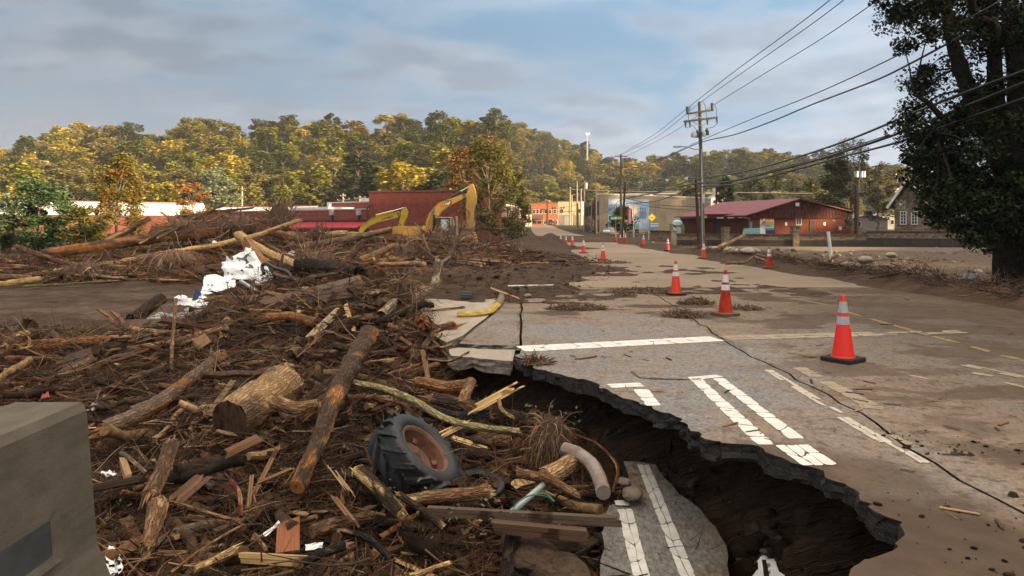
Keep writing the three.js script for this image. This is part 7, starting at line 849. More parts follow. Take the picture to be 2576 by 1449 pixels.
log('thin_branch', 'slanting thin branch at the bottom beside the barrier', [[430, 1440, 4.7], [520, 1372, 4.95], [610, 1320, 5.2]], 3.5, 3, { bark: K.brown, category: 'branch' });
log('broken_branch', 'splintered bright branch at the bottom left of the lumber', [[490, 1432, 4.8], [540, 1410, 4.9], [590, 1385, 5.0]], 9, 12, { bark: K.tan, wood: K.fresh, peel: 0.5, category: 'branch' });
log('thin_branch', 'pointed stake leaning beside the red brown board', [[640, 1345, 5.3], [668, 1380, 5.05]], 5, 5, { bark: K.brown, wood: K.tan, category: 'branch' });
log('bright_stick', 'bright bare stick at the bottom edge below the mud', [[1030, 1452, 4.7], [1130, 1416, 4.9]], 8, 6, { bark: K.orange, wood: K.fresh, peel: 0.8, category: 'branch' });
// --- middle of the heap
log('reddish_log', 'reddish log with torn pale foot lying on the nearest edge of the mud flat', [[72, 900, 10.2], [170, 894, 10.3], [262, 886, 10.5]], 14, 13, { bark: K.red, wood: K.orange, peel: 0.5, ends: ['split', 'cut'], bend: 0.005 });
log('long_pale_pole', 'long slender pinkish trunk slanting across the heap towards the white wreck', [[80, 985, 8.3], [250, 925, 9.3], [430, 890, 10.0], [565, 850, 10.9]], 12, 8, { bark: [0.17, 0.10, 0.08], wood: K.tan, peel: 0.3, ends: ['split', 'none'], bend: 0.004 });
board('weathered_beam', 'broad weathered slab of trunk lying beside the slender pinkish trunk', [150, 950, 9.0], [362, 880, 10.2], 30, 0.09, { col: [0.10, 0.07, 0.052], endCol: K.brown, strips: 3, jag: 0.2, roll: 0.6, category: 'log' });
log('green_stick', 'thin greenish stick lying along the weathered slab', [[170, 925, 9.3], [240, 905, 9.5], [290, 885, 9.7]], 4, 3, { bark: K.moss, category: 'branch', ends: ['cut', 'none'] });
log('standing_stump', 'small pale broken stump standing at the edge of the mud flat', [[73, 852, 11.6], [68, 820, 11.5], [64, 798, 11.4]], 13, 5, { bark: K.brown, wood: K.tan, peel: 0.3, flare: 0.6, ends: ['none', 'split'], category: 'stump' });
log('mud_log', 'muddy log lying left of the reddish log under sticks', [[10, 905, 10.0], [70, 870, 10.6], [115, 855, 11.0]], 15, 12, { bark: K.mud, ends: ['split', 'cut'] });
log('mud_log', 'short muddy log end beside the standing stump', [[95, 862, 11], [170, 852, 11.2]], 9, 9, { bark: K.dark, ends: ['cut', 'cut'] });
board('leaning_board', 'wide reddish plywood board leaning out of the mud', [252, 780, 12.2], [318, 832, 11.4], 22, 0.025, { col: [0.26, 0.12, 0.06], endCol: K.tan, strips: 3, jag: 0.05, roll: -0.7 });
board('leaning_board', 'second reddish board torn bright along its middle', [285, 785, 12.2], [330, 832, 11.5], 18, 0.025, { col: [0.28, 0.13, 0.07], endCol: K.fresh, strips: 3, jag: 0.1, roll: -0.7 });
board('mud_slab', 'thick muddy slab lying flat below the grey metal sheet', [320, 850, 10.9], [436, 846, 10.9], 34, 0.10, { col: [0.12, 0.078, 0.055], endCol: K.dark, strips: 1, jag: 0.1, roll: 0.3 });
log('dark_log', 'dark hollow ended trunk behind the grey metal sheet', [[332, 805, 12.0], [365, 780, 12.4], [405, 752, 12.9]], 15, 14, { bark: K.dark, wood: K.brown, ends: ['none', 'split'] });
log('thin_stick', 'tall thin stick standing upright before the white wreck', [[430, 945, 8.6], [434, 850, 9.1], [443, 752, 9.6]], 4.5, 4, { bark: [0.25, 0.15, 0.08], category: 'branch', ends: ['none', 'cut'], bend: 0.01 });
log('thin_stick', 'thin branch leaning away from the foot of the tall stick', [[440, 830, 9.8], [470, 870, 9.5], [505, 918, 9.1]], 2, 2, { bark: K.brown, category: 'branch', ends: ['none', 'none'] });
board('wood_block', 'thick sawn block tilted on the sticks right of the tall stick', [495, 905, 9.4], [525, 885, 9.5], 30, 0.16, { col: [0.33, 0.19, 0.10], endCol: K.fresh, strips: 1, jag: 0.02, roll: 0.8, category: 'block' });
log('short_log', 'short muddy log standing on end by the tall stick', [[563, 885, 9.6], [568, 838, 10.2]], 11, 10, { bark: K.mud, ends: ['none', 'cut'] });
log('slim_pole', 'slim straight pole lying between the block and the white wreck', [[455, 890, 9.7], [600, 830, 10.8], [720, 770, 12.0]], 5, 4, { bark: K.brown, category: 'branch' });
log('slim_pole', 'slim dark pole resting on the slender pinkish trunk', [[520, 890, 9.5], [640, 865, 10.0], [700, 858, 10.2]], 4, 3, { bark: K.dark, category: 'branch' });
log('split_log', 'short peeled log with orange wood below the wide muddy planks', [[668, 826, 10.9], [730, 824, 10.9], [798, 838, 10.6]], 11, 13, { bark: K.brown, wood: K.orange, peel: 0.6, ends: ['split', 'split'] });
board('wide_plank', 'wide muddy plank slanting across the crown of the heap', [678, 792, 11.8], [918, 728, 13.2], 30, 0.05, { col: [0.21, 0.14, 0.105], endCol: K.tan, strips: 2, jag: 0.25, roll: 0.9 });
board('wide_plank', 'second wide muddy plank lying under the first on the crown of the heap', [770, 780, 12.0], [922, 758, 12.6], 26, 0.05, { col: [0.18, 0.12, 0.09], endCol: K.tan, strips: 3, jag: 0.25, roll: 1.0 });
board('torn_board', 'torn spotted white panel standing below the wide planks', [768, 748, 12.0], [752, 815, 11.2], 18, 0.015, { col: [0.52, 0.40, 0.28], strips: 3, jag: 0.3, roll: 0.2 });
log('dark_pole', 'dark pole resting on the wide planks', [[745, 745, 12.3], [780, 770, 11.9], [800, 785, 11.6]], 5, 4, { bark: K.red, category: 'branch', ends: ['cut', 'none'] });
log('hollow_log', 'dark hollow log with a black open end on the crown of the heap', [[742, 702, 13.6], [800, 700, 13.8], [905, 722, 13.6]], 19, 16, { bark: K.dark, wood: K.black, peel: 0.5, ends: ['mudshade', 'none'] });
log('leaning_snag', 'broken trunk leaning up out of the crown with an orange foot', [[815, 730, 13.2], [850, 680, 13.5], [908, 614, 13.9]], 9, 9, { bark: [0.14, 0.082, 0.055], wood: K.orange, peel: 0.3, ends: ['split', 'cut'], bend: 0.006 });
log('peeled_log', 'bright yellow peeled trunk slanting down behind the white wreck', [[600, 592, 16.4], [650, 625, 15.4], [757, 697, 14.2]], 11, 10, { bark: K.bone, wood: K.fresh, peel: 0.95, ends: ['split', 'split'], bend: 0.004 });
board('torn_log', 'torn orange slab of trunk standing behind the white wreck', [618, 612, 15.4], [650, 660, 14.6], 34, 0.14, { col: [0.34, 0.16, 0.07], endCol: K.orange, strips: 7, jag: 0.5, roll: 1.2, category: 'log' });
log('rough_log', 'rough dark trunk lying behind the leaning snag', [[850, 640, 15.5], [900, 668, 15.0], [950, 705, 14.2]], 17, 18, { bark: K.dark, wood: K.brown, stubs: 3, ends: ['none', 'split'] });
log('upright_root', 'upright twisted root in front of the peeled trunk', [[692, 722, 13.2], [702, 690, 13.3], [712, 640, 13.4]], 6, 3, { bark: K.brown, category: 'branch', stubs: 2, ends: ['none', 'split'] });
log('red_log', 'red brown split log pointing at the end of the hollow log', [[945, 700, 14.2], [1000, 722, 13.2]], 11, 9, { bark: K.red, wood: K.orange, ends: ['split', 'none'] });
log('bright_patched_board', 'bark log under the bright spotted board', [[742, 890, 9.6], [790, 880, 9.8]], 10, 9, { bark: K.dark });
board('spotted_board', 'bright spotted board standing at a slant in the middle of the heap', [738, 890, 9.4], [836, 825, 10.4], 22, 0.02, { col: [0.60, 0.44, 0.27], endCol: K.fresh, strips: 3, jag: 0.25, roll: 0.5 });
log('thick_branch', 'thick rough branch behind the bright spotted board', [[845, 852, 10.2], [890, 838, 10.5], [938, 828, 10.7]], 14, 11, { bark: K.dark, wood: K.brown, stubs: 2 });
log('dead_limb', 'long dead limb curving up to a bare white tip, tallest piece of the near heap', [[960, 825, 10.4], [985, 797, 10.7], [1018, 765, 11.0], [1060, 738, 11.4], [1098, 712, 11.8], [1106, 685, 12.0], [1110, 664, 12.1], [1126, 650, 12.2], [1141, 628, 12.3], [1148, 590, 12.5], [1148, 545, 12.7]], 14, 3.4, { bark: [0.17, 0.115, 0.08], wood: K.bone, peel: 0.4, category: 'branch', ends: ['none', 'none'], bend: 0.004, seed: 77 });
board('torn_strip', 'pale torn strip on the side of the long dead limb', [1042, 742, 11.3], [1078, 726, 11.5], 8, 0.02, { col: K.bone, endCol: K.fresh, strips: 3, jag: 0.2 });
log('torn_limb', 'torn crown of splinters where the dead limb bends', [[1092, 720, 11.75], [1098, 690, 11.9], [1102, 660, 12.0]], 10, 8, { bark: K.grey, wood: K.bone, peel: 0.5, ends: ['none', 'split'], tear: 3.5, category: 'branch' });
log('hollow_stump', 'hollow dark stump at the end of the heap beside the concrete walk', [[1062, 848, 9.9], [1100, 836, 10.1], [1138, 826, 10.2]], 20, 18, { bark: [0.10, 0.06, 0.04], wood: K.orange, peel: 0.35, ends: ['split', 'split'], category: 'stump' });
for (const [a, b, w, l] of [[[1012, 948, 8.4], [1048, 882, 9.0], 15, 'red brown board standing below the concrete ledge'], [[1075, 945, 8.2], [1062, 880, 8.8], 13, 'upright brown post standing below the concrete ledge'], [[1040, 905, 8.8], [1090, 870, 9.3], 12, 'slanting brown board under the hollow stump'], [[985, 930, 8.5], [1015, 895, 8.9], 14, 'short broken board left of the red brown board']]) board('broken_board', l, a, b, w, 0.04, { col: l.includes('red') ? K.red : K.brown, strips: 2, jag: 0.1, roll: 1.0 });
board('bright_splinter', 'bright curled splinter left of the boards below the ledge', [950, 912, 8.7], [1000, 905, 8.8], 16, 0.02, { col: K.fresh, strips: 4, jag: 0.35 });
log('dark_branch', 'dark branch stretching over the concrete ledge into the hole', [[1078, 905, 8.6], [1130, 908, 8.45], [1180, 885, 8.7]], 3.5, 2, { bark: K.dark, category: 'branch', ends: ['none', 'none'] });
log('pole_piece', 'slanting pole in front of the hollow stump splinters', [[1010, 840, 9.9], [1075, 868, 9.4], [1125, 895, 8.9]], 4, 3, { bark: K.brown, category: 'branch' });
// --- sticks on the concrete walk
log('walk_stick', 'dark knobbly stick lying on the concrete walk', [[1046, 786, 12.2], [1100, 783, 12.3], [1166, 774, 12.7]], 5, 4, { bark: K.dark, stubs: 3, category: 'branch', lift: 1 });
for (const [a, b, c, l] of [[[1135, 845, 9.65], [1165, 857, 9.3], [1198, 864, 9.1], 'thin twig lying across the crack of the concrete walk'], [[1120, 830, 10.2], [1150, 850, 9.6], [1180, 862, 9.2], 'second thin twig reaching from the hollow stump to the crack']]) log('walk_stick', l, [a, b, c], 2, 1.5, { bark: K.brown, category: 'branch', ends: ['none', 'none'] });
// --- the far heap
log('giant_log', 'longest thick log of the far heap with orange patches of bare wood', [[110, 640, 26], [250, 618, 26.4], [400, 598, 26.8], [545, 584, 27.2]], 13, 12, { bark: [0.12, 0.078, 0.055], wood: K.orange, peel: 0.42, ends: ['split', 'none'], bend: 0.003 });
log('raised_log', 'rough trunk raised at a slant behind the longest log', [[262, 612, 26.8], [320, 580, 27.2], [376, 550, 27.6]], 9, 6, { bark: K.mud, wood: K.tan, peel: 0.3, ends: ['none', 'split'] });
log('slender_log', 'very long slender pale trunk lying across the far heap', [[245, 670, 24.5], [400, 640, 25], [560, 612, 25.4], [650, 590, 25.8], [752, 554, 26.4]], 7, 5, { bark: [0.36, 0.26, 0.16], wood: K.fresh, peel: 0.5, ends: ['split', 'split'], bend: 0.003 });
board('square_beam', 'squared grey timber beam at the foot of the far heap', [326, 700, 23.4], [560, 674, 24], 22, 0.24, { col: [0.13, 0.10, 0.075], endCol: K.tan, strips: 1, jag: 0.08, roll: 1.2, category: 'beam' });
log('dark_pole', 'dark slender trunk slanting down to the pale split log, far side of the mud flat', [[46, 622, 26], [110, 645, 25.4], [184, 670, 24.6]], 6, 5, { bark: K.red, wood: K.pale, peel: 0.25 });
log('pale_split_log', 'pale split log pointing at the tangle of roots left of the far heap', [[72, 692, 23.6], [195, 672, 24]], 5, 6, { bark: K.tan, wood: K.fresh, peel: 0.8 });
log('mud_log', 'dark log at the picture edge behind the mud flat', [[-20, 672, 24], [60, 676, 24], [122, 682, 24]], 9, 8, { bark: K.red });
log('mud_log', 'second dark log at the picture edge under the first', [[-20, 690, 23.6], [80, 688, 23.8]], 8, 8, { bark: K.mud });
log('mud_log', 'brown log lying at the picture edge on the mud flat', [[-20, 713, 23], [75, 715, 23]], 9, 8, { bark: K.brown, ends: ['none', 'cut'] });
log('pale_split_log', 'pale cut log on the mud flat at the picture edge', [[-10, 731, 21.8], [100, 716, 22.4]], 7, 8, { bark: K.tan, wood: K.fresh, peel: 0.7, ends: ['split', 'cut'] });
log('long_stick', 'long thin stick lying along the far edge of the mud flat', [[60, 732, 21.5], [190, 724, 22], [300, 716, 22.5]], 3, 2, { bark: K.moss, category: 'branch' });
log('pale_log', 'pale log behind the squared beam', [[320, 672, 25], [420, 660, 25.2]], 8, 7, { bark: K.pale, wood: K.tan, peel: 0.5 });
log('long_log', 'long bare trunk rising towards the bright yellow digger', [[762, 620, 26], [870, 602, 26.8], [985, 577, 27.6]], 9, 7, { bark: [0.22, 0.15, 0.105], wood: K.tan, peel: 0.25, ends: ['split', 'cut'], bend: 0.003 });
log('far_log', 'thick brown trunk lying below the red awning', [[670, 580, 28.2], [740, 600, 27.4], [790, 612, 26.8]], 10, 9, { bark: [0.16, 0.10, 0.07], wood: K.orange, peel: 0.5, ends: ['split', 'none'] });
log('far_log', 'orange splintered trunk on top of the far heap before the awning', [[700, 588, 28.6], [790, 592, 28.4], [870, 588, 28.4]], 8, 8, { bark: K.orange, wood: K.fresh, peel: 0.7 });
log('far_log', 'dark trunk lying before the bright yellow digger', [[880, 610, 27.5], [960, 602, 28], [1060, 604, 28.4]], 8, 8, { bark: K.mud, ends: ['cut', 'split'] });
log('spotted_log', 'spotted pale barked log with an orange broken end in the middle distance', [[890, 662, 22.5], [940, 640, 23], [992, 618, 23.6]], 7.5, 7, { bark: [0.22, 0.17, 0.13], wood: K.orange, peel: 0.45, ends: ['split', 'none'], tear: 1.4 });
log('far_log', 'long log lying on the dirt in front of the root tangle', [[945, 682, 20.5], [1010, 680, 20.8], [1066, 676, 21]], 6, 6, { bark: K.grey, wood: K.tan, peel: 0.3 });
for (const [a, b, w, l, c] of [[[1082, 632, 25.2], [1260, 669, 23.2], 6, 'longest dark plank of the fan below the dark yellow digger', K.brown], [[1100, 645, 24.6], [1258, 671, 23], 5, 'bright edged plank low in the fan below the digger', K.tan], [[1078, 650, 24.4], [1212, 682, 22.2], 5, 'grey plank at the bottom of the plank fan', K.grey], [[1120, 634, 25.2], [1245, 650, 24.2], 5, 'red brown plank at the top of the plank fan', K.red], [[1062, 596, 25.4], [1084, 650, 24.6], 8, 'brown post standing up out of the plank fan', K.brown], [[1052, 622, 24.8], [1098, 672, 23], 11, 'dark broad plank crossing the root of the fan', [0.10, 0.05, 0.035]], [[1150, 655, 23.4], [1220, 676, 22.6], 4, 'short plank inside the fan', K.tan], [[1000, 632, 25], [1040, 608, 26], 8, 'short brown board beside the brown post', K.brown]]) board('fan_plank', l, a, b, w, 0.06, { col: c, strips: 1, jag: 0.1, roll: 1.1 });
log('pale_log', 'pale barkless log lying on the dirt right of the plank fan', [[1228, 636, 38], [1262, 632, 38.5], [1283, 629, 39]], 5, 5, { bark: [0.36, 0.32, 0.17], wood: K.fresh, peel: 0.4, ends: ['cut', 'cut'] });
log('short_log', 'short brown log at the tip of the plank fan', [[1225, 655, 25.5], [1275, 648, 26.5]], 7, 6, { bark: K.mud, ends: ['cut', 'split'] });
for (const [p, l] of [[[[392, 602, 26], [450, 570, 27], [520, 535, 28], [575, 510, 28.5]], 'long bare branch sweeping up before the white roof'], [[[350, 615, 26], [420, 575, 27], [500, 540, 28], [640, 522, 29]], 'second bare branch sweeping up along the white roof'], [[[440, 545, 28], [520, 537, 28.6], [636, 524, 29.2]], 'bare branch lying level against the white roof']]) log('bare_branch', l, p, 4, 1.6, { bark: [0.14, 0.095, 0.07], category: 'branch', stubs: 4, ends: ['none', 'none'] });
log('bare_branch', 'thin dark broken branch standing on the far heap below the awning', [[795, 628, 25.5], [800, 605, 25.8], [806, 585, 26]], 4, 3, { bark: K.dark, category: 'branch', ends: ['none', 'split'] });
// ---------- root balls ----------
function roots(name, label, X, Y, d, w, hgt, n, seed, o = {}) {
  const r = rng(seed), c = at(X, Y, d), t = thing(name, label, 'root ball', c), core = new Geo(), g = new Geo(), f = d / FOCAL, W2 = w * f, H2 = hgt * f;
  core.tint = K.mud; core.lathe([[0.01, -H2 * 0.75], [W2 * 0.36, -H2 * 0.5], [W2 * 0.42, 0], [W2 * 0.3, H2 * 0.5], [0.02, H2 * 0.6]], 12); for (let i = 0; i < core.p.length; i += 3) { const k = 0.75 + 0.5 * hash(Math.round(core.p[i] * 30), Math.round(core.p[i + 1] * 30), seed); core.p[i] *= k; core.p[i + 2] *= k * 0.8; } mesh('earth', core, new THREE.MeshStandardMaterial({ vertexColors: true, roughness: 0.95, bumpMap: per(T.mudB, 0.4), bumpScale: 0.03, side: THREE.DoubleSide }), t);
  for (let k = 0; k < n; k++) { const a = r() * 6.283, u = r() * 2 - 1, q = Math.sqrt(1 - u * u), p = V(Math.cos(a) * q * W2 * 0.55, u * H2 * 0.6, Math.sin(a) * q * W2 * 0.5), dir = p.clone().normalize().add(V((r() - 0.5) * 1.2, (r() - 0.5) * 1.2 - (o.hang ?? 0), (r() - 0.5))).normalize(), L = (0.35 + 0.8 * r()) * Math.max(W2, H2) * (o.len ?? 0.6), pts = [p]; for (let i = 1; i < 5; i++) { dir.add(V((r() - 0.5) * 0.7, (r() - 0.5) * 0.7 - (o.hang ?? 0) * 0.5, (r() - 0.5) * 0.7)).normalize(); pts.push(pts[i - 1].clone().addScaledVector(dir, L / 4)); } const big = r() < 0.12, R = (big ? 2.2 : 0.7) * f * (0.6 + 0.8 * r()), v = 0.6 + 0.9 * r(), col = (r() < 0.15 ? K.tan : r() < 0.5 ? K.brown : K.mud).map((x) => x * v * 0.8); g.tint = col; g.tube(pts, pts.map((_, i) => R * (1 - i / 5)), 5); }
  mesh('roots', g, new THREE.MeshStandardMaterial({ vertexColors: true, roughness: 0.9, side: THREE.DoubleSide }), t); return t;
}
roots('root_ball', 'tall upturned root ball standing on the far heap against the brick shop', 705, 548, 28.5, 58, 66, 260, 801);
roots('root_ball', 'spreading mass of torn roots left of the tall root ball', 480, 578, 27.6, 120, 42, 300, 802);
roots('root_ball', 'low tangle of roots beside it joining the tall root ball', 600, 568, 28, 100, 44, 260, 803);
roots('root_ball', 'bushy dark tangle at the near edge of the far heap by the mud flat', 215, 690, 23.4, 100, 52, 340, 804, { hang: 0.5 });
roots('root_ball', 'hanging curtain of roots under the slender pale trunk', 440, 655, 24.6, 130, 44, 300, 805, { hang: 0.7 });
roots('root_ball', 'dark tangle of roots under the dark yellow digger', 1000, 650, 25, 130, 62, 420, 806, { hang: 0.4 });
roots('root_ball', 'root tangle raised beside the digger bucket', 1150, 592, 43, 62, 44, 260, 807);
roots('root_ball', 'brown root tangle heaped before the digger cab', 1090, 602, 38, 70, 34, 220, 808);
roots('root_ball', 'upright dark root ball with hanging roots at the end of the near heap', 1018, 780, 11.0, 84, 135, 620, 809, { hang: 0.6 });
roots('root_ball', 'mat of roots on the crown of the heap behind the leaning snag', 790, 660, 15, 130, 44, 320, 810);
roots('root_ball', 'mass of dark roots hanging at the edge of the hole', 1385, 1110, 6.75, 80, 105, 420, 811, { hang: 0.7 });
roots('root_ball', 'small splintered root standing below the red awning', 806, 598, 27, 36, 46, 150, 812);
roots('root_ball', 'root mat left of the reddish boards before the white wreck', 640, 770, 12.3, 120, 50, 300, 813);
roots('root_ball', 'dark root mat under the wide muddy planks', 880, 800, 11.2, 140, 60, 320, 814);
log('digger_log', 'thick pale log lifted in front of the digger cab', [[1118, 608, 41], [1150, 600, 41.5], [1180, 592, 42]], 11, 9, { bark: [0.17, 0.115, 0.08], wood: K.tan, ends: ['cut', 'none'] });
for (const [p, ra, l] of [[[[1020, 610, 34], [1075, 603, 35], [1130, 612, 36]], 6, 'log lying along the top of the dark root tangle'], [[[1100, 632, 32], [1160, 622, 33], [1215, 630, 34]], 6, 'brown log lying behind the plank fan'], [[[1130, 645, 30], [1190, 636, 31], [1230, 640, 32]], 5, 'slim log lying just above the plank fan'], [[[930, 628, 26], [990, 645, 25], [1020, 660, 24.5]], 6, 'log slanting down into the dark root tangle']]) log('heap_log', l, p, ra, ra * 0.8, { bark: K.brown, wood: K.tan, peel: 0.3 });
// ---------- white wreck ----------
{
  const A = (X, Y, d) => at(X, Y, d);
  sheet('white_wreck', 'large bright white buckled metal sheet standing up on the heap', [A(562, 704, 13.6), A(684, 708, 13.3), A(636, 618, 14.2), A(556, 655, 13.9)], 10, 8, 0.20, { ragged: 0.08, category: 'metal sheet', seed: 11 });
  sheet('white_wreck', 'smooth bright white folded panel in front of the buckled sheet', [A(500, 748, 12.9), A(600, 724, 13.1), A(592, 692, 13.5), A(512, 690, 13.6)], 5, 4, 0.07, { ragged: 0.10, category: 'metal sheet', seed: 12 });
  sheet('white_wreck', 'creased white flap hanging below the folded panel', [A(432, 775, 12.5), A(528, 775, 12.4), A(530, 742, 12.8), A(436, 752, 12.9)], 9, 4, 0.14, { ragged: 0.12, category: 'metal sheet', seed: 13 });
  sheet('white_wreck', 'white edge piece standing above the black hose', [A(640, 722, 13.1), A(700, 712, 13.2), A(668, 660, 13.8), A(640, 672, 13.7)], 6, 5, 0.12, { ragged: 0.1, category: 'metal sheet', seed: 14 });
  sheet('grey_wreck', 'dull grey crumpled metal sheet spread on the mud below the white pieces', [A(322, 826, 11.6), A(450, 832, 11.3), A(520, 772, 12.4), A(400, 786, 12.3)], 12, 8, 0.16, { m: greyMetal, ragged: 0.08, category: 'metal sheet', seed: 15 });
  sheet('grey_wreck', 'grey green folded metal flap under the creased white flap', [A(455, 792, 12.2), A(532, 806, 11.9), A(530, 765, 12.4), A(470, 768, 12.5)], 6, 4, 0.12, { m: greyMetal, ragged: 0.08, category: 'metal sheet', seed: 16 });
  sheet('white_scrap', 'crumpled white scraps at the lower end of the wreck', [A(436, 756, 12.7), A(476, 752, 12.6), A(470, 738, 12.9), A(440, 742, 12.9)], 7, 4, 0.10, { m: foilM, ragged: 0.3, category: 'scrap', seed: 17 });
  sheet('blue_cloth', 'dark blue cloth caught in the folded white panel', [A(482, 756, 12.75), A(500, 758, 12.7), A(503, 732, 12.9), A(490, 728, 12.9)], 4, 5, 0.05, { m: mat([0.02, 0.05, 0.12], 0.9), category: 'cloth', seed: 18 });
  const hose = thing('black_hose', 'black rubber hose looping beside the white wreck', 'hose', A(690, 690, 13)); part(hose, 'tube', W.black, (g) => g.tube(new THREE.CatmullRomCurve3([[664, 688, 13.2], [660, 668, 13.3], [672, 664, 13.2], [690, 674, 13.1], [722, 684, 13.0], [732, 698, 12.9], [718, 706, 12.9], [700, 704, 12.9]].map((p) => A(...p).sub(hose.position))).getPoints(40), 0.035, 8));
  const bar = thing('metal_bar', 'grey metal strut lying below the white wreck', 'bar', A(620, 725, 12.9)); part(bar, 'strut', W.steel, (g) => g.bar(A(605, 706, 13.0).sub(bar.position), A(655, 738, 12.5).sub(bar.position), 0.06, 0.03));
  for (const [X, Y, d, w, hh, l] of [[733, 637, 15, 22, 12, 'white scrap beside the peeled trunk'], [735, 666, 14.5, 22, 12, 'second white scrap under the peeled trunk'], [830, 880, 9.6, 18, 24, 'crumpled silver foil in the middle of the heap'], [540, 610, 26, 14, 10, 'white scrap lying on the longest far log'], [840, 680, 14, 0, 0, '']]) if (w) sheet('white_scrap', l, [A(X - w / 2, Y + hh / 2, d), A(X + w / 2, Y + hh / 2, d), A(X + w / 2, Y - hh / 2, d + 0.2), A(X - w / 2, Y - hh / 2, d + 0.2)], 4, 4, 0.08, { m: foilM, ragged: 0.3, category: 'scrap' });
  sheet('white_bag', 'crumpled white plastic bag at the foot of the barrier', [A(250, 1455, 4.75), A(318, 1455, 4.75), A(306, 1395, 5.0), A(262, 1398, 5.0)], 7, 7, 0.08, { m: foilM, ragged: 0.2, holes: 0.25, category: 'bag' });
  sheet('white_bag', 'second white plastic bag just above the first by the barrier', [A(255, 1395, 5.05), A(305, 1398, 5.05), A(300, 1370, 5.2), A(262, 1372, 5.2)], 6, 5, 0.06, { m: foilM, ragged: 0.2, holes: 0.2, category: 'bag' });
  sheet('white_scrap', 'white scraps lying beside the short bright post', [A(252, 1200, 5.9), A(298, 1195, 5.9), A(292, 1178, 6.0), A(258, 1182, 6.0)], 6, 4, 0.05, { m: foilM, ragged: 0.3, holes: 0.35, category: 'scrap' });
  sheet('grey_cloth', 'grey strip of cloth hanging on the sticks above the barrier', [A(216, 1030, 7.6), A(232, 1034, 7.6), A(276, 998, 8.0), A(264, 990, 8.0)], 3, 6, 0.05, { m: mat([0.30, 0.31, 0.33], 0.8), category: 'cloth' });
  sheet('blue_tarp', 'crumpled blue tarp at the picture edge above the barrier', [A(-12, 972, 8.2), A(36, 966, 8.2), A(30, 940, 8.6), A(-8, 930, 8.6)], 6, 5, 0.09, { m: mat([0.012, 0.035, 0.20], 0.5), ragged: 0.15, category: 'tarp' });
  sheet('painted_chunk', 'white painted chunk of pavement lying on the floor of the hole', [A(1890, 1462, 4.85), A(1985, 1462, 4.75), A(1955, 1400, 5.0), A(1898, 1398, 5.05)], 6, 4, 0.05, { m: foilM, ragged: 0.25, holes: 0.15, category: 'pavement chunk' });
  sheet('red_scrap', 'small torn red plastic scrap above the barrier', [A(98, 1008, 7.7), A(126, 1000, 7.8), A(122, 984, 7.9), A(108, 992, 7.9)], 4, 3, 0.03, { m: mat([0.28, 0.05, 0.04], 0.5), category: 'scrap' });
  sheet('silver_sheet', 'crumpled silver sheet lying by the foot of the big dark tree', [A(2404, 703, 19.6), A(2480, 707, 19.4), A(2462, 686, 20.2), A(2408, 690, 20)], 9, 4, 0.12, { m: new THREE.MeshStandardMaterial({ color: lin(0.42, 0.43, 0.45), roughness: 0.45, flatShading: true, side: THREE.DoubleSide }), ragged: 0.2, category: 'metal sheet' });
  for (const [X, Y, d, w, l] of [[170, 205, 6, 0, ''], [632, 966, 7.6, 14, 'small round white scrap above the sawn log']]) if (w) sheet('white_scrap', l, [A(X - 7, Y + 6, d), A(X + 7, Y + 6, d), A(X + 7, Y - 8, d), A(X - 7, Y - 8, d)], 3, 3, 0.03, { m: foilM, ragged: 0.3, category: 'scrap' });
}
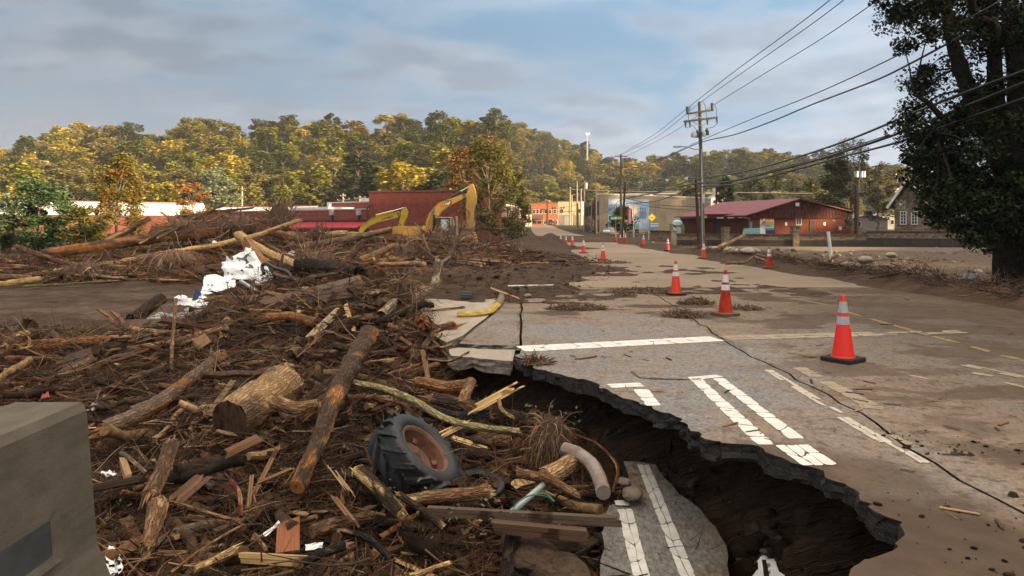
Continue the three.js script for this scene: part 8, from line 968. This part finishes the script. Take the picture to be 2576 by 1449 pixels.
// ---------- tyres, pipe, kerb piece ----------
function tyre(label, c, normal, R, w, rimR, o = {}) {
  const t = thing('tyre', label, 'tyre', c), q = new THREE.Quaternion().setFromUnitVectors(V(0, 1, 0), normal.clone().normalize()); t.quaternion.copy(q);
  const rubber = mat([0.017, 0.018, 0.020], 0.55, { map: per(T.stain, 0.6) }), hw = w / 2, pr = [[rimR, hw * 0.78], [rimR + 0.02, hw * 0.92], [lerp(rimR, R, 0.35), hw * 1.02], [lerp(rimR, R, 0.7), hw * 0.98], [R * 0.93, hw * 0.82], [R * 0.91, hw * 0.5], [R * 0.91, 0], [R * 0.91, -hw * 0.5], [R * 0.93, -hw * 0.82], [lerp(rimR, R, 0.6), -hw], [rimR, -hw * 0.8]].reverse();
  part(t, 'carcass', rubber, (g) => g.lathe(pr, 48));
  const n = o.lugs ?? 0; for (let k = 0; k < n; k++) for (const s of [1, -1]) part(t, 'tread_lug', rubber, (g) => { const a0 = (k + (s > 0 ? 0 : 0.5)) / n * 6.2832, sweep = 0.40 * s, P = (u, r, ww) => { const a = a0 + sweep * u * s, y = s * lerp(hw * 0.04, hw * 0.97, u); return V(Math.sin(a + ww) * r, y, Math.cos(a + ww) * r); }; for (let i = 0; i < 3; i++) { const u0 = i / 3, u1 = (i + 1) / 3, h0 = R * lerp(1.02, 0.985, u0 * u0), h1 = R * lerp(1.02, 0.985, u1 * u1), b = () => R * 0.89, ww = 0.07; g.face([P(u0, h0, -ww), P(u0, h0, ww), P(u1, h1, ww), P(u1, h1, -ww)]); g.face([P(u0, b(u0), -ww * 1.5), P(u0, h0, -ww), P(u1, h1, -ww), P(u1, b(u1), -ww * 1.5)]); g.face([P(u0, h0, ww), P(u0, b(u0), ww * 1.5), P(u1, b(u1), ww * 1.5), P(u1, h1, ww)]); if (i === 2) g.face([P(u1, h1, -ww), P(u1, h1, ww), P(u1, b(u1) * 0.96, ww * 1.5), P(u1, b(u1) * 0.96, -ww * 1.5)]); } });
  if (o.rim) { const rust = mat([0.15, 0.078, 0.056], 0.85, { map: per(T.rust, 0.3) }), edge = mat([0.17, 0.10, 0.07], 0.75, { map: per(T.rust, 0.2) }); part(t, 'rim', edge, (g) => g.lathe([[rimR + 0.014, hw * 0.80], [rimR + 0.006, hw * 0.86], [rimR - 0.012, hw * 0.84], [rimR - 0.022, hw * 0.70]], 40)); part(t, 'rim_well', rust, (g) => g.lathe([[rimR - 0.022, hw * 0.70], [rimR - 0.03, hw * 0.2], [rimR - 0.045, -hw * 0.1], [rimR - 0.05, -hw * 0.7]], 40)); const disc = new THREE.Group(); disc.name = 'hub_disc'; t.add(disc); part(disc, 'plate', rust, (g) => g.lathe([[rimR - 0.05, -hw * 0.12], [rimR * 0.72, hw * 0.08], [rimR * 0.52, hw * 0.18], [rimR * 0.17, hw * 0.20], [rimR * 0.16, hw * 0.1]], 40)); part(disc, 'hub_hole', W.black, (g) => { const pts = []; for (let i = 0; i < 16; i++) pts.push(V(Math.sin(i / 16 * 6.283) * rimR * 0.17, hw * 0.17, Math.cos(i / 16 * 6.283) * rimR * 0.17)); g.face(pts); }); for (let k = 0; k < 8; k++) part(disc, 'bolt_hole', W.black, (g) => { const a = k / 8 * 6.283, pts = []; for (let i = 0; i < 8; i++) pts.push(V(Math.sin(a) * rimR * 0.34 + Math.sin(i / 8 * 6.283) * rimR * 0.045, hw * 0.195, Math.cos(a) * rimR * 0.34 + Math.cos(i / 8 * 6.283) * rimR * 0.045)); g.face(pts); }); for (let k = 0; k < 4; k++) part(t, 'rim_lug', rust, (g) => { const a = k / 4 * 6.283 + 0.5; g.bar(V(Math.sin(a) * rimR * 0.68, hw * 0.1, Math.cos(a) * rimR * 0.68), V(Math.sin(a) * (rimR - 0.04), hw * 0.24, Math.cos(a) * (rimR - 0.04)), 0.05, 0.04); }); }
  else part(t, 'lining', mat([0.02, 0.018, 0.016], 0.9), (g) => g.lathe([[rimR, hw * 0.78], [R * 0.86, hw * 0.5], [R * 0.88, -hw * 0.5], [rimR, -hw * 0.8]], 40));
  return t;
}
tyre('big black tractor tyre with deep lugs and a rusty rim lying in the heap', at(1046, 1154, 6.1), V(0.666, 0.735, 0.13), 0.41, 0.31, 0.245, { lugs: 14, rim: true });
tyre('smaller smooth dark tyre half buried behind the tractor tyre', at(1206, 1232, 6.25), V(0.12, 0.97, 0.2), 0.235, 0.17, 0.14, {});
{ const t = thing('metal_pipe', 'straight grey metal pipe leaning in the hole edge', 'pipe', at(1355, 1228, 5.75)); part(t, 'tube', mat([0.36, 0.38, 0.40], 0.4, { metalness: 0.3, map: per(T.stain, 0.4) }), (g) => g.tube([at(1282, 1294, 5.45), at(1405, 1186, 6.05), at(1408, 1183, 6.06), at(1430, 1163, 6.2)].map((p) => p.sub(t.position)), [0.026, 0.026, 0.030, 0.028], 12, { caps: true }));
  const w = thing('green_wire', 'loop of thin green wire round the grey pipe', 'wire', at(1340, 1250, 5.5)); part(w, 'strand', mat([0.02, 0.13, 0.06], 0.5), (g) => { for (const k of [0, 1]) g.tube(new THREE.CatmullRomCurve3([[1285, 1290, 5.35], [1305, 1262, 5.45 + k * 0.05], [1335, 1246, 5.5], [1372, 1242 + k * 6, 5.5], [1395, 1262, 5.4]].map((p) => at(...p).sub(w.position))).getPoints(20), 0.006, 5); });
  const c = thing('curved_kerb', 'pale grey curved piece of kerb fallen in the hole', 'kerb piece', at(1490, 1175, 5.95)); part(c, 'stone', mat([0.31, 0.27, 0.255], 0.85, { map: per(T.rust, 0.6), bumpMap: per(T.grain, 0.3), bumpScale: 0.004 }), (g) => { const P = new THREE.CatmullRomCurve3([[1422, 1130, 6.35], [1455, 1142, 6.2], [1488, 1168, 6.0], [1508, 1205, 5.8], [1518, 1240, 5.6]].map((p) => at(...p).sub(c.position))).getPoints(16); g.tube(P, P.map((_, i) => 0.058 + 0.004 * hash(i, 2, 2)), 10, { caps: true, rough: (i, j) => 0.93 + 0.14 * hash(j, 1, 3) }); }); }
// ---------- stones and clods ----------
const rockGeo = (seed, flat = 0.7) => { const g = new THREE.IcosahedronGeometry(1, 2), p = g.attributes.position; for (let i = 0; i < p.count; i++) { const x = p.getX(i), y = p.getY(i), z = p.getZ(i), k = 0.7 + 0.6 * fbm(x * 1.1 + seed * 3.1 + z * 0.5, y * 1.1 + z * 0.9 + 9, 3, seed); p.setXYZ(i, x * k, y * k * flat, z * k); } g.computeVertexNormals(); const c = new Float32Array(p.count * 3).fill(1); return g; };
const rocks = [1, 2, 3, 4].map((s) => rockGeo(s)), stoneM = mat([0.24, 0.20, 0.165], 0.9, { map: per(T.stain, 0.3) }), clodM = mat([0.095, 0.06, 0.039], 0.95, { bumpMap: per(T.mudB, 0.3), bumpScale: 0.02 });
const rock = (name, label, X, Y, d, s, m, k = 0) => { const p = d ? at(X, Y, d) : onSoil(X, Y, s * 0.25), t = mesh(name, rocks[k % 4], m ?? stoneM); t.position.copy(p); t.scale.set(s * 1.2, s * 0.8, s); t.rotation.y = X; tag(t, label, name.includes('clod') ? 'mud clod' : 'rock'); t.userData.kind = 'thing'; return t; };
rock('rock', 'single brown rock on the dirt behind the concrete walk', 1327, 744, 14.6, 0.085); rock('rock', 'grey rock beside the curved kerb piece in the hole', 1570, 1212, 6.1, 0.06, null, 1); rock('rock', 'brown rock at the corner of the fallen slab', 1588, 1240, 6.0, 0.085, null, 2);
for (const [X, Y, d, s, l, k] of [[1885, 634, 30, 0.36, 'large pale concrete lump beside the driftwood branches on the bank', 1], [1840, 632, 32, 0.34, 'broken concrete piece near the tip of the leaning wall log', 2], [1790, 630, 36, 0.45, 'broken concrete slab corner behind the orange cone line', 3], [2175, 654, 28, 0.3, 'grey boulder on the sandy bank below the white post', 0], [2242, 642, 30, 0.22, 'boulder lying on the sandy bank before the river wall', 1], [2135, 668, 25, 0.25, 'rough stump like rock at the edge of the mud bank', 2]]) rock('rock', l, X, Y, d, s, M.concrete, k);
for (const [X, Y, s, l, k] of [[1345, 1405, 0.17, 'smooth lump of mud below the muddy beam', 0], [1420, 1360, 0.15, 'pale crusted lump of mud beside the fallen slab', 1], [1400, 1440, 0.2, 'largest mud lump at the bottom beside the fallen slab', 2], [1320, 1360, 0.14, 'mud lump under the end of the muddy beam', 3]]) rock('mud_clod', l, X, Y, 4.9 + (1449 - Y) * 0.004, s, mat([0.15, 0.10, 0.07], 0.95, { map: per(T.mud, 0.5), bumpMap: per(T.mudB, 0.3), bumpScale: 0.03 }), k);
// ---------- loose wood nobody could count ----------
function twigGeo(seed, forks, r0) { const r = rng(seed), g = new Geo(), run = (p, dir, L, R, depth) => { const pts = [p], d = dir.clone(), n = 5; for (let i = 1; i <= n; i++) { d.add(V((r() - 0.5) * 0.5, (r() - 0.5) * 0.4, (r() - 0.5) * 0.5)).normalize(); pts.push(pts[i - 1].clone().addScaledVector(d, L / n)); } g.tube(pts, pts.map((_, i) => R * (1 - 0.75 * i / n)), 5); if (depth) for (let k = 0; k < forks; k++) { const i = 1 + Math.floor(r() * 3); run(pts[i], V(d.x + (r() - 0.5) * 1.6, d.y + (r() - 0.2) * 0.9, d.z + (r() - 0.5) * 1.6).normalize(), L * (0.35 + 0.3 * r()), R * 0.55, depth - 1); } }; run(V(-0.5, 0, 0), V(1, 0, 0), 1, r0, 1); return g.build(); }
function stickGeo(seed) { const r = rng(seed), g = new Geo(), pts = []; for (let i = 0; i <= 6; i++) pts.push(V(i / 6 - 0.5, (r() - 0.5) * 0.05, (r() - 0.5) * 0.06)); g.tube(pts, pts.map(() => 0.032 * (0.75 + 0.5 * r())), 7, { caps: true, rough: (i, j) => 0.8 + 0.4 * hash(i, j, seed) }); return g.build(); }
function chipGeo(seed) { const r = rng(seed), g = new Geo(), w = 0.06 + 0.10 * r(), t = 0.03, q = (x, y, z) => V(x * 0.5 + (r() - 0.5) * 0.16, y * t * 0.5, z * w * 0.5 + (r() - 0.5) * 0.03); g.hexa([q(-1, -1, 1), q(1, -1, 1), q(1, -1, -1), q(-1, -1, -1), q(-1, 1, 1), q(1, 1, 1), q(1, 1, -1), q(-1, 1, -1)]); return g.build(); }
function scatter(name, label, category, geos, m, n, seed, place, colors) {
  const r = rng(seed), lists = geos.map(() => []), M4 = new THREE.Matrix4(), Q = new THREE.Quaternion(), E = new THREE.Euler();
  for (let k = 0; k < n; k++) { const p = place(r); if (!p) continue; const g = Math.floor(r() * geos.length); E.set((r() - 0.5) * p.tilt, r() * 6.283, (r() - 0.5) * p.tilt, 'YXZ'); Q.setFromEuler(E); M4.compose(p.p, Q, V(p.s, p.sy ?? p.s, p.sz ?? p.sy ?? p.s)); const c = colors[Math.floor(Math.pow(r(), 1.3) * colors.length)], v = 0.42 + 0.68 * r(); lists[g].push([M4.clone(), c.map((x) => x * v)]); }
  const root = new THREE.Group(); root.name = numbered(name); scene.add(root); stuff(root, label, category);
  geos.forEach((g, i) => { if (!lists[i].length) return; const im = new THREE.InstancedMesh(g, m, lists[i].length); im.name = category; im.userData.kind = 'stuff'; lists[i].forEach(([a, c], j) => { im.setMatrixAt(j, a); im.setColorAt(j, lin(...c)); }); im.castShadow = im.receiveShadow = true; root.add(im); });
}
const inNear = (r) => { const d = 3.0 + Math.pow(r(), 1.25) * 14, x = lerp(-0.76 * d - 0.5, 1.4, r()); return pileAmount(x, d) > 0.25 + r() * 0.5 ? [x, d] : null; }, inFar = (r) => { const d = 22 + r() * 11, x = lerp(-22, 1, r()); return pileAmount(x, d) > 0.2 + r() * 0.5 ? [x, d] : null; };
const onHeap = (where, s0, s1, up, tilt, thin = 1) => (r) => { const q = where(r); if (!q) return null; const [x, d] = q, s = lerp(s0, s1, r() * r()); return { p: V(x, h(x, d) + up * r() * r() + 0.01, -d), s, sy: s * thin * (0.7 + 0.6 * r()), tilt }; };
const twigs = [1, 2, 3, 4, 5, 6].map((s) => twigGeo(900 + s, 2, 0.013)), fine = [1, 2, 3, 4].map((s) => twigGeo(930 + s, 4, 0.007)), sticks = [1, 2, 3, 4, 5].map((s) => stickGeo(950 + s)), chips = [1, 2, 3, 4, 5, 6].map((s) => chipGeo(970 + s));
const browns = [K.mud, K.dark, K.dark, K.mud, K.black, K.red, K.brown, K.grey, K.brown, K.tan], darks = [K.dark, K.mud, K.black, K.brown];
scatter('twig_tangle', 'tangled twigs covering the near heap', 'twigs', twigs, twigM, 15000, 1, onHeap(inNear, 0.18, 1.0, 0.26, 0.8), browns);
scatter('root_fibres', 'fine roots and fibres matted over the near heap', 'roots', fine, twigM, 46000, 2, onHeap(inNear, 0.14, 0.6, 0.22, 1.4), [K.dark, K.mud, K.brown, K.black, K.brown]);
scatter('broken_sticks', 'broken sticks strewn over the near heap', 'sticks', sticks, logM2(), 4000, 3, onHeap(inNear, 0.15, 1.5, 0.22, 0.6, 1.0), browns);
scatter('wood_chips', 'split wood and chips strewn over the near heap', 'wood chips', chips, chipM, 7500, 4, onHeap(inNear, 0.05, 0.7, 0.2, 1.1, 1.15), [K.mud, K.brown, K.mud, K.red, K.brown, K.tan, K.orange, K.fresh]);
scatter('mud_lumps', 'lumps of wet mud caked on the near heap', 'mud', rocks, clodM, 1500, 21, (r) => { const q = inNear(r); if (!q) return null; const s = 0.02 + 0.16 * r() ** 3; return { p: V(q[0], h(...q) + 0.08 * r(), -q[1]), s, sy: s * 0.6, sz: s, tilt: 1 }; }, [[1, 1, 1], [1.4, 1.3, 1.2], [0.7, 0.7, 0.7]]);
scatter('broken_boards', 'broken muddy boards strewn over the near heap', 'boards', chips, chipM, 420, 22, onHeap(inNear, 0.5, 1.4, 0.24, 0.8, 0.95), [K.mud, K.brown, K.red, K.grey, K.mud, K.tan]);
scatter('twig_tangle', 'tangled twigs covering the far heap', 'twigs', twigs, twigM, 6000, 5, onHeap(inFar, 0.5, 1.8, 0.35, 0.9), browns);
scatter('root_fibres', 'fine roots matted over the far heap', 'roots', fine, twigM, 6000, 6, onHeap(inFar, 0.5, 1.4, 0.35, 1.6), [K.dark, K.mud, K.brown]);
scatter('broken_sticks', 'broken logs and sticks strewn over the far heap', 'sticks', sticks, logM2(), 2600, 7, onHeap(inFar, 0.5, 3.0, 0.28, 0.4, 0.75), [K.mud, K.brown, K.grey, K.red, K.tan, K.orange, K.pale]);
scatter('wood_chips', 'bright splintered wood strewn over the far heap', 'wood chips', chips, chipM, 1500, 8, onHeap(inFar, 0.2, 1.2, 0.4, 0.8), [K.brown, K.mud, K.tan, K.orange, K.fresh]);
function logM2() { return dull({ roughness: 0.88, map: per(T.bark, 0.5, 0.35), side: THREE.DoubleSide }); }
const mudArea = (r) => { const d = 12 + r() * 22, x = lerp(-9, 4.2, r()); return x < roadL(d) + 1.2 && x > bank(d) - 2 && d > 14.5 ? [x, d] : null; }, roadArea = (r) => { const d = 3.4 + r() * r() * 24, x = lerp(cut(d) + 0.2, 9, r()); return [x, d]; };
scatter('mud_twigs', 'twigs lying in the mud beside the road', 'twigs', twigs, twigM, 1500, 9, onHeap(mudArea, 0.2, 0.9, 0.03, 0.35), darks); scatter('mud_clods', 'clods of dark mud beside the road', 'mud', rocks, clodM, 2600, 10, (r) => { const q = mudArea(r); if (!q) return null; const s = 0.015 + 0.06 * r() ** 3; return { p: V(q[0], h(...q) + s * 0.2, -q[1]), s, tilt: 1 }; }, [[1, 1, 1], [1.3, 1.2, 1.1], [0.8, 0.8, 0.8]]);
scatter('road_litter', 'bits of twig and bark scattered on the road', 'litter', [...twigs.slice(0, 3), ...chips.slice(0, 3)], twigM, 900, 11, (r) => { const q = roadArea(r); return { p: V(q[0], Math.max(0.008, h(...q) + 0.006), -q[1]), s: 0.03 + 0.16 * r() ** 3, tilt: 0.1 }; }, [K.mud, K.dark, K.brown, K.tan]);
scatter('pit_stones', 'gravel and stones in the bottom of the hole', 'stones', rocks, stoneM, 3400, 12, (r) => { const d = 4.2 + r() * 4.2, x = lerp(0.2, 2.9, r()); if (x > cut(d) + 0.9) return null; const s = 0.006 + 0.045 * r() ** 4; return { p: V(x, h(x, d) + s * 0.3, -d), s, tilt: 1 }; }, [[0.5, 0.45, 0.4], [0.35, 0.28, 0.22], [0.8, 0.75, 0.7], [0.4, 0.3, 0.22]]);
scatter('pit_clods', 'clods of soil on the floor of the hole', 'soil', rocks, clodM, 2600, 13, (r) => { const d = 3.4 + r() * 4.6, x = lerp(0.3, 2.9, r()); if (x > cut(d) + 0.9) return null; const s = (h(x, d) < -0.95 ? 0.014 : 0.006) + (h(x, d) < -0.95 ? 0.10 : 0.03) * r() ** 4; return { p: V(x, h(x, d) + s * 0.2, -d), s, tilt: 1 }; }, [[1, 1, 1], [0.8, 0.8, 0.8], [1.2, 1.0, 0.9]]);
scatter('bank_stones', 'stones and rubble on the sandy river bank', 'rubble', rocks, stoneM, 2600, 14, (r) => { const d = 22 + r() * 33, x = lerp(10, 0.75 * d, r()), s = 0.03 + 0.16 * r() ** 4; if (fbm(x * 0.4, d * 0.25, 3, 61) < 0.44 + 0.1 * r()) return null; return { p: V(x, h(x, d) + s * 0.2, -d), s, tilt: 1 }; }, [[1, 1, 1], [0.7, 0.65, 0.6], [1.3, 1.25, 1.2], [0.45, 0.4, 0.35]]);
scatter('crack_grass', 'moss and grass growing in the cracks of the road', 'grass', fine, twigM, 900, 23, (r) => { const k = r(), d = k < 0.4 ? lerp(9, 14, r()) : lerp(3.9, 13, r()), x = k < 0.4 ? 0.09 + (d - 8.5) * 0.016 : 2.74 + 0.03 * (d - 9) * (d > 9 ? 1 : 0); return fbm(x * 3, d * 2.2, 2, 4) < 0.45 ? null : { p: V(x + (r() - 0.5) * 0.07, 0.004, -d), s: 0.04 + 0.09 * r(), tilt: 1.2 }; }, [[0.07, 0.06, 0.025], [0.05, 0.045, 0.02], [0.09, 0.075, 0.03]]);
scatter('bank_twigs', 'driftwood twigs along the mud bank by the road', 'twigs', [...twigs, ...fine], twigM, 2600, 15, (r) => { const d = 13 + r() * 24, x = roadR(d) + lerp(-0.6, 2.0, r()) + 0.02 * d; return { p: V(x, h(x, d) + 0.08 * r(), -d), s: 0.25 + 0.9 * r() ** 2, tilt: 0.9 }; }, darks);
scatter('road_clods', 'crumbs of dark soil spilled on the road near the hole', 'soil', rocks, clodM, 300, 16, (r) => { const t = r(), e = r() < 0.45, x = e ? lerp(1.9, 3.6, r()) : lerp(2.62, 4.1, t) + (r() - 0.5) * 0.35, d = e ? lerp(2.9, 4.0, r()) : lerp(5.1, 3.9, t) + (r() - 0.5) * 0.55; if (x < cut(d) + 0.05) return null; const s = 0.004 + 0.022 * r() ** 4; return { p: V(x, s * 0.1 + 0.004, -d), s, sy: s * 0.6, sz: s, tilt: 1 }; }, [[1, 1, 1], [1.2, 1.1, 1], [0.8, 0.8, 0.8]]);
{ // leaves
  const leaf = new Geo(); leaf.face([V(-0.5, 0, 0), V(-0.1, 0.06, 0.32), V(0.5, 0, 0), V(-0.1, 0.06, -0.32)]); const lg = leaf.build();
  scatter('green_leaves', 'sprigs of green leaves caught in the near heap', 'leaves', [lg], mat([1, 1, 1], 0.6), 240, 17, (r) => { const c = [[1010, 1240, 5.4], [1130, 1330, 5.0], [880, 1120, 6.2], [520, 1050, 6.9], [330, 1310, 5.2], [590, 880, 9.8], [1260, 1290, 5.3], [1390, 1050, 6.8], [560, 830, 10.8]][Math.floor(r() * 9)], p = at(...c).add(V((r() - 0.5) * 0.5, (r() - 0.3) * 0.14, (r() - 0.5) * 0.5)); return { p, s: 0.015 + 0.035 * r(), tilt: 2.2 }; }, [[0.05, 0.085, 0.02], [0.09, 0.12, 0.03], [0.04, 0.06, 0.02]]);
}
// ---------- clumps on the road ----------
function clump(label, X, Y, w, hh, n, seed) {
  const d = 2700 / (Y - 565), p = at(X, Y, d); p.y = 0.005; const t = thing('grass_clump', label, 'clump', p), r = rng(seed), g = new Geo(), f = d / FOCAL, k0 = rocks[seed % 4].clone();
  const core = mesh('soil', k0, clodM, t); core.scale.set(w * f * 0.42, hh * f * 0.34, w * f * 0.2);
  for (let k = 0; k < n; k++) { const a = r() * 6.283, q = Math.sqrt(r()), b = V(Math.cos(a) * q * w * f * 0.5, (1 - q) * hh * f * 0.55 * r() + 0.005, Math.sin(a) * q * w * f * 0.3), dir = V((r() - 0.5) * 2, (r() - 0.35) * 0.9, (r() - 0.5) * 2).normalize(), pts = [b]; for (let i = 1; i < 4; i++) { dir.add(V((r() - 0.5), (r() - 0.6) * 0.7, (r() - 0.5))).normalize(); const e = pts[i - 1].clone().addScaledVector(dir, (0.10 + 0.5 * r()) * hh * f * 0.42); e.y = Math.max(0.004, e.y); pts.push(e); } g.tint = (r() < 0.3 ? K.brown : r() < 0.6 ? K.mud : K.dark).map((x) => x * (0.5 + 0.6 * r())); g.tube(pts, [0.004, 0.0035, 0.003, 0.001].map((x) => x * (1 + d * 0.05)), 4); }
  mesh('dry_stems', g, new THREE.MeshStandardMaterial({ vertexColors: true, roughness: 0.9, side: THREE.DoubleSide }), t);
}
clump('flat brown clump of dry grass on the road before the stop line', 1452, 778, 150, 34, 420, 31); clump('rounded clump of muddy grass left of the dirty red cone', 1752, 765, 80, 36, 300, 32); clump('smaller clump of grass with a stick in front of the dirty red cone', 1722, 798, 90, 44, 320, 33); clump('grass clump hanging on the broken edge by the stop line', 1345, 916, 80, 44, 300, 34); clump('dark clump of grass between the two orange lines of cones', 1530, 662, 110, 18, 200, 35); clump('long dark clump of muddy grass behind the stop line', 1610, 735, 190, 26, 380, 36); clump('small dark tuft of grass beside the first far clump', 1570, 744, 60, 18, 120, 37); clump('flattened grass clump near the concrete walk corner', 1290, 757, 60, 18, 130, 38); clump('muddy grass clump under the wide base of the dirty red cone', 1870, 778, 110, 22, 200, 39);
log('road_stick', 'long bent stick lying on the road beside the painted letter', [[1590, 936, 7.27], [1618, 952, 6.97], [1690, 955, 6.92], [1764, 957, 6.88]], 3.5, 2, { bark: K.red, category: 'branch', ends: ['none', 'none'], lift: 1 });
log('road_stick', 'short curled strip of bark lying near the stop line', [[1448, 905, 7.92], [1475, 902, 8.0], [1500, 896, 8.1]], 3, 3, { bark: K.brown, category: 'branch' });
board('white_strip', 'white strip of trim lying on the dirt behind the concrete walk', [1278, 739, 15.4], [1392, 736, 15.7], 3.5, 0.02, { col: [0.75, 0.74, 0.72], endCol: [0.7, 0.7, 0.7], strips: 1, jag: 0.01, roll: 0.2 }); board('red_strip', 'thin orange board lying in the dirt past the plank fan', [1460, 667, 26], [1535, 664, 26.3], 3, 0.02, { col: K.orange, strips: 1, jag: 0.02, roll: 0.2 });
board('board', 'light brown board lying beside the single brown rock', [1232, 744, 14.6], [1308, 752, 14.2], 7, 0.02, { col: K.tan, strips: 1, jag: 0.03, roll: 0.2 });
{ const t = thing('plastic_crate', 'broken black plastic crate lying at the back of the concrete walk', 'crate', at(1172, 755, 14)), s = 14 / FOCAL; part(t, 'shell', mat([0.03, 0.035, 0.038], 0.35), (g) => { const P = (x, y, z) => V(x * s, y * s, z); g.face([P(-16, 0, 0), P(16, 0, 0.1), P(14, 22, -0.05), P(-15, 24, -0.1)]).face([P(-16, 0, 0), P(-15, 24, -0.1), P(-12, 26, -0.35), P(-13, 0, -0.3)]).face([P(16, 0, 0.1), P(18, 0, -0.25), P(16, 16, -0.3), P(14, 22, -0.05)]).face([P(-13, 0, -0.3), P(18, 0, -0.25), P(16, 16, -0.3), P(-12, 26, -0.35)]); }); part(t, 'rib', W.black, (g) => { for (const y of [6, 13, 19]) g.bar(V(-15.6 * s, y * s, 0.012), V(14.6 * s, (y - 1) * s, 0.07), 0.02, 0.02); }); }
log('wall_log', 'long broken log leaning up against the stone river wall', [[1796, 628, 46], [1835, 610, 49], [1873, 592, 52]], 5, 4, { bark: [0.24, 0.16, 0.10], wood: K.tan, peel: 0.3 });
log('bank_log', 'pale driftwood plank standing beside the foot of the white post', [[2072, 664, 26], [2104, 642, 27]], 4.5, 4, { bark: K.pale, wood: K.tan, peel: 0.6 });
for (const [p, l] of [[[[1826, 662, 24.5], [1870, 660, 25], [1898, 644, 26]], 'forked driftwood branch lying before the large concrete lump'], [[[1898, 646, 26], [1925, 656, 25], [1945, 664, 24.5]], 'dark driftwood branch reaching to the dirty red cone on the bank'], [[[1905, 640, 27], [1930, 648, 26], [1948, 652, 26]], 'upper driftwood branch behind the large concrete lump']]) log('bank_branch', l, p, 4, 2.5, { bark: K.grey, wood: K.pale, peel: 0.4, category: 'branch', stubs: 2 });
{ // trees that would read alike are told apart by which stands nearer
  const same = new Map(); for (const o of scene.children) if (/hill_tree/.test(o.name)) { const k = o.userData.label; if (!same.has(k)) same.set(k, []); same.get(k).push(o); }
  for (const list of same.values()) { list.sort((a, b) => b.position.z - a.position.z); if (list.length > 1 && list.length < 5) list.forEach((o, i) => { o.userData.label += list.length === 2 ? [', the nearer', ', the farther'][i] : ', ' + ['first', 'second', 'third', 'fourth'][i] + ' in depth'; }); }
}
renderer.render(scene, camera);
